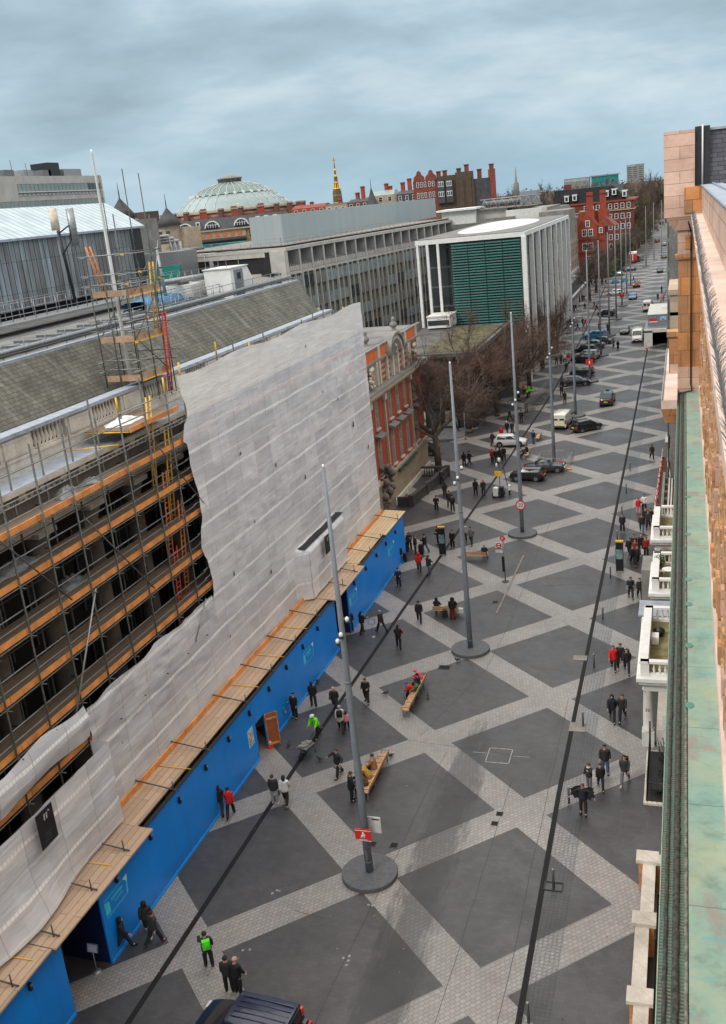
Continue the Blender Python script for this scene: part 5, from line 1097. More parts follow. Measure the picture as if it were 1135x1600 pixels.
# terrace garden furniture and plants
b = MB(); b.lathe((6.9,21.2,4.37), [(.03,0),(.03,.65),(.42,.66),(.42,.7)], m_white, 16); b.build('garden_table', label='round white table on the second porch terrace', cat='table')
b = MB(); 
for q in ((6.25,21.3),(6.6,21.3),(6.25,21.65),(6.6,21.65)): b.tube((q[0],q[1],4.37),(q[0],q[1],4.8),.02,m_white)
b.box(6.23,21.28,4.8,6.62,21.67,4.84,m_white); b.box(6.23,21.28,4.84,6.26,21.67,5.25,m_white); b.build('garden_chair', label='white garden chair beside the round table on the second porch', cat='chair')
m_leafd = mat('dark_green_leaves', (.05,.09,.025), .8, .5, 6); m_twig = mat('bare_twigs', (.17,.12,.085), .9, .3, 5)
def bush(c, r, n, m, seed, name, label, leaf=.07, twig=0):
    random.seed(seed); b = MB()
    for i in range(n):
        v = Vector([random.gauss(0,1) for _ in range(3)]).normalized()*random.random()**.4; p = Vector((c[0]+v.x*r[0], c[1]+v.y*r[1], c[2]+r[2]+v.z*r[2]))
        a = Vector([random.gauss(0,1) for _ in range(3)]).normalized(); q = a.orthogonal().normalized()*leaf*.5; a = a*leaf
        b.poly([p-a, p+q, p+a, p-q], m)
    for i in range(twig): 
        a = random.random()*2*PI; b.tube((c[0],c[1],c[2]),(c[0]+r[0]*math.cos(a)*random.random(),c[1]+r[1]*math.sin(a),c[2]+2*r[2]*random.uniform(.5,1.1)),.012,m_twig,.004,n=3)
    b.lathe((c[0],c[1],c[2]-.3), [(.18,0),(.24,.35)], m_sand, 10); return b.build(name, label=label, cat='plant', loc=c)
bush((6.25,22.9,4.6), (.4,.7,.4), 500, m_leafd, 3, 'potted_shrub', 'dark green potted shrub on the second porch terrace')
bush((6.7,25.5,3.9), (.6,.6,.7), 120, m_twig, 4, 'bare_shrub', 'bare twiggy shrub on the grey porch roof', .05, 60)
# stair railings and basement area by the nearest porch
ir = thing('iron_railing', 'black iron spiked railings around the basement steps below the copper ledge', 'railing', (6.2,4,0))
b = MB(); b.box(5.95,1.6,0,7.9,6.6,.12,m_port); b.box(6.05,1.8,.12,7.9,6.5,.13,m_dark); b.build('kerb', ir)
for k in range(20):
    y = 1.75+k*.25; b = MB(); b.tube((6.12,y,.1),(6.12,y,1.35),.018,m_black,n=5); b.tube((6.12,y,1.35),(6.12,y,1.48),.025,m_black,.002,n=5); b.build('spike_bar', ir)
b = MB()
for k in range(60): b.tube((6.5+random.random()*1.2,2+random.random()*4.2,.1),(6.5+random.random()*1.2,2+random.random()*4.2,1.2),.02,m_black,n=4)
for k in range(7): b.cbox((7.0,2.4+.55*k,.55-.05*k),(1.4,.5,.1),m_dark)
b.build('basement_stair', ir)
for k in range(7):
    x = 6.35+k*.25; b = MB(); b.tube((x,1.75,.1),(x,1.75,1.35),.018,m_black,n=5); b.tube((x,1.75,1.35),(x,1.75,1.48),.025,m_black,.002,n=5); b.build('spike_bar', ir)
b = MB(); b.tube((6.12,1.7,1.2),(6.12,6.6,1.2),.022,m_black); b.tube((6.12,1.75,1.2),(7.9,1.75,1.2),.022,m_black); b.tube((6.12,6.6,0),(6.12,6.6,1.9),.05,m_black); b.build('rail', ir)
# near garden wall with stone copings
gw = thing('terrace_wall', 'stepped orange stone boundary wall with pale copings at the bottom right', 'wall', (6.3,-9,0))
for (y0,y1,xx) in ((-22,-17.2,6.0),(-16.5,-13.0,6.12),(-12.3,-8.9,6.0),(-8.2,-4.9,6.15)):
    b = MB(); b.box(xx+.12,y0,0,xx+.5,y1,1.35,m_sand); b.build('wall_panel', gw); b = MB(); b.box(xx+.04,y0,1.35,xx+.58,y1,1.5,m_port); b.build('coping', gw)
for y0 in (-16.85,-12.65,-8.55,-4.6):
    b = MB(); b.box(6.0,y0-.3,0,6.75,y0+.3,1.5,m_sand); b.box(5.9,y0-.38,1.5,6.85,y0+.38,1.66,m_port); b.build('pier', gw)
b = MB(); b.box(6.7,-4.9,0,7.9,-4.5,1.5,m_sand); b.box(6.6,-5.0,1.5,7.9,-4.4,1.64,m_port); b.build('wall_panel', gw)
b = MB(); b.box(6.8,-24,0,7.95,-5,.02,m_dark); b.build('basement_area', label='dark basement area behind the stepped stone boundary wall', cat='basement')
# works trench with barriers
m_barr = None
t = NT('red_white_barrier'); x = t.n('ShaderNodeSeparateXYZ'); t.l(t.tc.outputs['Object'], x.inputs[0]); q = t.math('LESS_THAN', t.math('PINGPONG', t.math('ADD', x.outputs[1], 200.0), .62), .3); t.col(t.mix(q, (.72,.72,.7), (.68,.04,.03))); m_barr = t.m
for k in range(14):
    y0 = 40.7+1.95*k; x0 = 5.16+(y0-40.7)*.0155; b = MB(); b.box(x0-.03,y0,.55,x0+.02,y0+1.8,.95,m_barr); b.box(x0-.03,y0,.15,x0+.02,y0+1.8,.3,m_barr); b.box(x0-.2,y0+.1,0,x0+.2,y0+.18,.1,m_red); b.box(x0-.2,y0+1.6,0,x0+.2,y0+1.68,.1,m_red); b.tube((x0,y0+.14,0),(x0,y0+.14,1.05),.03,m_red); b.tube((x0,y0+1.64,0),(x0,y0+1.64,1.05),.03,m_white)
    b.build('plastic_barrier', label='red and white barrier, '+nth(k)+' from the near end of the row by the trench', cat='barrier', group='red and white barriers along the works trench')
tr = thing('works_trench', 'excavated basement trench with timber shoring behind the red and white barriers', 'excavation', (6.5,52,0))
b = MB(); b.box(5.5,41,0,7.95,68,.03,mat('trench_soil', (.10,.075,.05), .95, .5, 3)); b.build('soil', tr)
b = MB(); b.box(5.75,41,.03,6.0,60,.55,m_greyc); b.box(6.35,41,.03,6.5,60,.6,m_concrete); b.box(6.6,42,.03,6.75,58,.5,m_concrete); b.build('shoring', tr)
for k in range(8):
    b = MB(); b.box(6.0,42+2.3*k,.35,6.35,42.2+2.3*k,.5,m_steelgrey); b.build('strut', tr)
b = MB(); b.hexa([(6.3,61,.05),(6.5,61,.05),(6.6,64,.05),(6.4,64,.05),(6.1,61.2,1.6),(6.2,61.2,1.6),(6.5,64,1.7),(6.4,64,1.7)], m_pink); b.build('plywood_sheet', label='pinkish plywood sheet leaning over the works trench', cat='board')
b = MB()
for k in range(5): b.path([(6.7+.2*math.cos(a)*1.2,62.5+k*.1+1.2*math.sin(a),.1+.05*k) for a in [PI*i/8 for i in range(17)]], .06, m_offwhite, 6)
b.build('hose_coil', label='coiled pale pipe lying in the works trench', cat='pipe')
b = MB(); b.box(5.9,66,0,7.9,69,2.2,m_greyc); b.box(5.85,65.9,2.2,7.95,69.1,2.3,m_concrete); b.build('site_box', label='plain grey site box at the far end of the works trench', cat='site box')
b = MB(); b.box(6.0,71,0,7.9,76,3.0,mat('navy_panel', (.02,.025,.04), .5)); b.box(5.95,76,0,6.05,84,3,m_galv); b.box(6.1,78,0,7.9,82,3,m_cream); b.box(6,84,0,7.9,87,3.4,m_black); 
for k in range(6): b.box(6.1+.3*k,82.5,3.0,6.25+.3*k,83.8,3.05,m_white)
b.build('site_cabin', label='dark and cream site cabins against the right hand houses', cat='cabin')
st_ = thing('site_hut', 'white framed site hut with open front and red and blue signs in the road', 'hut', (3.5,150,0))
b = MB(); b.box(.7,146,0,2.2,146.6,2.8,m_offwhite); b.box(5.2,146,0,6.4,146.6,2.8,m_offwhite); b.box(.7,146,2.5,6.4,146.6,3.1,m_offwhite); b.box(.7,146.6,0,.8,158,3,m_offwhite); b.box(6.3,146.6,0,6.4,158,3,m_offwhite); b.box(.8,157.9,0,6.3,158,3,m_greyc); b.box(.7,146.6,3.0,6.4,158,3.1,m_galv); b.build('frame', st_)
b = MB(); b.box(1.3,150,3.1,6.0,166,5.2,m_galv); b.box(1.2,149.9,5.2,6.1,166.1,5.3,m_offwhite); b.box(3.5,156,5.3,4.6,158,5.9,m_white); b.build('upper_cabin', st_)
b = MB(); b.box(1.5,149.93,3.8,3.0,150,4.5,m_red); b.box(1.5,149.9,3.8,3.0,149.93,4.0,m_white); b.build('red_sign', st_); b = MB(); b.box(2.6,149.93,4.55,3.0,150,4.95,mat('sign_cyan', (.0,.35,.6), .5)); b.box(3.5,149.93,4.1,4.6,150,4.8,mat('sign_pale_blue', (.35,.55,.7), .5)); b.box(3.8,149.9,4.2,4.2,149.93,4.4,mat('notice_blue2', (.03,.1,.45), .5)); b.build('blue_sign', st_)
b = MB(); 
for k in range(12): b.tube((.3,148+1.2*k,0),(.3,148+1.2*k,1.9),.03,m_steelgrey); 
b.tube((.3,148,1.9),(.3,161.2,1.9),.04,m_steelgrey); b.tube((.3,148,1.0),(.3,161.2,1.0),.03,m_steelgrey); b.build('mesh_fence', label='dark mesh fence alongside the white site hut', cat='fence')
# ------------------------------------------------------------------ street masts
m_lampw = mat('camera_housing', (.70,.72,.72), .4, .05)
def mast(x, y, label, lamps=True):
    o = thing('street_mast', label, 'mast', (x,y,0), group='tall grey street masts on round bases')
    b = MB(); b.lathe((x,y,0), [(1.33,0),(1.33,.2),(1.30,.23),(.02,.24)], m_mastbase, 48, cap=False, sm=False); b.build('base', o)
    b = MB(); b.lathe((x,y,.23), [(.19,0),(.182,4),(.13,12),(.072,19.77)], m_mast, 16); b.lathe((x,y,.23), [(.20,.55),(.20,.6)], m_mast, 16); b.lathe((x,y,.23), [(.155,9.9),(.15,10.0)], m_mast, 16); b.box(x-.06,y-.197,.9,x+.06,y-.17,1.5,m_steelgrey); b.lathe((x,y,20), [(.065,0),(.06,.12),(.02,.16)], m_lampw, 10); b.build('pole', o)
    if lamps:
        for (dx,dy,z_) in ((-.32,.05,12.15),(.02,-.27,12.6),(.3,.1,13.2)):
            b = MB(); b.tube((x,y,z_),(x+dx*.9,y+dy*.9,z_),.04,m_mast); b.ball((x+dx*.85,y+dy*.85,z_-.03), (.10,.10,.12), m_lampw, 10, 7); b.lathe((x+dx*.85,y+dy*.85,z_-.2), [(.09,0),(.10,.05)], m_black, 10); b.build('camera', o)
    return o
mx_ = lambda y: -6.21-.0055*max(0, y-90)
names = ['nearest grey mast with the red sign near its foot','second grey mast in front of the blue hoarding end','third grey mast carrying the round speed sign','fourth grey mast with crowd barriers round its base','fifth grey mast behind the white van','sixth grey mast carrying a red sign beside the parked black cars',
 'seventh grey mast by the blue parked hatchback','eighth grey mast in the road between cyclists and parked cars','ninth grey mast left of the lone black compact car','tenth grey mast behind the white car','eleventh grey mast near the blue covered motorcycles','twelfth grey mast in the far road']
MASTS = []
for n_ in range(12):
    y = -6+24*n_; MASTS.append(mast(mx_(y), y, names[n_], n_ < 5))
mast(-4.9,318,'far mast left of a pair beside the red box lorry',False); mast(-3.1,346,'far mast in the middle of the last visible three',False); mast(-1.0,378,'farthest right hand mast beyond the parked cars',False); mast(-19,330,'far mast half hidden among the park trees',False)
# red pictogram sign and white sign on the first mast
sg = thing('red_sign', 'red rectangular sign with white walking figures on the nearest mast', 'sign', (-6.2,-6.3,2.3))
b = MB(); b.box(-6.60,-6.32,2.1,-5.82,-6.28,2.76,m_red); b.build('panel', sg)
b = MB(); b.box(-6.60,-6.33,2.66,-5.82,-6.32,2.69,m_white); b.box(-6.60,-6.33,2.13,-5.82,-6.32,2.15,m_white)
b.lathe((-6.2,-6.33,2.5), [(.04,0),(.05,.05),(.02,.1)], m_white, 8)
for (q0,q1) in (((-6.2,2.5),(-6.28,2.25)),((-6.2,2.5),(-6.14,2.25)),((-6.25,2.45),(-6.32,2.3)),((-6.2,2.55),(-6.2,2.4)),((-6.16,2.5),(-6.1,2.35))): b.tube((q0[0],-6.33,q0[1]),(q1[0],-6.33,q1[1]),.028,m_white,n=5)
b.box(-6.42,-6.335,2.19,-6.0,-6.32,2.205,m_white); b.build('pictogram', sg)
b = MB(); b.box(-6.45,-5.74,2.2,-5.5,-5.70,3.05,m_offwhite); b.box(-5.9,-5.75,2.9,-5.55,-5.74,2.96,m_black); b.build('white_sign', label='white sign behind the red sign on the nearest mast', cat='sign')
# 20 mph sign on the third mast
y3 = 42; x3 = mx_(y3); sp = thing('speed_sign', 'round white sign with red ring reading 20 on the third mast', 'sign', (x3,y3-.3,2.4))
def disc(b, c, r, m, d=.02, n=24):
    pts = [(c[0]+r*math.cos(2*PI*i/n), c[2]+r*math.sin(2*PI*i/n)) for i in range(n)]; return b.prism(pts, 'y', c[1]-d, c[1], m)
b = MB(); disc(b, (x3,y3-.27,2.9), .46, m_red); b.build('ring', sp); b = MB(); disc(b, (x3,y3-.292,2.9), .345, m_white, .006); b.build('face', sp)
text_mesh('20', .48, m_black, (x3,y3-.302,2.9), (1,0,0), (0,0,1), 'numerals', sp, .003)
for (yy,lb) in ((114,'small red sign with white symbol on the sixth mast'),(210,'small red sign on the tenth mast above the white car')):
    b = MB(); b.box(mx_(yy)-.55,yy-.32,2.6 if yy==114 else 2.2,mx_(yy)+.55,yy-.28,3.6 if yy==114 else 3.2,m_red); b.box(mx_(yy)-.08,yy-.34,2.9,mx_(yy)+.08,yy-.32,3.35,m_white); b.build('red_sign', label=lb, cat='sign')
# crowd barriers round mast four
x4, y4 = mx_(66), 66
for k in range(4):
    a = [(-1.7,-1.6,1.7,-1.9),(1.7,-1.9,2.0,1.6),(2.0,1.6,-1.6,1.8),(-1.6,1.8,-1.7,-1.6)][k]; b = MB(); p0 = Vector((x4+a[0],y4+a[1],0)); p1 = Vector((x4+a[2],y4+a[3],0))
    for i in range(13): q = p0.lerp(p1, i/12); b.tube((q.x,q.y,.15),(q.x,q.y,1.1),.014,m_galv,n=4)
    b.tube((p0.x,p0.y,1.1),(p1.x,p1.y,1.1),.03,m_galv); b.tube((p0.x,p0.y,.15),(p1.x,p1.y,.15),.03,m_galv)
    if k == 0: b.box(p0.x+.5,p0.y-.06,.6,p0.x+1.5,p0.y-.03,.8,m_red); b.box(p0.x+2.0,p0.y-.3,.6,p0.x+2.9,p0.y-.27,.8,m_red)
    b.build('crowd_barrier', label=['steel crowd barrier with red boards on the near side of the fourth mast','steel crowd barrier on the right of the fourth mast','steel crowd barrier behind the fourth mast','steel crowd barrier on the left of the fourth mast'][k], cat='barrier', group='crowd barriers round the fourth mast')
b = MB(); b.ball((x4+1.9,y4-2.6,.1), (.35,.2,.12), m_orange, 10, 5); b.build('sandbag', label='orange bag on the ground by the crowd barriers', cat='bag')
# bollards
m_boll = mat('bollard_paint', (.035,.04,.045), .45, .15, 5)
bl_ = [(-13.1,'bollard nearest the bottom edge of the picture'),(-5.3,'second bollard, standing in a square iron frame'),(1.2,'third bollard beside the person in the flapping coat'),(8.85,'fourth bollard beside the square drain plate'),(16.4,'fifth bollard left of the person in a red coat'),(24,'sixth bollard below the black totem'),(32.0,'seventh bollard just behind the black totem'),(40.5,'eighth bollard left of the lone walker in black'),(47.6,'ninth bollard, small and far'),(54.9,'tenth bollard, small and far'),(62.6,'last visible bollard in the row')]
for y, lb in bl_:
    b = MB(); b.lathe((2.3,y,0), [(.07,0),(.06,.05),(.055,.9)], m_boll, 14); b.lathe((2.3,y,.9), [(.058,0),(.058,.04),(.02,.07)], m_galv, 14); b.build('bollard', label='slim dark '+lb, cat='bollard', group='slim dark bollards in a row', loc=(2.3,y,0))
b = MB()
for (dx,dy,sx,sy) in ((0,-.28,.8,.05),(0,.28,.8,.05),(-.4,0,.05,.56),(.4,0,.05,.56),(0,0,.05,.56)): b.cbox((2.3+dx,-5.3+dy,.02),(sx,sy,.03),m_black)
b.build('ground_frame', label='black square iron frame set in the paving around one bollard', cat='frame')
# totems
def totem(x, y, h, label):
    o = thing('map_totem', label, 'totem', (x,y,0), group='black map totems with yellow tops'); w_ = .3
    MB().box(x-w_,y-.09,0,x+w_,y+.09,.12,m_greyc).build('foot', o); MB().box(x-w_,y-.08,.12,x+w_,y+.08,h-.14,m_black).build('slab', o)
    MB().box(x-w_,y-.09,h-.14,x+w_,y+.09,h,m_yellow).build('top_cap', o); MB().box(x-w_+.05,y-.086,h*.42,x+w_-.05,y-.08,h*.72,mat('map_panel', (.16,.26,.26), .3, .5, 4)).build('map_panel', o); return o
totem(-12.4,36.4,2.7,'black totem with yellow top standing on the left drain'); totem(2.95,33.2,2.7,'black totem with yellow top near the right hand porches')
# bus stop
bs = thing('bus_stop', 'bus stop post with red roundel signs in the middle of the street', 'bus stop', (-5.88,30.6,0))
b = MB(); b.lathe((-5.88,30.6,0), [(.3,0),(.3,.03),(.06,.06)], mat('stop_base', (.09,.085,.06), .8), 16); b.tube((-5.88,30.6,0),(-5.88,30.6,3.55),.06,m_mast,.05); b.build('post', bs)
b = MB(); disc(b, (-5.9,30.52,3.75), .22, m_red); k_ = b.build('stop_letter_disc', bs); text_mesh('K', .28, m_white, (-5.9,30.495,3.75), (1,0,0), (0,0,1), 'letter', k_, .003)
b = MB(); b.box(-6.52,30.5,2.55,-5.95,30.54,3.42,m_offwhite); disc(b, (-6.24,30.49,3.17), .22, m_red); b.box(-6.52,30.48,2.84,-5.96,30.5,2.93,mat('grey_strip', (.15,.13,.14), .6)); b.build('flag', bs)
b = MB(); disc(b, (-6.24,30.465,3.17), .13, m_white, .004); b.box(-6.49,30.455,3.13,-5.99,30.462,3.21,m_red); b.build('roundel', bs)
b = MB(); b.box(-6.06,30.5,.9,-5.86,30.7,2.2,m_black); b.build('timetable_case', bs)
ks = MB(); ks.hexa([(-5.55,24.2,0),(-5.43,24.2,0),(-5.22,36.5,0),(-5.34,36.5,0),(-5.55,24.2,.10),(-5.43,24.2,.04),(-5.22,36.5,.04),(-5.34,36.5,.10)], m_greyc); ks.build('kerb', label='thin raised kerb beside the bus stop', cat='kerb')
# benches
def bench(x, y, rz, n, label, group='timber slat benches'):
    """n seat bays of 0.65 m, backrest on local -Y side"""
    o = thing('bench', label, 'bench', (0,0,0), group=group); L_ = n*.65; b = MB()
    for k in range(5): b.box(-L_/2,-.22+.1*k,.43,L_/2,-.13+.1*k,.46,m_bench)
    b.build('seat', o); b = MB()
    for k in range(3): b.hexa([(-L_/2,-.27-.03*k,.52+.12*k),(L_/2,-.27-.03*k,.52+.12*k),(L_/2,-.24-.03*k,.52+.12*k),(-L_/2,-.24-.03*k,.52+.12*k),(-L_/2,-.28-.03*k,.61+.12*k),(L_/2,-.28-.03*k,.61+.12*k),(L_/2,-.25-.03*k,.61+.12*k),(-L_/2,-.25-.03*k,.61+.12*k)], m_bench)
    b.build('backrest', o)
    for k in range(0, n+1, 2 if n > 3 else max(1,n)):
        xx = -L_/2+k*.65; xx = min(max(xx, -L_/2+.1), L_/2-.1); b = MB(); b.box(xx-.04,-.2,0,xx+.04,-.12,.43,m_galv); b.box(xx-.04,.12,0,xx+.04,.2,.43,m_galv); b.box(xx-.05,-.24,.38,xx+.05,.26,.43,m_galv); b.build('leg', o)
    for k in range(n+1):
        if n > 3 or k in (0,n):
            xx = -L_/2+k*.65; b = MB(); b.tube((xx,-.26,.46),(xx,-.26,.68),.018,m_steelgrey); b.tube((xx,-.26,.68),(xx,.2,.66),.018,m_steelgrey); b.tube((xx,.2,.66),(xx,.2,.46),.018,m_steelgrey); b.build('armrest', o)
    o.location = (x,y,0); o.rotation_euler = (0,0,rz); return o

# benches with their own places
bench(-8.35,10.8,PI/2,7,'long timber bench with a group of children at its far end')
bench(-8.25,1.7,PI/2,6,'long timber bench beside the nearest mast with seated people')
bench(-9.2,23.7,0,3,'short timber bench with its back to the camera and a hooded sitter')
bench(-9.25,35.35,0,3,'short timber bench near the bus stop')
bench(-9.7,69.2,.5*PI,3,'timber bench beside the mini car')
bench(-9.5,77.3,PI/2,3,'timber bench behind the white hatchback van')
# ------------------------------------------------------------------ vehicles
m_tyre = mat('tyre_rubber', (.015,.015,.016), .85, .2, 20); m_rim = mat('alloy_rim', (.32,.33,.34), .35, .1, 5, metal=.8)
m_cglass = mat('car_glass', (.02,.03,.035), .06, .1, 1, spec=.9)
m_hl = mat('headlamp_glass', (.6,.62,.62), .15, .1, 4); m_tl = mat('tail_lamp', (.45,.01,.01), .25, .1, 4)
m_ply_ = mat('yellow_plate', (.75,.55,.05), .5, .05, 2); m_trim = mat('black_trim', (.02,.02,.022), .6, .1, 5)
def emit(name, col, st):
    t = NT(name); t.b.inputs['Base Color'].default_value = (*col,1); t.b.inputs['Emission Color'].default_value = (*col,1); t.b.inputs['Emission Strength'].default_value = st; return t.m
m_brake = emit('lit_brake_lamp', (1,.04,.02), 2.2)
def paint(name, c, rough=.3): return mat(name, c, rough, .06, 1.5, coat=.7, spec=.5)
PNT = dict(black=paint('black_car_paint',(.008,.008,.010)), navy=paint('navy_car_paint',(.004,.008,.03)), white=paint('white_car_paint',(.72,.72,.70)), blue=paint('bright_blue_paint',(.01,.17,.42)), grey=paint('grey_car_paint',(.09,.10,.11)), silver=paint('silver_car_paint',(.30,.32,.33)),
  teal=paint('teal_grey_paint',(.07,.12,.12)), cream=paint('cream_van_paint',(.60,.60,.50)), blue2=paint('royal_blue_paint',(.03,.13,.38)), dk=paint('dark_graphite_paint',(.03,.033,.035)), roofb=paint('bluish_roof_paint',(.007,.013,.045)))
KIND = {  # L, W, H, bonnet z, belt z, greenhouse: rear base, rear top, front top, front base (from the middle), tail drop
 'hatchback': (4.0,1.72,1.46,.86,.95,-1.85,-1.5,.25,.95), 'compact': (3.75,1.7,1.42,.92,1.0,-1.75,-1.55,.45,.85), 'estate_car': (4.65,1.78,1.5,.88,.96,-2.2,-1.85,.35,1.1),
 'saloon': (4.6,1.78,1.45,.88,.95,-1.6,-1.0,.3,1.05), 'taxi': (4.58,1.8,1.78,1.0,1.08,-2.05,-1.75,.35,.85), 'jeep': (4.4,1.85,1.82,1.08,1.12,-1.95,-1.85,.55,1.05),
 'van': (5.4,1.98,2.35,1.15,1.25,0,0,1.75,2.25), 'small_van': (4.8,1.9,1.98,1.05,1.15,0,0,1.3,1.85), 'convertible': (4.4,1.78,1.38,.86,.93,-1.0,-.5,.2,.85)}
TPL = {}
def ring_loft(b, st, m):
    """st: list of (y, [(x,z)...]) half outlines mirrored in x"""
    n0 = len(b.v); k = None
    for y, h in st:
        full = [(x,z) for x,z in h] + [(-x,z) for x,z in h[::-1]]; k = len(full); b.v += [(x,y,z) for x,z in full]
    for j in range(len(st)-1):
        for i in range(k): b.face([n0+j*k+i, n0+(j+1)*k+i, n0+(j+1)*k+(i+1)%k, n0+j*k+(i+1)%k], m, True)
    b.face([n0+i for i in range(k)], m); b.face([n0+(len(st)-1)*k+i for i in range(k)][::-1], m)
def sharp(o, ang=38):
    bm = bmesh.new(); bm.from_mesh(o.data); bmesh.ops.recalc_face_normals(bm, faces=bm.faces)
    for e in bm.edges:
        if len(e.link_faces) == 2 and e.calc_face_angle(0) > math.radians(ang): e.smooth = False
    bm.to_mesh(o.data); bm.free(); return o
def make_vehicle(kind):
    L_, W_, H_, bz, wz, rb_, rt, ft, fb = KIND[kind]; w2 = W_/2; van = 'van' in kind and kind != 'x'
    root = bpy.data.objects.new(kind, None); C.objects.link(root); ORG[root.name] = Vector((0,0,0))
    pm = PNT['black']
    def ring(y, zd, hw, zb=.24): return (y, [(hw*.88,zb),(hw,zb+.16),(hw*1.0,(zb+zd)/2+.05),(hw*.985,zd-.14),(hw*.92,zd-.02),(hw*.5,zd+.03),(0.001,zd+.045)])
    b = MB()
    if van:
        def vr(y, zt, hw, k=.90): return (y, [(hw*.9,.3),(hw,.45),(hw,1.2),(hw*.965,zt-.35),(hw*k,zt-.08),(hw*k-.12,zt),(0.001,zt+.03)])
        st = [vr(-L_/2,H_-.06,w2*.97),vr(-L_/2+.1,H_,w2),vr(0,H_,w2),vr(ft-.2,H_,w2),vr(ft+.05,H_-.1,w2*.99,.88),
              (fb,[(w2*.9,.3),(w2,.45),(w2,.9),(w2*.97,bz+.0),(w2*.9,bz+.12),(w2*.6,bz+.18),(0.001,bz+.2)]),(L_/2-.12,[(w2*.86,.3),(w2*.95,.45),(w2*.95,.7),(w2*.92,bz-.25),(w2*.8,bz-.12),(w2*.5,bz-.08),(0.001,bz-.06)]),(L_/2,[(w2*.8,.34),(w2*.88,.45),(w2*.88,.6),(w2*.84,bz-.42),(w2*.7,bz-.3),(w2*.45,bz-.26),(0.001,bz-.25)])]
    else:
        tail = wz+.02 if kind in ('hatchback','compact','estate_car','jeep','taxi') else wz-.04
        st = [ring(-L_/2,tail-.22,w2*.86,.34),ring(-L_/2+.1,tail-.05,w2*.95,.26),ring(-L_/2+.45,tail,w2),ring(rb_+.5,wz,w2),ring(fb-.1,wz,w2),ring(fb+.15,bz+.04,w2),ring(L_/2-.55,bz-.04,w2*.99),ring(L_/2-.15,bz-.14,w2*.93,.27),ring(L_/2,bz-.3,w2*.82,.34)]
    ring_loft(b, st, pm); o = b.build('body', root); sharp(o)
    if not van:
        b = MB(); wr = w2*(.74 if kind not in ('jeep','taxi') else .82)
        def gr(y, zt, ww): return (y, [(w2*.93,wz-.05),(w2*.93,wz),(ww+.02,zt-.05),(ww-.08,zt),(0.001,zt+.03)])
        # greenhouse as hexahedron with crowned roof
        ring_loft(b, [(rb_,[(w2*.91,wz-.04),(w2*.9,wz),(w2*.88,wz+.01),(w2*.5,wz+.02),(0.001,wz+.03)]),(rt,[(w2*.93,wz-.04),(w2*.93,wz),(wr,H_-.05),(wr-.1,H_-.01),(0.001,H_+.01)]),((rt+ft)/2,[(w2*.94,wz-.04),(w2*.94,wz),(wr+.02,H_-.03),(wr-.08,H_+.02),(0.001,H_+.04)]),(ft,[(w2*.93,wz-.04),(w2*.93,wz),(wr,H_-.06),(wr-.1,H_-.01),(0.001,H_+.01)]),(fb,[(w2*.9,wz-.04),(w2*.89,wz),(w2*.86,wz+.01),(w2*.5,wz+.02),(0.001,wz+.03)])], pm)
        o = b.build('roof', root); sharp(o)
        def quad(name, pts, m=m_cglass, off=.012):
            p = [Vector(q) for q in pts]; nn = (p[1]-p[0]).cross(p[3]-p[0]).normalized(); c_ = sum(p, Vector())/4
            if nn.dot(c_-Vector((0,c_.y*.3,.6))) < 0: nn = -nn
            b = MB(); b.hexa([q-nn*.01 for q in p]+[q+nn*off for q in p], m); return b.build(name, root)
        def lerp(a, c, t): return a+(c-a)*t
        ins = .07
        quad('windscreen', [(-w2*.80,fb-.06,wz+.06),(w2*.80,fb-.06,wz+.06),(wr-.1,ft+.05,H_-.09),(-wr+.1,ft+.05,H_-.09)], off=.035)
        quad('rear_window', [(-w2*.76,rb_+.04,wz+.07),(w2*.76,rb_+.04,wz+.07),(wr-.12,rt-.02,H_-.11),(-wr+.12,rt-.02,H_-.11)], off=.035)
        nwin = 3 if kind == 'estate_car' else 2
        for s in (-1,1):
            y0, y1 = rb_+.28, fb-.2; t0, t1 = rt+.05, ft-.02
            for i in range(nwin):
                a0, a1 = i/nwin+.015, (i+1)/nwin-.015
                quad('side_window', [(s*(w2*.93),lerp(y0,y1,a0),wz+.05),(s*(w2*.93),lerp(y0,y1,a1),wz+.05),(s*(wr+.01),lerp(t0,t1,a1),H_-.1),(s*(wr+.01),lerp(t0,t1,a0),H_-.1)], off=.014)
    else:
        b = MB(); b.hexa([(-w2*.84,fb-.02,bz+.22),(w2*.84,fb-.02,bz+.22),(w2*.8,ft+.14,H_-.22),(-w2*.8,ft+.14,H_-.22),(-w2*.84,fb+.04,bz+.24),(w2*.84,fb+.04,bz+.24),(w2*.8,ft+.2,H_-.2),(-w2*.8,ft+.2,H_-.2)], m_cglass); b.build('windscreen', root)
        for s in (-1,1):
            b = MB(); b.hexa([(s*w2*.98,.75,1.25),(s*w2*.99,fb-.25,1.2),(s*w2*.95,ft-.05,H_-.55),(s*w2*.96,.75,H_-.55),(s*(w2+.015),.75,1.25),(s*(w2+.015),fb-.25,1.2),(s*(w2*.975+.012),ft-.05,H_-.55),(s*(w2*.975+.012),.75,H_-.55)], m_cglass); b.build('side_window', root)
            b = MB(); b.box(s*.12,-L_/2-.012,1.25,s*.74,-L_/2+.02,H_-.5,m_cglass); b.build('rear_window', root)
    ay = L_/2-.82 if not van else L_/2-.95; ry = -L_/2+.78 if not van else -L_/2+1.1; R_ = .32 if kind not in ('jeep','van','small_van','taxi') else .36
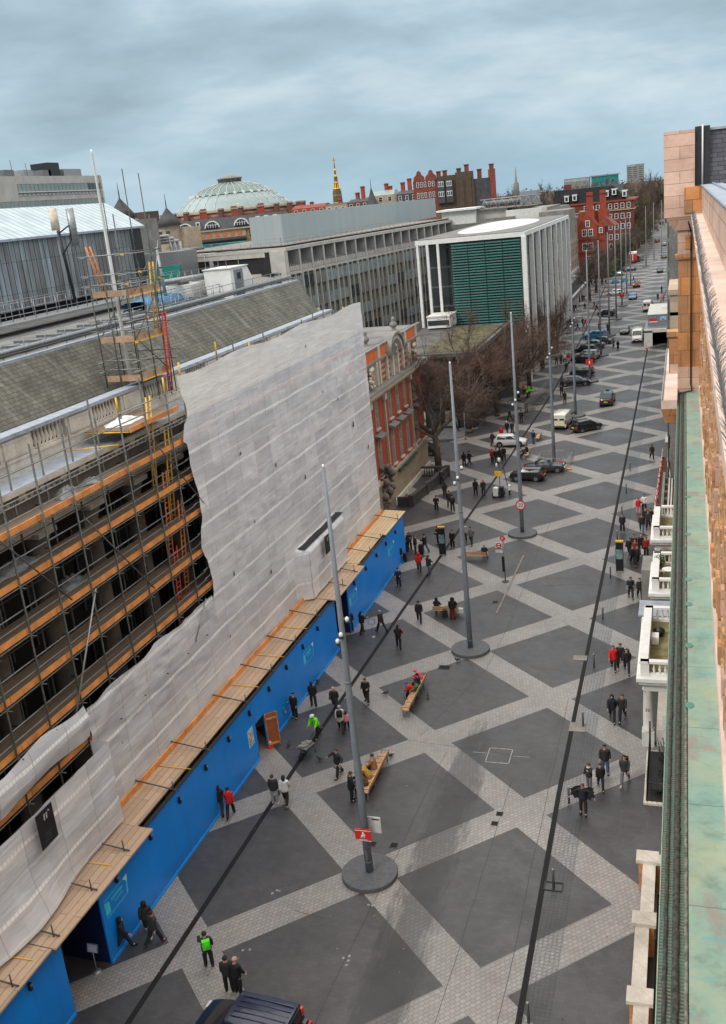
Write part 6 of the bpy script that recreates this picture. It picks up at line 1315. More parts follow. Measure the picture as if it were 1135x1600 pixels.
    for s in (-1,1):
        for y in (ay, ry):
            b = MB(); n0 = 18; b.tube((s*(w2-.30),y,R_+.04),(s*(w2+.004),y,R_+.04),R_+.07,m_trim,n=20,sm=False); b.build('wheel_arch', root)
            b = MB(); b.tube((s*(w2-.22),y,R_),(s*(w2+.015),y,R_),R_,m_tyre,n=20,sm=False); w_ = b.build('wheel', root)
            b = MB(); b.tube((s*(w2-.02),y,R_),(s*(w2+.026),y,R_),R_*.62,m_rim,n=14,sm=False); b.tube((s*w2,y,R_),(s*(w2+.034),y,R_),R_*.16,m_trim,n=8); b.build('rim', w_)
        zl = bz-.28 if not van else bz-.45; b = MB(); b.cbox((s*w2*.66,L_/2-.05,zl),(w2*.36,.12,.15),m_hl); b.build('headlight', root)
        b = MB(); zt = (wz-.22) if not van else 1.05
        b.cbox((s*w2*(.80 if not van else .90),-L_/2+.03,zt),(w2*.24 if not van else .16,.14,.2 if not van else .5),m_tl); b.build('tail_light', root)
        b = MB(); b.cbox((s*(w2+.1),fb-.22,wz+.1 if not van else 1.35),(.2,.1,.14 if not van else .26),m_trim); b.build('mirror', root)
    b = MB(); b.cbox((0,L_/2+.005,.42),(W_*.72,.06,.2),m_trim); b.cbox((0,L_/2-.02,bz-.3 if not van else bz-.5),(W_*.34,.1,.1),m_trim); b.build('front_bumper', root)
    b = MB(); b.cbox((0,-L_/2-.005,.42),(W_*.8,.08,.2),m_trim); b.build('rear_bumper', root)
    b = MB(); b.cbox((0,-L_/2-.01 if not van else -L_/2-.02,.66),(.5,.06,.12),m_ply_); b.build('number_plate', root)
    b = MB(); b.cbox((0,L_/2+.03,.42),(.5,.03,.11),m_offwhite); b.build('number_plate', root)
    if kind == 'jeep':
        b = MB(); b.tube((0.15,-L_/2-.02,1.0),(0.15,-L_/2-.26,1.0),.37,m_tyre,n=20,sm=False); sw = b.build('spare_wheel', root)
        b = MB(); b.tube((0.15,-L_/2-.255,1.0),(0.15,-L_/2-.29,1.0),.33,PNT['navy'],n=20); b.build('cover', sw)
        b = MB()
        for q in (-.5,-.25,0,.25,.5): b.box(q-.02,rt+.1,H_+.02,q+.02,ft-.15,H_+.045,PNT['roofb'])
        b.build('roof_rib', root)
        for s in (-1,1):
            b = MB(); b.cbox((s*w2*.78,rb_+.02,1.5),(.12,.1,.34),m_brake if 0 else mat('red_orange_lens', (.7,.08,.03), .3)); b.build('tail_light', root)
    if kind == 'taxi':
        b = MB(); b.cbox((0,ft-.1,H_+.08),(.5,.16,.13),m_trim); b.build('roof_sign', root)
    TPL[kind] = root; return root
USED = set()
def vehicle(kind, x, y, rz, col, label, cat='car', group='cars parked and driving along the street', scale=1, lit=False, name=None, roof=None):
    if kind not in TPL: make_vehicle(kind)
    r = copy_tree(TPL[kind]) if kind in USED else TPL[kind]
    if kind not in USED: PROTO.append((kind, r))
    USED.add(kind); r.location = (x,y,.005); r.rotation_euler = (0,0,rz); r.scale = (scale,)*3; tag(r, label, cat, group)
    if name: r.name = name
    for ch in r.children:
        nm = ch.name.split('.')[0]
        if nm in ('body','roof'): setmat(ch, PNT[roof] if (roof and nm == 'roof') else PNT[col])
        if lit and nm == 'tail_light': setmat(ch, m_brake)
    return r
PROTO = []
D_ = math.radians
V = vehicle
V('jeep',-7.75,-16.35,D_(86),'black','black off road vehicle with roof ribs and spare wheel cut off by the bottom edge','jeep',roof='roofb')
V('hatchback',-12.6,74.6,D_(-88),'white','small white hatchback among pedestrians left of the third mast')
V('compact',-8.3,59.7,D_(84),'black','black compact car parked behind the third mast')
V('convertible',-6.9,62.7,D_(-80),'dk','dark soft top car half hidden behind the black compact car',name='convertible')
V('small_van',-7.3,84.5,D_(-6),'cream','cream white van seen from behind left of the black hatchback','van',name='delivery_van')
V('hatchback',-4.0,81.6,D_(-50),'black','black hatchback turning into the road beside the cream van')
V('taxi',-2.5,97.4,D_(-2),'black','black london style taxi driving away alone in the carriageway','taxi',scale=1)
V('estate_car',-8.4,111.6,D_(-84),'black','black estate car, nearest of the parked row')
V('compact',-8.1,119.5,D_(86),'black','black hatchback, second nearest in the parked row',scale=1.05)
V('hatchback',-9.1,132.4,D_(82),'black','black hatchback in the middle of the parked row left of the red sign',scale=1.08)
V('estate_car',-8.9,136.2,D_(82),'silver','silver car tucked behind the middle black hatchback')
V('estate_car',-9.7,142.0,D_(82),'black','black saloon shaped car, fourth of the parked row')
V('saloon',-8.8,147.8,D_(82),'teal','grey green car close behind the fourth parked car')
V('saloon',-7.6,152.0,D_(80),'dk','dark car with red tail lamps just below the blue hatchback')
V('hatchback',-9.2,158.6,D_(82),'blue','bright blue hatchback, last of the parked row',scale=1.15)
V('saloon',-3.7,164.4,D_(178),'dk','dark saloon coming towards the camera beside the white van')
V('van',-.75,153.5,D_(179),'white','large white van facing the camera by the site hut','van')
fv = V('van',-.45,199,D_(-2),'white','white courier van seen from behind with lettering on its doors','van')
V('hatchback',-4.9,223.5,D_(178),'blue2','blue car driving towards the camera in the far carriageway',scale=1.1)
V('compact',-5.3,253.5,D_(0),'black','dark car with bright red brake lights ahead of the blue car',lit=True,scale=1.1)
V('estate_car',-10.2,236.4,D_(80),'white','white car parked in the far row'); V('estate_car',-10.4,241,D_(80),'dk','dark car hidden behind the far white car')
V('compact',-9.5,193.4,D_(84),'black','black compact car alone left of the white courier van',scale=1.08)
V('estate_car',-13.2,291,D_(78),'teal','dark blue green estate car beyond the covered motorcycles')
V('estate_car',-9.9,306,D_(80),'black','black car parked just below the red box lorry')
V('hatchback',.2,293.5,D_(4),'teal','teal grey car at the right of the far carriageway',scale=1.1); V('hatchback',.3,350,D_(6),'teal','second far teal car higher up at the right edge of the road',scale=1.1)
V('saloon',-4.5,446,D_(-12),'black','farthest car with lit red brake lights',lit=True)
V('van',-8.3,344.5,D_(-15),'grey','grey van beside the red box lorry','van'); V('saloon',-23.2,71.2,D_(90),'black','black car waiting in the side street behind the red brick building')
V('saloon',-.5,420,D_(-12),'silver','far silver car at the right edge below the scaffold')
# courier lettering and red box lorry
PUR = mat('purple_ink', (.08,.02,.25), .5)

def loc_text(txt, size, m, o, x, y, z):
    t_ = text_mesh(txt, size, m, (x,y,z), (1,0,0), (0,0,1), 'lettering', None); t_.parent = o; return t_
loc_text('Fed', .62, MATS['purple_ink'], fv, -.34, -2.735, 1.75); loc_text('Ex', .62, mat('orange_ink', (.85,.14,.01), .5), fv, .5, -2.735, 1.75)
lo_ = thing('box_lorry', 'red and white box lorry in the far road', 'lorry', (-10.2,340,0))
b = MB(); b.box(-11.5,337,1.0,-9.0,343,3.8,m_red); b.box(-11.55,336.95,3.3,-8.95,343.05,3.9,m_white); b.box(-10.4,336.9,1.1,-10.1,337,3.2,m_white); b.build('box', lo_)
b = MB(); b.box(-11.4,343.2,.7,-9.1,345.2,2.8,m_white); b.box(-11.3,345.2,1.6,-9.2,345.25,2.6,m_cglass); b.build('cab', lo_)
for (x,y) in ((-11.3,338.2),(-9.2,338.2),(-11.3,344.2),(-9.2,344.2)): b = MB(); b.tube((x-.14,y,.45),(x+.14,y,.45),.45,m_tyre,n=14,sm=False); b.build('wheel', lo_)
b = MB(); b.box(-11.5,336.9,.7,-9.0,337,.95,m_trim); b.build('bumper', lo_)
for k,(x,y,lb) in enumerate(((-12.2,268.5,'blue covered motorcycle, left of the far pair'),(-9.6,271,'blue covered motorcycle, right of the far pair'))):
    o = thing('covered_motorcycle', lb, 'motorcycle', (x,y,0), group='motorcycles under blue covers'); b = MB()
    b.grid(lambda u,v: (x-1+2*u, y+.45*math.cos(PI*v)*(1-.3*abs(2*u-1)), .25+(1.0-.35*abs(2*u-.9))*math.sin(PI*v)+.05*noise.noise((u*6,v*4,k))), 10, 8, m_tarp); b.build('cover', o)
    for s in (-.75,.75): b = MB(); b.tube((x+s,y-.07,.3),(x+s,y+.07,.3),.3,m_tyre,n=14,sm=False); b.build('wheel', o)
# traffic cones
def cone(x, y, label):
    o = thing('traffic_cone', label, 'cone', (x,y,0)); b = MB(); b.cbox((x,y,.03),(.42,.42,.05),m_red); b.build('foot', o)
    b = MB(); b.lathe((x,y,.05), [(.17,0),(.13,.2)], m_red, 14, cap=False); b.lathe((x,y,.05), [(.09,.42),(.03,.72)], m_red, 14); b.build('shell', o); b = MB(); b.lathe((x,y,.25), [(.13,0),(.09,.22)], m_white, 14, cap=False); b.build('reflective_sleeve', o)
cone(*(-15.52,4.06),'red and white traffic cone by the open plywood site door'); cone(1.17,143.3,'red and white traffic cone at the end of the right drain')
b = MB(); b.lathe((-4.9,262,0), [(.3,0),(.1,.5),(.3,1.0),(.05,1.3)], m_orange, 10); b.build('road_marker', label='orange road marker in the far carriageway', cat='marker')
# notice stands
def stand(x, y, label):
    o = thing('notice_stand', label, 'sign', (x,y,0)); b = MB(); b.lathe((x,y,0), [(.2,0),(.2,.03),(.02,.05)], m_galv, 14); b.tube((x,y,0),(x,y,1.05),.02,m_galv); b.build('post', o)
    b = MB(); b.hexa([(x-.27,y-.03,1.02),(x+.27,y-.03,1.02),(x+.27,y,1.02),(x-.27,y,1.02),(x-.27,y+.06,1.4),(x+.27,y+.06,1.4),(x+.27,y+.09,1.4),(x-.27,y+.09,1.4)], m_steelgrey); b.build('frame', o)
    b = MB(); b.hexa([(x-.23,y-.04,1.05),(x+.23,y-.04,1.05),(x+.23,y-.03,1.05),(x-.23,y-.03,1.05),(x-.23,y+.04,1.37),(x+.23,y+.04,1.37),(x+.23,y+.05,1.37),(x-.23,y+.05,1.37)], mat('pale_notice', (.42,.45,.6), .5)); b.build('notice', o)
stand(*(-13.78,19.48),'small notice on a stand outside the far hoarding entrance'); stand(*(-16.03,-14.16),'small notice on a stand in the shade of the near hoarding entrance')
# wheelbarrow
wx, wy = (-12.87,4.30)
wb_ = thing('wheelbarrow', 'grey wheelbarrow loaded with rubble pushed by the worker', 'wheelbarrow', (0,0,0))
b = MB(); b.hexa([(-.2,.15,.35),(.2,.15,.35),(.25,.75,.4),(-.25,.75,.4),(-.32,0,.62),(.32,0,.62),(.36,.95,.66),(-.36,.95,.66)], m_steelgrey); b.build('tray', wb_); b = MB(); 
for s in (-1,1): b.tube((s*.28,-.75,.72),(s*.14,.95,.3),.022,m_black); b.tube((s*.24,0,.4),(s*.26,-.05,0),.02,m_black)
b.build('frame', wb_); b = MB(); b.tube((-.06,1.0,.2),(.06,1.0,.2),.2,m_tyre,n=16,sm=False); b.build('wheel', wb_)
b = MB(); random.seed(3)
for k in range(14): b.cbox((random.uniform(-.22,.22),random.uniform(.15,.8),.64+random.random()*.08),(.2,.2,.12),m_greyc,random.random()*3)
b.build('rubble', wb_); wb_.location = (wx,wy-.3,0); wb_.rotation_euler = (0,0,D_(165))
# white three wheeled street vehicle with yellow sign
sx_, sy_ = -10.4, 53.9
wv_ = thing('display_trike', 'white three wheeled cart with tall frame and yellow sign in the street', 'cart', (sx_,sy_,0))
b = MB(); b.cbox((sx_-.25,sy_-.4,.55),(.5,.75,.7),m_white); b.lathe((sx_-.25,sy_-.5,.9), [(.3,0),(.26,.15),(.1,.22)], m_white, 12); b.build('body', wv_)
b = MB(); b.cbox((sx_+.3,sy_-.1,.75),(.45,.5,.5),m_black); b.cbox((sx_+.3,sy_-.2,.35),(.6,.7,.4),m_black); b.build('seat', wv_)
b = MB(); b.tube((sx_+.1,sy_,.9),(sx_+.05,sy_+.6,3.6),.04,m_black); b.tube((sx_+.9,sy_+.4,.6),(sx_+.3,sy_+.8,3.6),.04,m_black); 
for k in range(5): b.tube((sx_+.08,sy_+.15*k,1.2+.5*k),(sx_+.8-.12*k,sy_+.45+.07*k,1.0+.55*k),.02,m_galv)
b.ball((sx_+.05,sy_+.6,3.7),(.16,.12,.25),m_white); b.ball((sx_-.2,sy_+.4,3.2),(.12,.12,.22),m_white); b.build('frame', wv_)
b = MB(); b.cbox((sx_,sy_+.1,2.35),(.75,.06,.55),m_yellow); b.build('sign', wv_)
for (dx,dy) in ((-.55,-.5),(.25,-.6),(1.0,.5)): b = MB(); b.tube((sx_+dx-.06,sy_+dy,.25),(sx_+dx+.06,sy_+dy,.25),.25,m_tyre,n=14,sm=False); b.build('wheel', wv_)
b = MB(); b.cbox((sx_+1.0,sy_+.5,.75),(.2,.5,.5),m_white); b.build('fender', wv_)
# mesh panels fencing round the tree works
for k in range(6):
    p0 = (-13.2+.25*k,88+3.6*k); p1 = (-13.2+.25*(k+1),88+3.6*(k+1)); b = MB()
    for i in range(15): q = (p0[0]+(p1[0]-p0[0])*i/14, p0[1]+(p1[1]-p0[1])*i/14); b.tube((q[0],q[1],.15),(q[0],q[1],2.0),.012,m_galv,n=3)
    for z_ in (.15,1.0,2.0): b.tube((*p0,z_),(*p1,z_),.022,m_galv,n=4)
    b.cbox((p0[0],p0[1],.07),(.7,.25,.14),m_greyc); b.build('mesh_fence', label=['nearest','second nearest','third','fourth','fifth','farthest'][k]+' steel mesh fence by the workers near the street trees', cat='fence', group='steel mesh fence panels by the trees')
# slim posts on the left pavement
for (x,y,h_,lb) in ((*(-10.74,102.88),3.2,'slim grey post left of the cream van'),(*(-18.98,78.21),3.6,'grey lamp column base by the side street corner'),(*(-11.74,160.09),3.0,'slim post left of the blue hatchback')):
    b = MB(); b.tube((x,y,0),(x,y,h_),.07,m_mast); b.lathe((x,y,0), [(.12,0),(.12,.4),(.07,.45)], m_mast, 10); b.build('post', label=lb, cat='post', loc=(x,y,0))
b = MB(); b.lathe((*(-23.75,86.89),0), [(.3,0),(.3,1.1),(.33,1.12),(.33,1.2),(.05,1.3)], m_black, 14); b.build('litter_bin', label='black litter bin by the tree at the side street corner', cat='bin')
cover(*(-7.44,15.26),.85,.6,'large dark drain cover near the children bench'); cover(*(-6.78,-3.77),.4,.4,'small inspection cover above the nearest mast base'); cover(*(-5.68,-3.68),.4,.4,'second small inspection cover right of the first by the nearest mast base')
cover(2.0,8.7,.95,1.0,'square stone drain plate interrupting the right drain',0,m_greyc); cover(1.3,17.6,.9,.7,'paler brick square beside the right drain',0,m_greyc); cover(*(-1.02,-0.31),.35,.35,'tiny cover on the pale paving crossing'); cover(*(-1.13,-1.14),.35,.35,'second tiny cover below the first on the pale crossing'); cover(*(-5.98,26.41),.45,.45,'small cover near the bus stop kerb')
# white chalk rectangle and marks
b = MB(); m_chalk = mat('worn_white_line', (.30,.30,.30), .8, .4, 8)
for (x0,y0,x1,y1) in ((-2.65,4.3,-1.3,4.36),(-2.65,5.75,-1.3,5.81),(-2.65,4.3,-2.6,5.8),(-1.35,4.3,-1.3,5.8),(-3.5,5.2,-2.7,5.24),(-1.2,5.1,-.3,5.14)): b.poly([(x0,y0,.006),(x1,y0,.006),(x1,y1,.006),(x0,y1,.006)], m_chalk)
for (cx_,cy_,w_,h_) in ((4.9,-.6,1.3,1.6),(3.6,-2.1,1.5,.9),(2.6,-2.1,.5,.9),(-13.9,-6.3,1.2,2.2),(4.4,17.0,.9,1.2)):
    for (x0,y0,x1,y1) in ((0,0,w_,.015),(0,h_,w_,h_+.015),(0,0,.015,h_),(w_,0,w_+.015,h_)): b.poly([(cx_+x0,cy_+y0,.006),(cx_+x1,cy_+y0,.006),(cx_+x1,cy_+y1,.006),(cx_+x0,cy_+y1,.006)], mat('faint_line', (.12,.12,.12), .9))
b.build('road_marking', kind='structure')
b = MB(); m_crk = mat('dark_seam', (.045,.044,.043), .9, .3, 4); random.seed(77)
for (x0,y0,x1,y1) in ((-7.5,5.9,-.5,5.2),(-6.9,6.5,-4.6,15.5),(-4.6,15.5,-4.2,24),(-5.8,-16,-5.0,5),(-1.2,-16,-.9,3),(1.2,-20,1.1,12),(-4.3,25,-4.0,60),(-10.5,26,-9.5,44),(-3,30,1,30.4),(-9,-9,-7.2,-9.2)):
    n_ = 14; p = None
    for i in range(n_+1):
        q = (x0+(x1-x0)*i/n_+random.uniform(-.04,.04), y0+(y1-y0)*i/n_+random.uniform(-.04,.04))
        if p:
            d = Vector((q[0]-p[0], q[1]-p[1])); s_ = Vector((-d.y, d.x)).normalized()*.011; b.poly([(p[0]-s_.x,p[1]-s_.y,.005),(p[0]+s_.x,p[1]+s_.y,.005),(q[0]+s_.x,q[1]+s_.y,.005),(q[0]-s_.x,q[1]-s_.y,.005)], m_crk)
        p = q
b.build('paving_seams', kind='structure')
b = MB(); m_lit = [mat('dead_leaf', (.16,.08,.03), .9, .4, 9), mat('paper_scrap', (.22,.22,.21), .9, .1, 9), mat('dark_leaf', (.06,.045,.03), .9, .4, 9)]
for i in range(420):
    x = random.uniform(-15,5.5); y = random.uniform(-18,70)**1; s_ = random.uniform(.02,.05); a = random.random()*6; b.poly([(x+s_*math.cos(a+k_*1.57)*(1 if k_%2 else .5), y+s_*math.sin(a+k_*1.57), .007+random.random()*.012) for k_ in range(4)], random.choice(m_lit))
b.build('litter', kind='stuff')
b = MB()
for (u,v) in ((-5.76,-11.33),(-5.55,-11.18),(-5.50,-11.43),(-5.50,-11.69),(-10.24,-7.84),(-10.37,-8.09),(-10.10,-7.86),(-10.23,-11.76),(-9.94,-11.66),(-5.67,-8.01),(-5.49,-8.02)): b.lathe((u,v,.006), [(.07,0),(.06,.003)], m_chalk, 8)
b.build('paint_spot', label='scattered white paint spots on the dark paving', cat='paint spots')
# pigeons
m_pig = mat('pigeon_feathers', (.035,.038,.045), .8, .4, 30)
def pigeon(x, y, rz, label):
    b = MB(); b.ball((0,0,.13), (.06,.13,.065), m_pig, 10, 7); b.ball((0,.12,.21), (.035,.04,.035), m_pig, 8, 6); b.tube((0,.09,.14),(0,.12,.2),.035,m_pig,.025,n=8); b.tube((0,.15,.21),(0,.185,.2),.01,m_black,.002,n=5)
    b.hexa([(-.03,-.22,.1),(.03,-.22,.1),(.04,-.08,.12),(-.04,-.08,.12),(-.03,-.22,.115),(.03,-.22,.115),(.04,-.08,.15),(-.04,-.08,.15)], m_pig)
    for s in (-1,1): b.tube((s*.025,0,.09),(s*.03,.02,.005),.007,m_red,n=4); b.tube((s*.03,.02,.006),(s*.03,.05,.004),.006,m_red,n=4); b.ball((s*.05,-.02,.135), (.02,.11,.05), m_pig, 8, 5)
    o = b.build('pigeon', label=label, cat='pigeon', group='pigeons on the paving'); o.location = (x,y,.006); o.rotation_euler = (0,0,rz); o.scale = (1.25,)*3
for k,(p,lb) in enumerate((((-14.42,4.29),'pigeon below the traffic cone and wheelbarrow'),((-12.01,3.04),'pigeon right of the wheelbarrow'),((-8.01,3.96),'pigeon beyond the end of the bench by the nearest mast'),((-15.43,12.14),'pigeon above the walker in a black coat by the hoarding'),((-10.37,11.07),'pigeon left of the children bench'),((-7.57,11.08),'pigeon right of the children bench'),((-6.76,16.19),'pigeon at the edge of the second mast base'))): pigeon(p[0],p[1],k*1.3,lb)

# ------------------------------------------------------------------ people
m_skin = mat('skin', (.52,.30,.21), .6, .08, 10)
def skin_mesh(verts, edges, radii, m, sub=1, name='p'):
    me = bpy.data.meshes.new(name); me.from_pydata(verts, edges, []); o = bpy.data.objects.new('tmp', me); C.objects.link(o)
    md = o.modifiers.new('s', 'SKIN'); md.use_smooth_shade = True; md.branch_smoothing = .6
    for i, r in enumerate(radii): me.skin_vertices[0].data[i].radius = r if isinstance(r, tuple) else (r, r); me.skin_vertices[0].data[i].use_root = (i == 0)
    if sub: q = o.modifiers.new('u', 'SUBSURF'); q.levels = sub; q.render_levels = sub
    bpy.context.view_layer.update()
    r = bpy.data.meshes.new_from_object(o.evaluated_get(bpy.context.evaluated_depsgraph_get())); bpy.data.objects.remove(o); bpy.data.meshes.remove(me)
    return r
def pose_joints(lean=0, legs=((0,0),(0,0)), arms=((0,.12,.1),(0,.12,.1)), pelvis=None, spread=.1, headn=0):
    """local frame: the person faces +Y; angles in radians"""
    J = {}; pz = .94
    J['pel'] = Vector((0,0,0)); up = Vector((0,math.sin(lean),math.cos(lean))); fw_ = Vector((0,math.cos(lean),-math.sin(lean)))
    J['waist'] = up*.14; J['chest'] = up*.36; J['sh'] = up*.50; J['neck'] = up*.56+fw_*.01; 
    hu = Vector((0,math.sin(lean*.5+headn),math.cos(lean*.5+headn))); J['head'] = J['neck']+hu*.10; J['top'] = J['neck']+hu*.24; J['hu'] = hu; J['hf'] = Vector((0,hu.z,-hu.y))
    for s, (a, k), nm in ((-1,legs[0],'L'),(1,legs[1],'R')):
        hip = Vector((s*.095,0,-.04)); kn = hip+.43*Vector((s*spread*.35,math.sin(a),-math.cos(a))); an = kn+.41*Vector((s*spread*.1,math.sin(a-k),-math.cos(a-k)))
        J['hip'+nm], J['kn'+nm], J['an'+nm] = hip, kn, an; J['toe'+nm] = an+Vector((s*.03,.15,-.055)); J['heel'+nm] = an+Vector((0,-.05,-.05))
    for s, (a, sp, e), nm in ((-1,arms[0],'L'),(1,arms[1],'R')):
        shd = J['sh']+Vector((s*.168,0,-.025)); d = Vector((s*math.sin(sp),math.sin(a)*math.cos(sp),-math.cos(a)*math.cos(sp))); el = shd+.28*d
        ae = a+e; inn = 0 if e < .8 else -s*.28*min(1,(e-.6)); d2 = Vector((s*math.sin(sp)*.6+inn,math.sin(ae),-math.cos(ae))).normalized(); wr = el+.25*d2
        J['sho'+nm], J['el'+nm], J['wr'+nm] = shd, el, wr; J['hd'+nm] = wr+d2*.09; J['dir'+nm] = d2
    zmin = min(J['toeL'].z, J['toeR'].z, J['heelL'].z, J['heelR'].z)
    off = pelvis if pelvis is not None else -zmin+.03
    for k in J:
        if k not in ('dirL','dirR','hu','hf'): J[k] = J[k]+Vector((0,0,off))
    J['hair_only'] = None
    return J
POSES = dict(
 stand=dict(legs=((.05,.02),(-.04,.0)), arms=((.05,.05,.25),(.0,.06,.15))),
 pocket=dict(legs=((.04,.05),(-.04,.0)), arms=((-.15,.14,.75),(-.15,.14,.75)), headn=.1),
 walk=dict(lean=.06, legs=((.42,.12),(-.36,.35)), arms=((-.35,.05,.25),(.3,.05,.45))),
 walk2=dict(lean=.05, legs=((-.30,.5),(.34,.08)), arms=((.28,.05,.4),(-.3,.05,.2))),
 phone=dict(legs=((.05,.05),(-.05,.02)), arms=((.35,.1,1.75),(.15,.15,.4)), headn=.3),
 hold=dict(legs=((.3,.2),(-.25,.25)), arms=((.25,.12,1.35),(.25,.12,1.35)), headn=.15),
 face=dict(legs=((.08,.05),(-.06,.02)), arms=((.7,.2,1.9),(.1,.15,.3)), headn=.1),
 hips=dict(legs=((.3,.1),(-.3,.3)), arms=((-.1,.9,1.2),(-.1,.9,1.2))),
 coat=dict(legs=((.05,.0),(-.1,.05)), arms=((.1,.95,.2),(.1,.95,.2)), headn=.2),
 push=dict(lean=.35, legs=((.35,.15),(-.45,.25)), arms=((.35,.1,.35),(.35,.1,.35)), headn=.2),
 sit=dict(lean=.08, legs=((1.45,1.4),(1.45,1.35)), arms=((.45,.1,.7),(.4,.1,.8)), pelvis=.56, spread=.2),
 sitfwd=dict(lean=.6, legs=((1.4,1.3),(1.4,1.35)), arms=((.5,.1,.6),(.5,.1,.7)), pelvis=.56, spread=.25, headn=.3),
 bend=dict(lean=1.1, legs=((.2,.15),(-.05,.1)), arms=((1.1,.1,.1),(.9,.1,.3)), headn=.2),
 bike=dict(lean=.4, legs=((1.1,1.0),(.45,.6)), arms=((.9,.1,.1),(.9,.1,.1)), pelvis=.98, spread=.1))
TM = {}
def mobj(me, m, name):
    me.materials.clear(); me.materials.append(m)
    for p in me.polygons: p.material_index = 0; p.use_smooth = True
    me.name = name; return me
def templates(pose):
    if pose in TM: return TM[pose]
    J = pose_joints(**POSES[pose]); T = {'J': J}
    V = []; E = []; R = []
    def ch(pts, start=None):
        prev = start
        for p, r in pts:
            V.append(tuple(p)); R.append(r); 
            if prev is not None: E.append((prev, len(V)-1))
            prev = len(V)-1
        return prev
    # body
    base = ch([(J['pel'],(.125,.09)),(J['waist'],(.12,.085)),(J['chest'],(.145,.10)),(J['sh'],(.10,.075)),(J['neck'],(.055,.055)),(J['head']-J['hu']*.025+J['hf']*.01,(.068,.082)),(J['head']+J['hu']*.05+J['hf']*.008,(.078,.096)),(J['head']+J['hu']*.115-J['hf']*.01,(.062,.075))]); ps = 3
    for n_ in 'LR':
        ch([(J['hip'+n_],.085),(J['hip'+n_].lerp(J['kn'+n_],.5),.072),(J['kn'+n_],.052),(J['kn'+n_].lerp(J['an'+n_],.35),.054),(J['an'+n_],.035),(J['toe'+n_],.03)], 0)
        ch([(J['sho'+n_],.05),(J['sho'+n_].lerp(J['el'+n_],.5),.045),(J['el'+n_],.037),(J['wr'+n_],.025),(J['wr'+n_].lerp(J['hd'+n_],.75),(.036,.018))], ps)
    me = skin_mesh(V, E, R, m_skin); b = MB(); b.v = [tuple(v.co) for v in me.vertices]
    for p in me.polygons: b.face(list(p.vertices), m_skin, True)
    bpy.data.meshes.remove(me)
    for s, n_ in ((-1,'L'),(1,'R')):      # palm, four fingers and a thumb
        d = J['dir'+n_]; side = d.cross(Vector((s,0,.01))).normalized(); nrm = d.cross(side).normalized(); k0 = J['wr'+n_]+d*.07
        for i, (ln, o_) in enumerate(((.070,-.027),(.080,-.009),(.075,.009),(.058,.026))):
            a = k0+side*o_; m_ = a+d*ln*.55-nrm*s*.006*(i+1); t_ = m_+(d*.8-nrm*s*.75).normalized()*ln*.45; b.tube(a, m_, .0095, m_skin, .0085, n=5); b.tube(m_, t_, .0085, m_skin, .006, n=5)
        a = J['wr'+n_]+d*.025-side*.028; m_ = a+(d*.6-side*.8).normalized()*.035; b.tube(a, m_, .011, m_skin, .010, n=5); b.tube(m_, m_+(d*.9-side*.2-nrm*s*.3).normalized()*.03, .010, m_skin, .007, n=5)
    hf, hu = J['hf'], J['hu']; hc = J['head']+hu*.03; b.tube(hc+hf*.085+hu*.015, hc+hf*.112-hu*.02, .010, m_skin, .016, n=6)
    for s in (-1,1): b.ball(tuple(hc+Vector((s*.078,0,0))-hf*.005), (.010,.018,.028), m_skin, 6, 5)
    T['body'] = b
    b = MB()
    for s in (-1,1): b.ball(tuple(hc+hf*.086+hu*.018+Vector((s*.032,0,0))), .010, m_black, 6, 4)
    T['eyes'] = b
    b = MB(); b.tube(hc+hf*.088-hu*.045-Vector((.02,0,0)), hc+hf*.088-hu*.045+Vector((.02,0,0)), .006, mat('lips', (.35,.12,.10), .6), n=5); T['mouth'] = b
    # clothes
    def cloth(parts, root):
        V.clear(); E.clear(); R.clear(); base = ch(root); 
        for st, pts in parts: ch(pts, st)
        me = skin_mesh(V, E, R, m_black, 1); c = MB(); c.v = [tuple(v.co) for v in me.vertices]
        for p in me.polygons: c.face(list(p.vertices), m_black, True)
        bpy.data.meshes.remove(me); return c
    arm = lambda n_: [(J['sho'+n_],.088),(J['sho'+n_].lerp(J['el'+n_],.55),.080),(J['el'+n_],.072),(J['el'+n_].lerp(J['wr'+n_],.99),.058)]
    pel = J['pel']; dn = Vector((0,0,-1))
    T['jacket'] = cloth([(4,arm('L')),(4,arm('R'))], [(pel+dn*.17,(.225,.185)),(pel+dn*.02,(.21,.17)),(J['waist'],(.20,.165)),(J['chest'],(.215,.175)),(J['sh'],(.16,.13)),(J['neck']-J['hu']*.0,(.092,.09))])
    sitting = 'sit' in pose or pose == 'bike'; mid = (J['knL']+J['knR'])/2
    hem = pel.lerp(mid, .75) if not sitting else pel.lerp(mid, .55)
    T['long_coat'] = cloth([(4,arm('L')),(4,arm('R'))], [(hem,(.25,.20)),(pel,(.21,.17)),(J['waist'],(.19,.155)),(J['chest'],(.21,.165)),(J['sh'],(.155,.125)),(J['neck']-J['hu']*.0,(.092,.09))])
    leg = lambda n_: [(J['hip'+n_],.118),(J['hip'+n_].lerp(J['kn'+n_],.5),.102),(J['kn'+n_],.084),(J['kn'+n_].lerp(J['an'+n_],.5),.080),(J['an'+n_]+Vector((0,0,.0)),.072)]
    T['trousers'] = cloth([(0,leg('L')),(0,leg('R'))], [(pel,(.135,.105)),(pel+J['waist']*0+Vector((0,0,.10)),(.13,.10))])
    b = MB()
    for n_ in 'LR':
        a = J['an'+n_]; t_ = J['toe'+n_]; h_ = J['heel'+n_]; b.tube(a+Vector((0,0,.05)), a+Vector((0,0,-.02)), .045, m_black, .05, n=8); b.ball(tuple((h_+t_)/2+Vector((0,.02,-.0))), (.052,.145,.045), m_black, 10, 6)
    T['shoes'] = b
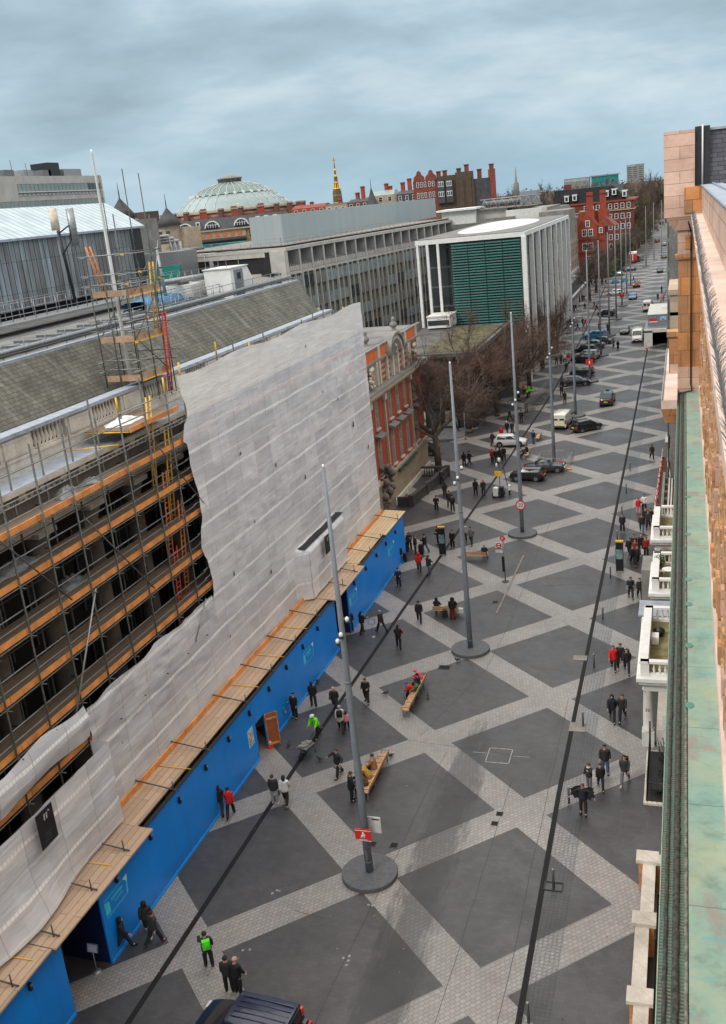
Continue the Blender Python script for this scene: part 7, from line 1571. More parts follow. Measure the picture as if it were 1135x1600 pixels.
    def hair(long_):
        b = MB(); c0 = J['head']+hu*.062-hf*.012; n0 = 12
        for j in range(7):
            th = j/6*PI*.62
            for i in range(n0):
                ph = 2*PI*i/n0; x = math.cos(ph); y = math.sin(ph); k = th*(1 if y < .25 else .62); r = .094*math.sin(k)
                b.v.append(tuple(c0+Vector((r*x*1.0,0,0))+hf*(r*y*1.14)+hu*(.094*math.cos(k)*1.05)))
        for j in range(6):
            for i in range(n0): b.face([j*n0+i,j*n0+(i+1)%n0,(j+1)*n0+(i+1)%n0,(j+1)*n0+i], m_black, True)
        if long_:
            a = c0-hf*.05; b.ball(tuple(a-hu*.09-hf*.01), (.085,.055,.15), m_black, 10, 8)
        return b
    T['short_hair'] = hair(False); T['long_hair'] = hair(True)
    b = hair(False); c0 = J['head']+hu*.07; b.lathe(tuple(c0+hu*.0-Vector((0,0,.01))), [(.104,0),(.106,.03),(.085,.085),(.03,.115)], m_black, 12); T['hat'] = b
    b = MB(); b.ball(tuple(J['head']+hu*.045-hf*.03), (.115,.11,.14), m_black, 12, 8); b.tube(J['neck']-hf*.02, J['head']-hf*.02, .10, m_black, .09, n=10); T['hood'] = b
    b = MB(); b.ball(tuple(J['head']+hu*.075), (.125,.14,.09), m_black, 12, 8); b.ball(tuple(J['head']+hu*.06+hf*.05), (.12,.13,.02), m_black, 12, 4); T['helmet'] = b
    bf = Vector((0,math.cos(POSES[pose].get('lean',0)),-math.sin(POSES[pose].get('lean',0)))); bu = Vector((0,bf.z*-1,bf.y)) 
    b = MB(); cb_ = J['chest']-bf*.20; p = []
    for du in (-.2,.2):
        for dx, df in ((-.14,-.09),(.14,-.09),(.14,.09),(-.14,.09)): p.append(tuple(cb_+Vector((dx,0,0))+bf*df+Vector((0,0,1))*du))
    b.hexa(p, m_black); b.ball(tuple(cb_-bf*.02), (.155,.12,.22), m_black, 10, 8); T['backpack'] = b
    b = MB(); s_ = J['pel']; b.lathe(tuple(s_+Vector((0,0,-.34))), [(.235,0),(.2,.15),(.16,.34),(.15,.42)], m_black, 14, sy=.8); T['skirt'] = b
    b = MB(); b.grid(lambda u,v: tuple(J['sh'].lerp(J['elL'] if u<.5 else J['elR'], abs(2*u-1)*.0)+Vector(((u-.5)*.9*(1-.25*v), -.10-.05*math.cos((u-.5)*PI), .02-v*.62+.05*math.sin(u*11)))), 12, 6, m_black); 
    b.grid(lambda u,v: tuple(J['sh']+Vector(((u-.5)*1.05*(1-.35*v), -.06+.16*abs(2*u-1), .0-v*.55+.04*math.sin(u*9)))), 12, 6, m_black); T['open_coat'] = b
    b = MB(); b.lathe(tuple(J['neck']-Vector((0,0,.06))), [(.10,0),(.105,.05),(.08,.1)], m_black, 12); T['scarf'] = b
    TM[pose] = T; T['cache'] = {}; return T
CLO = {}
def cl(c):
    if c not in CLO:
        tab = dict(black=(.010,.010,.012), inkblack=(.010,.012,.020), coal=(.022,.021,.021), softblack=(.020,.017,.015), charcoal=(.028,.029,.032), grey=(.14,.14,.15), lightgrey=(.32,.32,.33), white=(.62,.62,.62), navy=(.010,.016,.045), jeans=(.05,.10,.19), red=(.55,.012,.012), darkred=(.20,.012,.012), brown=(.09,.04,.02), tan=(.36,.19,.08), green=(.015,.20,.06), hivis=(.16,.80,.01),
          hair=(.02,.013,.009), brownhair=(.07,.035,.018), greyhair=(.28,.27,.26), bald=(.52,.30,.21), pink=(.75,.05,.14), blue=(.01,.10,.45), ginger=(.40,.14,.04), cream=(.55,.5,.4), lime=(.10,.75,.02), orange=(.75,.2,.02), palepink=(.6,.25,.28), yellow=(.7,.6,.08), mustard=(.45,.25,.03))
        CLO[c] = mat('cloth_'+c, tab[c], .85, .15, 9)
    return CLO[c]
PN = [0]
def person(x, y, face, pose, top, legs, label, hair=('short_hair','hair'), shoes='black', extra=(), group=None, h=1.0, coat='jacket', z=0, girth=1.12):
    """face: degrees, 0 = away from the camera (+Y), 180 = towards it"""
    T = templates(pose); cache = T['cache']; PN[0] += 1
    if top == 'black': top = ['black','inkblack','coal','black','softblack'][PN[0]%5]
    if legs == 'black': legs = ['coal','black','inkblack','black'][PN[0]%4]
    def part(nm, key, parent, m=None):
        if key not in cache:
            o = T[key].build(nm, parent); cache[key] = o.data; 
        else:
            o = bpy.data.objects.new(nm, cache[key]); C.objects.link(o); o.parent = parent
        ORG[o.name] = Vector((0,0,0))
        if m is not None: setmat(o, m)
        return o
    o = part('person', 'body', None); tag(o, label, 'person', group or 'people in the street')
    o.location = (x,y,z); o.rotation_euler = (0,0,D_(face)); o.scale = (h*girth*1.04,h*girth*1.04,h)
    part('eyes','eyes',o); part('mouth','mouth',o)
    part({'jacket':'jacket','long_coat':'coat'}[coat], coat, o, cl(top)); part('trousers','trousers',o,cl(legs)); part('shoes','shoes',o,cl(shoes))
    if hair and hair[0]: part({'short_hair':'hair','long_hair':'hair'}.get(hair[0],hair[0]), hair[0], o, cl(hair[1]))
    for (k, c) in extra: part(k, k, o, cl(c))
    return o

p_ = person; SH = ('short_hair','hair'); LH = ('long_hair','hair'); LB = ('long_hair','brownhair'); SB = ('short_hair','brownhair'); HD = ('hood','black'); SG = ('short_hair','greyhair')
def bag(x, y, z, s, m, label, name='bag', cat='bag', rz=0):
    b = MB(); b.hexa([(-s[0]/2,-s[1]/2,0),(s[0]/2,-s[1]/2,0),(s[0]/2,s[1]/2,0),(-s[0]/2,s[1]/2,0),(-s[0]*.46,-s[1]*.4,s[2]),(s[0]*.46,-s[1]*.4,s[2]),(s[0]*.46,s[1]*.4,s[2]),(-s[0]*.46,s[1]*.4,s[2])], m); b.tube((-s[0]*.25,0,s[2]),(-s[0]*.2,0,s[2]*1.25),.012,m); b.tube((s[0]*.25,0,s[2]),(s[0]*.2,0,s[2]*1.25),.012,m); b.tube((-s[0]*.2,0,s[2]*1.25),(s[0]*.2,0,s[2]*1.25),.014,m)
    o = b.build(name, label=label, cat=cat); o.location = (x,y,z); o.rotation_euler = (0,0,rz); return o
# near left, from the bottom edge upwards
p_(*(-11.27,-12.91),35,'face','charcoal','black','man holding a phone to his face with a bright green backpack, near the bottom left',SH,'darkred',(('backpack','lime'),))
p_(*(-9.80,-14.01),20,'stand','black','black','dark haired person in black standing beside a bald man behind the black jeep',SH)
p_(*(-9.38,-14.03),-10,'phone','black','black','bald man in black holding a phone just behind the black jeep',('short_hair','bald'))
p_(*(-14.92,-11.64),25,'walk','black','black','dark hooded walker with white shoes in front of the near hoarding entrance',HD,'white')
p_(*(-14.28,-12.16),-20,'walk2','charcoal','black','person in a patterned dark jacket just right of the hooded walker with white shoes',SH,'brown')
p_(*(-15.51,-12.76),-60,'walk','black','black','person all in black striding by the near hoarding entrance',HD)
p_(*(-16.31,-13.30),0,'stand','black','black','dim figure standing inside the shaded near hoarding entrance',SH)
p_(*(-15.59,-2.64),20,'walk','black','black','person in black walking beside a companion in a red jacket along the hoarding',LH)
p_(*(-14.94,-2.76),20,'walk2','red','black','person in a bright red puffer jacket by the near part of the hoarding',SH)
p_(*(-13.00,-1.29),10,'stand','charcoal','lightgrey','person in grey trousers and black gilet on the pale paving crossing',SB,'white')
p_(*(-12.38,-1.24),10,'walk','white','black','person in a white coat with brown boots beside the left drain',LH,'tan')
bag(*(-12.39,-0.83),.75,(.3,.12,.32),mat('pale_yellow_bag', (.75,.65,.22), .7),'pale yellow shoulder bag carried by the person in the white coat')
p_(*(-10.39,1.70),150,'hips','black','black','person with hands on hips and a pale skirt left of the nearest mast',SB,'black',(('skirt','lightgrey'),))
p_(*(-8.91,-0.40),-60,'phone','black','black','person in a black coat standing against the left side of the nearest mast',SB,coat='long_coat')
# hoarding middle
p_(*(-15.78,6.87),-75,'phone','green','navy','man in a green shirt looking at a phone by the blue hoarding',SH,'brown')
p_(*(-15.25,7.50),170,'stand','black','black','man in a black suit standing right of the green shirt',SH)
p_(*(-14.57,9.04),15,'stand','black','black','person in a black coat with a pale scarf and shoulder bag by the hoarding',LH,'black',(('scarf','cream'),))
p_(*(-12.97,8.67),185,'walk','black','navy','older bald man in an open dark coat over a blue shirt',('short_hair','bald'),coat='long_coat')
p_(*(-11.82,6.41),15,'walk','cream','black','person in a cream coat with a small black backpack behind the nearest mast',('short_hair','lightgrey'),'black',(('backpack','black'),),coat='long_coat')
p_(*(-11.51,6.60),15,'walk2','palepink','black','small child in a pink coat beside the cream coat',LH,h=.72)
p_(*(-11.28,9.95),185,'hold','black','black','person in long black coat, hands at chest, right of the nearest mast',SB,coat='long_coat')
wk = p_(*(-13.03,5.50),165,'push','hivis','black','worker in a white helmet and green high visibility jacket pushing the wheelbarrow',('helmet','white'))
p_(*(-15.70,20.19),10,'stand','black','black','man in a dark jacket standing in the far hoarding entrance',SH,'brown')
p_(*(-14.75,20.05),-30,'hold','black','black','woman in black with hands together by the far hoarding entrance',LH)
p_(*(-13.37,20.40),60,'walk','black','black','grey haired man in black walking past the notice stand',SG)
p_(*(-11.35,17.91),10,'hold','black','black','woman in a black coat with a red bag below the hoarding entrance',LH)
bag(*(-11.33,18.54),.8,(.3,.14,.26),cl('red'),'small red handbag at the hip of a woman in a black coat')
p_(*(-10.96,22.31),10,'walk','black','black','person in black carrying a small tan bag left of the hooded bench sitter',SH)
bag(*(-10.94,23.01),.55,(.24,.1,.22),cl('tan'),'small tan bag held by a walker left of the bench')
p_(*(-14.35,28.84),190,'hold','navy','black','man in a dark padded jacket near the end of the hoarding',SH)
p_(*(-15.69,34.14),-20,'stand','navy','jeans','man in jeans against the far end of the blue hoarding',('short_hair','bald'))
bag(*(-15.52,34.77),0,(.5,.32,.75),m_black,'black holdall beside the man at the far end of the hoarding','suitcase','suitcase')
p_(*(-13.53,32.43),10,'walk','red','black','walker in a dark red hooded jacket just left of the drain',('hood','red'))
p_(*(-12.52,31.76),-30,'hold','charcoal','jeans','woman in jeans reading a white map by the drain',LB)
p_(*(-15.71,37.49),190,'phone','charcoal','black','woman eating beside a black suitcase near the hoarding end',LB)
bag(*(-16.08,37.31),0,(.5,.4,.9),m_black,'tall black suitcase beside the woman near the hoarding end','suitcase','suitcase')
p_(*(-14.96,36.70),-60,'stand','black','black','woman in black facing a man in jeans by the suitcases',LB)
p_(*(-14.17,37.05),70,'hold','black','jeans','man in a dark jacket and pale jeans with a shoulder bag by the suitcases',SH,'grey')
bag(*(-14.44,36.72),0,(.45,.45,.85),m_black,'black suitcase standing between the woman in black and the man in jeans','suitcase','suitcase')
p_(*(-13.40,39.07),150,'phone','black','black','man in black reading a phone left of the black totem',SH)
p_(*(-11.88,38.12),170,'stand','black','black','man in black standing right of the black totem',SH)
p_(*(-11.15,39.99),170,'pocket','lightgrey','black','person in a pale grey top half hidden by the second mast',SB)
p_(*(-10.39,39.17),175,'walk','grey','charcoal','person in a grey hooded top right of the second mast',SH)
p_(*(-15.81,48.53),190,'hold','black','black','woman with folded arms right of the dark stone parapet',LH)
p_(*(-16.02,53.24),10,'walk','black','black','person in black walking by the dark stone parapet',LH)
p_(*(-14.86,50.19),10,'walk2','charcoal','black','middle walker of three in dark clothes by the parapet',SH)
p_(*(-14.21,48.74),10,'stand','black','black','nearest walker of three in dark clothes by the parapet',SH,'black',(('backpack','charcoal'),))
p_(*(-17.50,58.17),10,'stand','charcoal','black','figure at the far corner of the dark stone parapet',SH)
p_(*(-12.91,54.08),10,'stand','black','black','left person of two in black coats walking over the left drain',LH,coat='long_coat')
p_(*(-12.09,54.07),10,'walk','black','black','right person of two in black coats walking over the left drain',('short_hair','ginger'),coat='long_coat')
p_(*(-16.48,65.35),10,'stand','black','black','left person of two in black standing beyond the parapet',LH,coat='long_coat')
p_(*(-15.98,65.87),-40,'walk','black','black','right person of two in black standing beyond the parapet',SH,coat='long_coat')
for k,(u,t_,h_) in enumerate((((-13.38,66.56),'darkred',('hat','red')),((-12.93,66.53),'black',SH),((-12.57,67.06),'black',LH),((-12.21,67.60),'black',SH))):
    p_(*u,0,['walk','stand','walk2','stand'][k],t_,'black',['leftmost of four walking abreast, wearing a red hat','second from left of four walking abreast over the drain','third from left of four walking abreast over the drain','rightmost and tallest of four walking abreast over the drain'][k],h_,coat='long_coat' if k==2 else 'jacket',group='group of four walking abreast over the drain')
p_(*(-14.89,74.93),-30,'walk','charcoal','black','person in dark clothes left of the small white hatchback',SB)
p_(*(-14.19,77.44),0,'stand','red','black','person in red behind the small white hatchback',('hat','red'))
p_(*(-14.00,80.77),170,'walk','black','charcoal','person in black with a white hat behind the white hatchback',('hat','white'))
p_(*(-13.27,80.35),170,'stand','black','charcoal','person in a dark red hat behind the white hatchback',('hat','darkred'))
p_(*(-14.86,88.08),60,'walk','black','black','person striding left of the third mast beyond the white hatchback',SH)
p_(*(-13.08,86.73),0,'stand','black','black','person in black right of the third mast beyond the white hatchback',SH)
p_(*(-13.24,92.55),20,'stand','black','charcoal','person in black by the foot of the mesh fence panels',SH)
p_(*(-14.69,103.11),-60,'bend','hivis','charcoal','bending worker in a green high visibility jacket under the street trees',SH)
p_(*(-14.60,104.49),50,'stand','hivis','charcoal','second worker in green high visibility jacket under the trees',SB)
p_(*(-15.54,105.60),180,'stand','orange','charcoal','worker in an orange helmet under the street trees',('helmet','orange'))
p_(*(-9.82,75.13),-30,'stand','black','jeans','person in blue jeans and black jacket beside a bench end',SH)
p_(*(-21.19,82.57),60,'walk','black','black','person in black in the side street behind the plane tree',SH)
# seated people
p_(-9.95,23.75,0,'sit','black','black','hooded person in black sitting at the left end of the short bench',HD)
p_(-8.7,23.85,0,'sit','black','black','person in black sitting at the right end of the short bench',HD)
p_(-8.55,23.0,10,'stand','black','darkred','person with arms raised standing behind the right end of the short bench',HD)
bag(-9.2,23.2,.1,(.4,.25,.5),m_black,'black bag hanging on the back of the short bench'); bag(-8.1,23.6,.3,(.45,.3,.35),cl('white'),'white carrier bag at the right end of the short bench')
p_(-8.5,35.5,0,'sit','black','white','person with grey hair sitting at the right end of the bench by the bus stop',SG)
p_(-9.9,68.8,90,'sitfwd','black','black','person in black sitting on the bench beside the compact car',SB)
p_(-9.8,69.7,90,'sit','black','charcoal','second sitter in black on the bench beside the compact car',SH)
# children on the long bench
p_(-8.45,11.0,90,'sitfwd','red','black','child in a red jacket leaning forward on the long bench',('hat','blue'),h=.85)
p_(-8.2,11.0,90,'sit','green','black','child in a green top on the long bench',SH,h=.85)
p_(-8.35,11.9,90,'sit','black','black','child in a black wide hat on the long bench',('hat','black'),h=.9)
p_(-8.35,12.7,90,'sitfwd','pink','black','child in bright pink jacket and hat at the long bench far end',('hat','pink'),h=.85)
# people on the near bench
p_(-8.4,2.1,90,'sit','tan','black','person in a tan coat sitting on the bench right of the nearest mast',SB,'black',(('scarf','lightgrey'),))
p_(-8.4,1.2,90,'sitfwd','mustard','black','person in a mustard top sitting on the bench right of the nearest mast',SH)
p_(-8.4,.5,90,'sitfwd','brown','black','person in brown at the near end of the bench by the nearest mast',SB)
# right side of the street
p_(*(3.10,0.36),175,'coat','black','black','person holding a black coat spread out like wings beside the fourth bollard',SB,'black',(('open_coat','black'),))
p_(*(3.19,2.63),150,'face','black','grey','child with a raised hand and white scarf behind the spread coat',LB,'tan',(('scarf','white'),),h=.86)
p_(*(3.77,2.72),185,'walk','black','navy','child in black beside the one with a white scarf',SH,h=.88)
p_(*(3.90,4.12),185,'pocket','black','jeans','man in a black jacket and jeans behind two children on the right',SH)
p_(*(4.96,3.32),175,'walk2','charcoal','grey','person in grey trousers swinging an arm near the porch railings',LH,'lightgrey',(('backpack','black'),))
p_(*(3.90,9.71),180,'walk','black','black','left person of a hooded pair walking near the first porch',HD)
p_(*(4.47,9.79),180,'walk2','black','black','right person of a pair in black walking near the first porch',SB)
p_(*(3.55,16.19),180,'walk','red','black','person in a loose bright red coat, leftmost of three arm in arm',LB,coat='long_coat')
p_(*(3.97,16.51),180,'walk2','black','black','middle person of three arm in arm beside a red coat',SH,'white')
p_(*(4.41,15.84),180,'walk','black','navy','rightmost person of three arm in arm, with a black shoulder bag',SB,'black',(('backpack','black'),))
p_(*(4.06,27.88),185,'hold','black','charcoal','person in black carrying a pale bag right of the black totem',LH)
bag(*(3.89,28.48),.45,(.35,.15,.35),cl('lightgrey'),'pale grey shopping bag carried by a person right of the totem')
p_(*(4.72,27.80),185,'walk','black','black','person in black with a white cup beside the shopping bag carrier',SH)
for k,(u,t_,l_,h_,lb) in enumerate((((3.53,36.65),'black','black',SB,'far left person of the dense group by the second porch'),((3.87,37.27),'black','black',SH,'back row person second from left in the dense group'),((4.43,37.44),'black','black',('short_hair','ginger'),'back row person at the right of the dense group'),((3.88,34.75),'black','navy',SB,'front row person at the left of the dense group'),((4.23,34.77),'black','black',SH,'front row person at the right of the dense group'),((4.87,36.70),'darkred','black',LH,'person in a dark red jacket at the right of the dense group'),((4.02,36.07),'darkred','black',LH,'person in dark red in the middle of the dense group'))):
    p_(*u,180+(k*37%30-15),['walk','stand','walk2','walk','walk2','stand','stand'][k],t_,l_,lb,h_,group='dense group walking by the second porch')
bag(*(4.53,36.24),.4,(.35,.12,.4),cl('white'),'white carrier bag in the dense group by the second porch')
p_(*(3.79,47.97),190,'face','red','palepink','child in a red coat with raised arms ahead of the group at the barriers',LB,h=.9); bag(*(3.65,48.54),.5,(.3,.15,.3),cl('red'),'red bag swinging beside the child in a red coat')
p_(*(4.29,48.54),180,'stand','white','black','person in an open white jacket by the barriers',SH)
for k,(u,lb) in enumerate((((4.28,42.76),'front person of the dark group by the barriers, in jeans'),((4.54,44.50),'middle person of the dark group by the barriers'),((4.79,43.80),'right front person of the dark group by the barriers'),((4.99,44.50),'rightmost person of the dark group by the barriers'))):
    p_(*u,180,['walk','stand','walk2','walk'][k],'black' if k != 2 else 'charcoal','jeans' if k == 0 else 'black',lb,[LB,SH,LB,SH][k],group='dark group walking by the barriers')
p_(*(2.62,42.72),180,'stand','black','black','boy in a black jacket standing alone right of the right drain',SH,'grey')
p_(*(4.43,67.12),190,'walk','black','black','lone walker in black near the far end of the barriers',HD)
# middle distance
md = [((-9.60,103.59),'walk','black','black','person in black right of the fourth mast, arm out'),((-8.57,98.51),'stand','black','black','person nearest the fourth mast top, walking alone'),((-13.48,130.22),'walk','black','black','leftmost of four walkers left of the parked cars'),((-12.83,131.31),'stand','black','black','second of four walkers left of the parked cars'),((-12.28,132.43),'walk','white','black','third of four walkers, in white, left of the parked cars'),((-11.60,132.25),'walk2','red','lightgrey','fourth walker, in red and white, left of the parked cars'),((-11.10,123.59),'stand','black','black','walker following the four, left of the parked cars'),((-16.84,131.10),'stand','charcoal','black','person under the trees left of the fourth mast'),((-16.51,138.23),'stand','black','charcoal','person in dark clothes in the shade of the street trees'),((-16.15,140.88),'stand','black','black','second dark figure in the shade of the street trees'),((-15.25,146.34),'stand','orange','charcoal','person in a bright orange red jacket by the street trees'),((-16.67,149.03),'stand','charcoal','charcoal','dim figure left of the orange jacket by the trees'),
 ((-13.96,172.44),'walk','charcoal','charcoal','lone walker left of the blue hatchback beyond the drain'),((-13.49,178.97),'stand','charcoal','charcoal','grey walker beside one in a red coat beyond the parked cars'),((-12.82,177.71),'walk','red','black','walker in a red coat beyond the parked cars'),((-9.40,170.63),'stand','grey','charcoal','person in grey by the seventh mast'),((-7.37,168.01),'walk','black','black','person in black by the foot of the eighth mast'),((-13.47,208.99),'walk','black','black','left of two walkers far up the drain line'),((-12.41,203.55),'walk2','black','black','right of two walkers far up the drain line'),((-15.68,207.63),'walk','black','black','walker in black near the white columns'),((-18.58,224.97),'stand','black','black','leftmost of a trio near the stone building'),((-18.16,227.56),'stand','charcoal','black','middle of a trio near the stone building'),((-17.49,225.77),'walk','black','black','right of a trio near the stone building'),
 ((-18.70,206.69),'stand','charcoal','black','leftmost of a cluster at the foot of the white columns'),((-18.21,206.44),'stand','black','black','second of a cluster at the foot of the white columns'),((-17.72,206.20),'walk','black','black','third of a cluster at the foot of the white columns'),((-16.86,206.99),'walk','lightgrey','lightgrey','pale clothed walker at the foot of the white columns'),
 ((-18.98,266.95),'stand','black','black','far person left in the group by the street trees at the red gable'),((-18.17,266.39),'walk','black','black','far person second in the group near the red gable'),((-17.37,265.84),'stand','charcoal','black','far person third in the group near the red gable'),((-14.74,265.86),'walk','black','black','far walker right of the group near the red gable'),((-6.92,269.64),'walk','black','navy','far walker with a blue bag near the road marker'),((1.38,217.86),'stand','black','black','far person in black beside the curving drain'),((1.95,234.75),'stand','charcoal','black','farther person above the one by the curving drain'),((2.83,214.37),'stand','red','red','far person in a long red coat at the right kerb'),
 ((-16.52,350.43),'stand','black','black','tiny figure near the park trees, left'),((-15.42,364.37),'stand','black','black','tiny figure near the park trees, middle'),((-13.71,350.64),'stand','charcoal','black','tiny figure near the park trees, right'),((-14.53,314.17),'stand','red','black','tiny figure in red left of the red box lorry')]
for k,(uv,po,t_,l_,lb) in enumerate(md):
    x, y = uv; p_(x, y, (k*67)%360 if k > 6 else 10+(k*23)%40, po, t_, l_, lb, [SH,LB,SH,SB][k%4], group='small figures in the middle distance')
# cyclists
for k,((x,y),lb) in enumerate((((-4.84,146.73),'cyclist in grey riding towards the camera, left of a pair'),((-3.83,143.50),'cyclist in black riding towards the camera, right of a pair'))):
    rz = D_(180); bk = thing('bicycle', ['bicycle under the left cyclist of the pair','bicycle under the right cyclist of the pair'][k], 'bicycle', (0,0,0), group='bicycles in the road')
    for yy in (-.5,.52):
        b = MB()
        for i in range(14):
            a0, a1 = 2*PI*i/14, 2*PI*(i+1)/14; b.tube((0,yy+.33*math.cos(a0),.34+.33*math.sin(a0)),(0,yy+.33*math.cos(a1),.34+.33*math.sin(a1)),.018,m_tyre,n=4)
        for i in range(6): a0 = PI*i/6; b.tube((0,yy+.32*math.cos(a0),.34+.32*math.sin(a0)),(0,yy-.32*math.cos(a0),.34-.32*math.sin(a0)),.004,m_galv,n=3)
        b.build('wheel', bk)
    b = MB(); b.path([(0,-.5,.34),(0,-.15,.36),(0,.42,.85),(0,-.22,.82),(0,-.5,.34)], .018, m_steelgrey); b.path([(0,-.15,.36),(0,-.22,.82),(0,-.24,.92)], .018, m_steelgrey); b.path([(0,.52,.34),(0,.42,.85),(0,.4,1.0)], .018, m_steelgrey); b.build('frame', bk)
    b = MB(); b.tube((-.26,.38,1.02),(.26,.38,1.02),.016,m_black); b.build('handlebar', bk); b = MB(); b.ball((0,-.25,.94), (.08,.13,.035), m_black, 8, 5); b.build('saddle', bk)
    bk.location = (x,y,0); bk.rotation_euler = (0,0,rz)
    p_(x, y+.22, 180, 'bike', ['grey','black'][k], ['grey','black'][k], lb, ('helmet','charcoal'), group='cyclists in the road')

# ------------------------------------------------------------------ bare winter trees
m_bark = mat('plane_tree_bark', (.11,.085,.06), .9, .5, 3, bump=.4); m_barkp = mat('mottled_limb', (.13,.105,.08), .9, .5, 2)
m_tw = mat('reddish_twigs', (.10,.06,.045), .9, .5, .8); m_twg = mat('olive_twigs', (.115,.09,.05), .9, .4, .5); m_twb = mat('brown_twigs', (.10,.075,.06), .9, .4, .3)
def make_tree(seed, H, R, trunk_h, m, n1=7, n2=5, n3=5, n4=9, tw=.02, label='', name='bare_tree', lvl=1.0):
    random.seed(seed); T = MB(); S = MB()
    base = Vector((0,0,0)); top = Vector((random.uniform(-.2,.2),random.uniform(-.2,.2),trunk_h))
    T.tube(base, (0,0,.5), .48, m_bark, .38, n=10); T.tube((0,0,.5), top, .38, m_bark, .30, n=10)
    def rnd(d, s): 
        return (d+Vector((random.gauss(0,s),random.gauss(0,s),random.gauss(0,s*.8)))).normalized()
    def twig(p, d, L, r):
        b = d.orthogonal().normalized()*r; c = d.cross(b); q = p+d*L; n0 = len(S.v); S.v += [tuple(p+b), tuple(p-b*.5+c*.87), tuple(p-b*.5-c*.87), tuple(q)]
        for i in range(3): S.face([n0+i, n0+(i+1)%3, n0+3], m)
    for i in range(n1):
        a = 2*PI*i/n1+random.uniform(-.3,.3); el = random.uniform(.35,1.2); d = Vector((math.cos(a)*math.cos(el),math.sin(a)*math.cos(el),math.sin(el)))
        p = top-Vector((0,0,random.uniform(0,trunk_h*.25))); L = (R if el < .9 else (H-trunk_h))*random.uniform(.5,.62); pts = [p]; dd = d
        for s in range(3): dd = rnd(dd+Vector((0,0,.10)), .16); pts.append(pts[-1]+dd*L/3)
        for s in range(3): T.tube(pts[s], pts[s+1], .17-.035*s, m_barkp, .17-.035*(s+1), n=6, cap=False)
        for j in range(n2):
            f = random.uniform(.3,1); k = min(2,int(f*3)); q = pts[k].lerp(pts[k+1], f*3-k if f<1 else 1); e = rnd(dd+Vector((0,0,.15)), .55); L2 = R*random.uniform(.28,.46); q2 = q+e*L2*.5; e2 = rnd(e,.25); q3 = q2+e2*L2*.5
            S.tube(q, q2, .055, m_barkp, .038, n=4, cap=False); S.tube(q2, q3, .038, m_barkp, .018, n=4, cap=False)
            for k3 in range(n3):
                f3 = random.uniform(.25,1); a0 = q.lerp(q2, f3*2) if f3 < .5 else q2.lerp(q3, f3*2-1); e3 = rnd(e2, .6); L3 = R*random.uniform(.14,.26); a1 = a0+e3*L3
                twig(a0, e3, L3, tw*1.3)
                for k4 in range(n4):
                    f4 = random.uniform(.15,1); b0 = a0+e3*L3*f4; e4 = rnd(e3, .55); twig(b0, e4, random.uniform(.5,1.3)*lvl, tw*.75)
    root = bpy.data.objects.new(name, None); C.objects.link(root); ORG[root.name] = Vector((0,0,0))
    T.build('trunk', root); S.build('crown', root); return root
def put_tree(root, first, x, y, s, rz, label, group, sz=None):
    r = root if first else copy_tree(root); r.location = (x,y,0); r.rotation_euler = (0,0,rz); r.scale = (s,s,sz or s); tag(r, label, 'tree', group); return r
TA = make_tree(1, 18, 9.0, 4.2, m_tw, 9, 8, 8, 12, .018); TB = make_tree(5, 18, 8.5, 4.5, m_tw, 9, 8, 8, 12, .018)
g1 = 'bare reddish plane trees along the left pavement'
put_tree(TA, True, -19.2, 63.9, 1.08, 0, 'big bare plane tree beside the red brick building', g1)
put_tree(TB, True, -19.3, 82, 1.08, 1.2, 'bare plane tree with straight trunk at the side street corner', g1)
put_tree(TA, False, -15.8, 101.5, .92, 2.4, 'bare tree beside the workers in green jackets', g1)
put_tree(TB, False, -15.3, 109.8, .95, 3.6, 'bare tree with brown trunk behind the mesh fence panels', g1)
put_tree(TA, False, -15.6, 128, .85, 4.4, 'bare tree in front of the first white columns', g1)
put_tree(TB, False, -15.2, 146, .7, 5.2, 'bare tree in front of the far white columns', g1)
put_tree(TA, False, -17.2, 91.5, .9, 2.0, 'bare tree between the straight trunked tree and the workers', g1)
g2 = 'slim street trees by the red gabled house'
TC = make_tree(9, 16, 6.0, 4.5, m_twb, 7, 7, 7, 10, .035)
for k,(x,y,lb) in enumerate(((-16,225,'slim bare street tree left of the drain near the stone building'),(-16,246,'slim bare street tree in front of the red gabled house'),(-16,268.5,'slim bare street tree right of the red gabled house'))): put_tree(TC, k==0, x, y, 1.05, k*1.7, lb, g2)
# park trees: heavier twigs because they are far away
TD = make_tree(21, 20, 9, 4, m_twb, 8, 7, 7, 8, .06, lvl=1.4); TE = make_tree(22, 18, 9, 3, m_twg, 8, 7, 7, 9, .07, lvl=1.4)
random.seed(17); g3 = 'bare park trees beyond the houses'; k = 0
lab = ['park tree in the row left of the far road','park tree in the dense wood behind the red mansion block','park tree near the end of the visible road']
for y in range(306, 500, 13):
    for dx in (0, 9, 19):
        if dx and y < 425: continue
        x = -14.6+(y-306)*.03-dx+random.uniform(-1,1)
        src, f = (TE, k==0) if (k%2 == 0) else (TD, k==1)
        put_tree(src, f, x, y+random.uniform(-4,4), random.uniform(.75,.95) if y >= 378 else .62, random.random()*6, ['bare park tree edging the far road','bare park tree one back from the far road','bare park tree two back from the far road'][dx//9]+', '+nth((y-306)//13)+' row from the camera', g3, (.72 if y < 378 else 1.15 if y < 425 else 1.7)*random.uniform(.9,1.1)); k += 1
for k2 in range(34):
    x = -190+k2*7.2+random.uniform(-3,3); y = random.uniform(500,640); put_tree(TD if k2%2 else TE, False, x, y, random.uniform(1.1,1.35), random.random()*6, 'bare tree on the wooded skyline, '+nth(k2)+' from the left', 'skyline park trees', random.uniform(1.75,2.1))
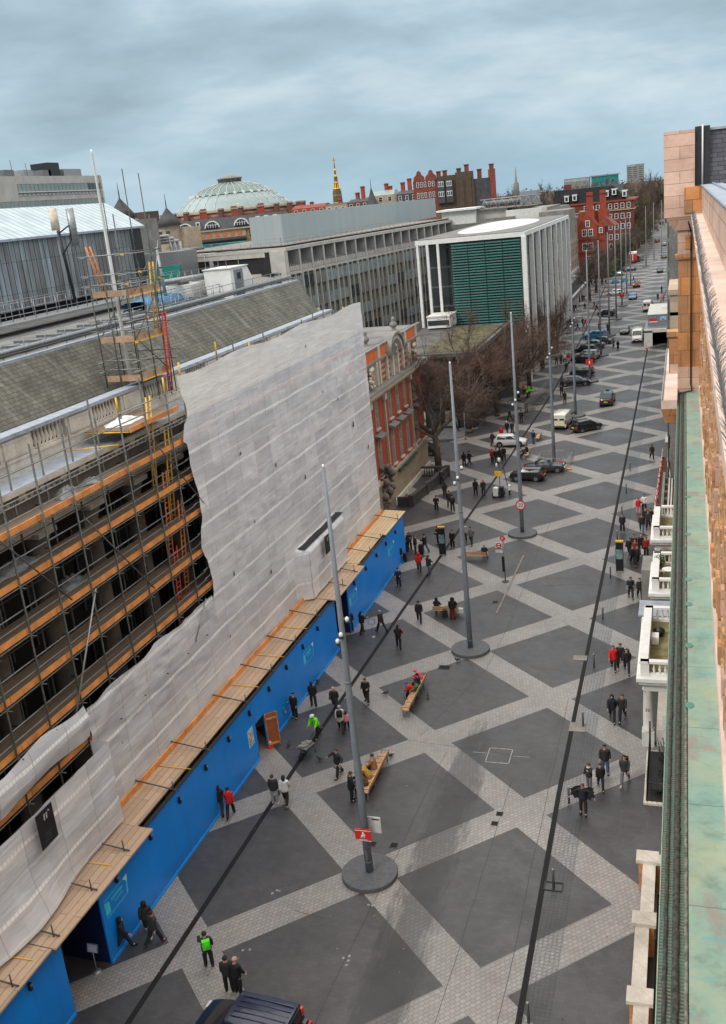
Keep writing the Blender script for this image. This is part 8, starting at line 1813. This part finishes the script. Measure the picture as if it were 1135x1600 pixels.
for k2 in range(12):
    x = 8+k2*5+random.uniform(-2,2); y = 470+random.uniform(-20,80); put_tree(TD if k2%2 else TE, False, x, y, random.uniform(1.0,1.3), random.random()*6, 'bare tree closing the end of the road, '+nth(k2)+' from the left', 'trees closing the end of the road', random.uniform(1.9,2.2))
# far woodland mass
b = MB(); random.seed(31)
for i in range(11000):
    x = random.uniform(-420,180); y = random.uniform(680,1000); h_ = 28+5*noise.noise((x*.012,y*.01,0))+random.uniform(-3,2); z0 = h_*random.uniform(.25,.95); r_ = random.uniform(.5,1.2)
    v = Vector((random.gauss(0,1),random.gauss(0,1),random.gauss(0,1))).normalized(); q = v.orthogonal().normalized()*r_; w_ = v.cross(q); p = Vector((x,y,z0)); b.poly([p+q, p+w_*.8, p-q*.9, p-w_], m_twb)
    if i % 3 == 0: b.poly([p+w_*1.3, p+v*r_, p-w_*.4], m_twg)
b.poly([(-450,690,0),(220,690,0),(220,700,26),(-450,700,26)], m_twb); b.build('far_woodland', kind='stuff')
b = MB(); 
for k in range(14): b.ball((-17+k*.9+random.uniform(-1,1), 296+k*2.2, 1.6), (2.2,2.2,2.0), m_leafd, 10, 7)
b = None
random.seed(6)
hb = MB()
for i in range(2600):
    y = random.uniform(288,335); x = -16.5+random.uniform(-2.2,2.0)+(y-288)*.05; z0 = random.uniform(.1,4.0); v = Vector((random.gauss(0,1),random.gauss(0,1),random.gauss(0,1))).normalized(); q = v.orthogonal().normalized()*.35; w_ = v.cross(q); p = Vector((x,y,z0)); hb.poly([p+q,p+w_,p-q,p-w_], random.choice([m_twg,m_leafd]))
hb.build('hedge', label='olive green hedge along the far left pavement below the red mansion block', cat='hedge')
# thin haze over the far distance
t = NT('haze_air'); t.t.nodes.remove(t.b); o_ = [n for n in t.t.nodes if n.type == 'OUTPUT_MATERIAL'][0]; vp = t.n('ShaderNodeVolumePrincipled'); vp.inputs['Color'].default_value = (.75,.85,.92,1); vp.inputs['Density'].default_value = .00022; vp.inputs['Anisotropy'].default_value = .2
t.l(vp.outputs[0], o_.inputs['Volume'])
# MB().box(-700,-200,-1.5,500,1700,60,t.m).build('haze', kind='stuff')
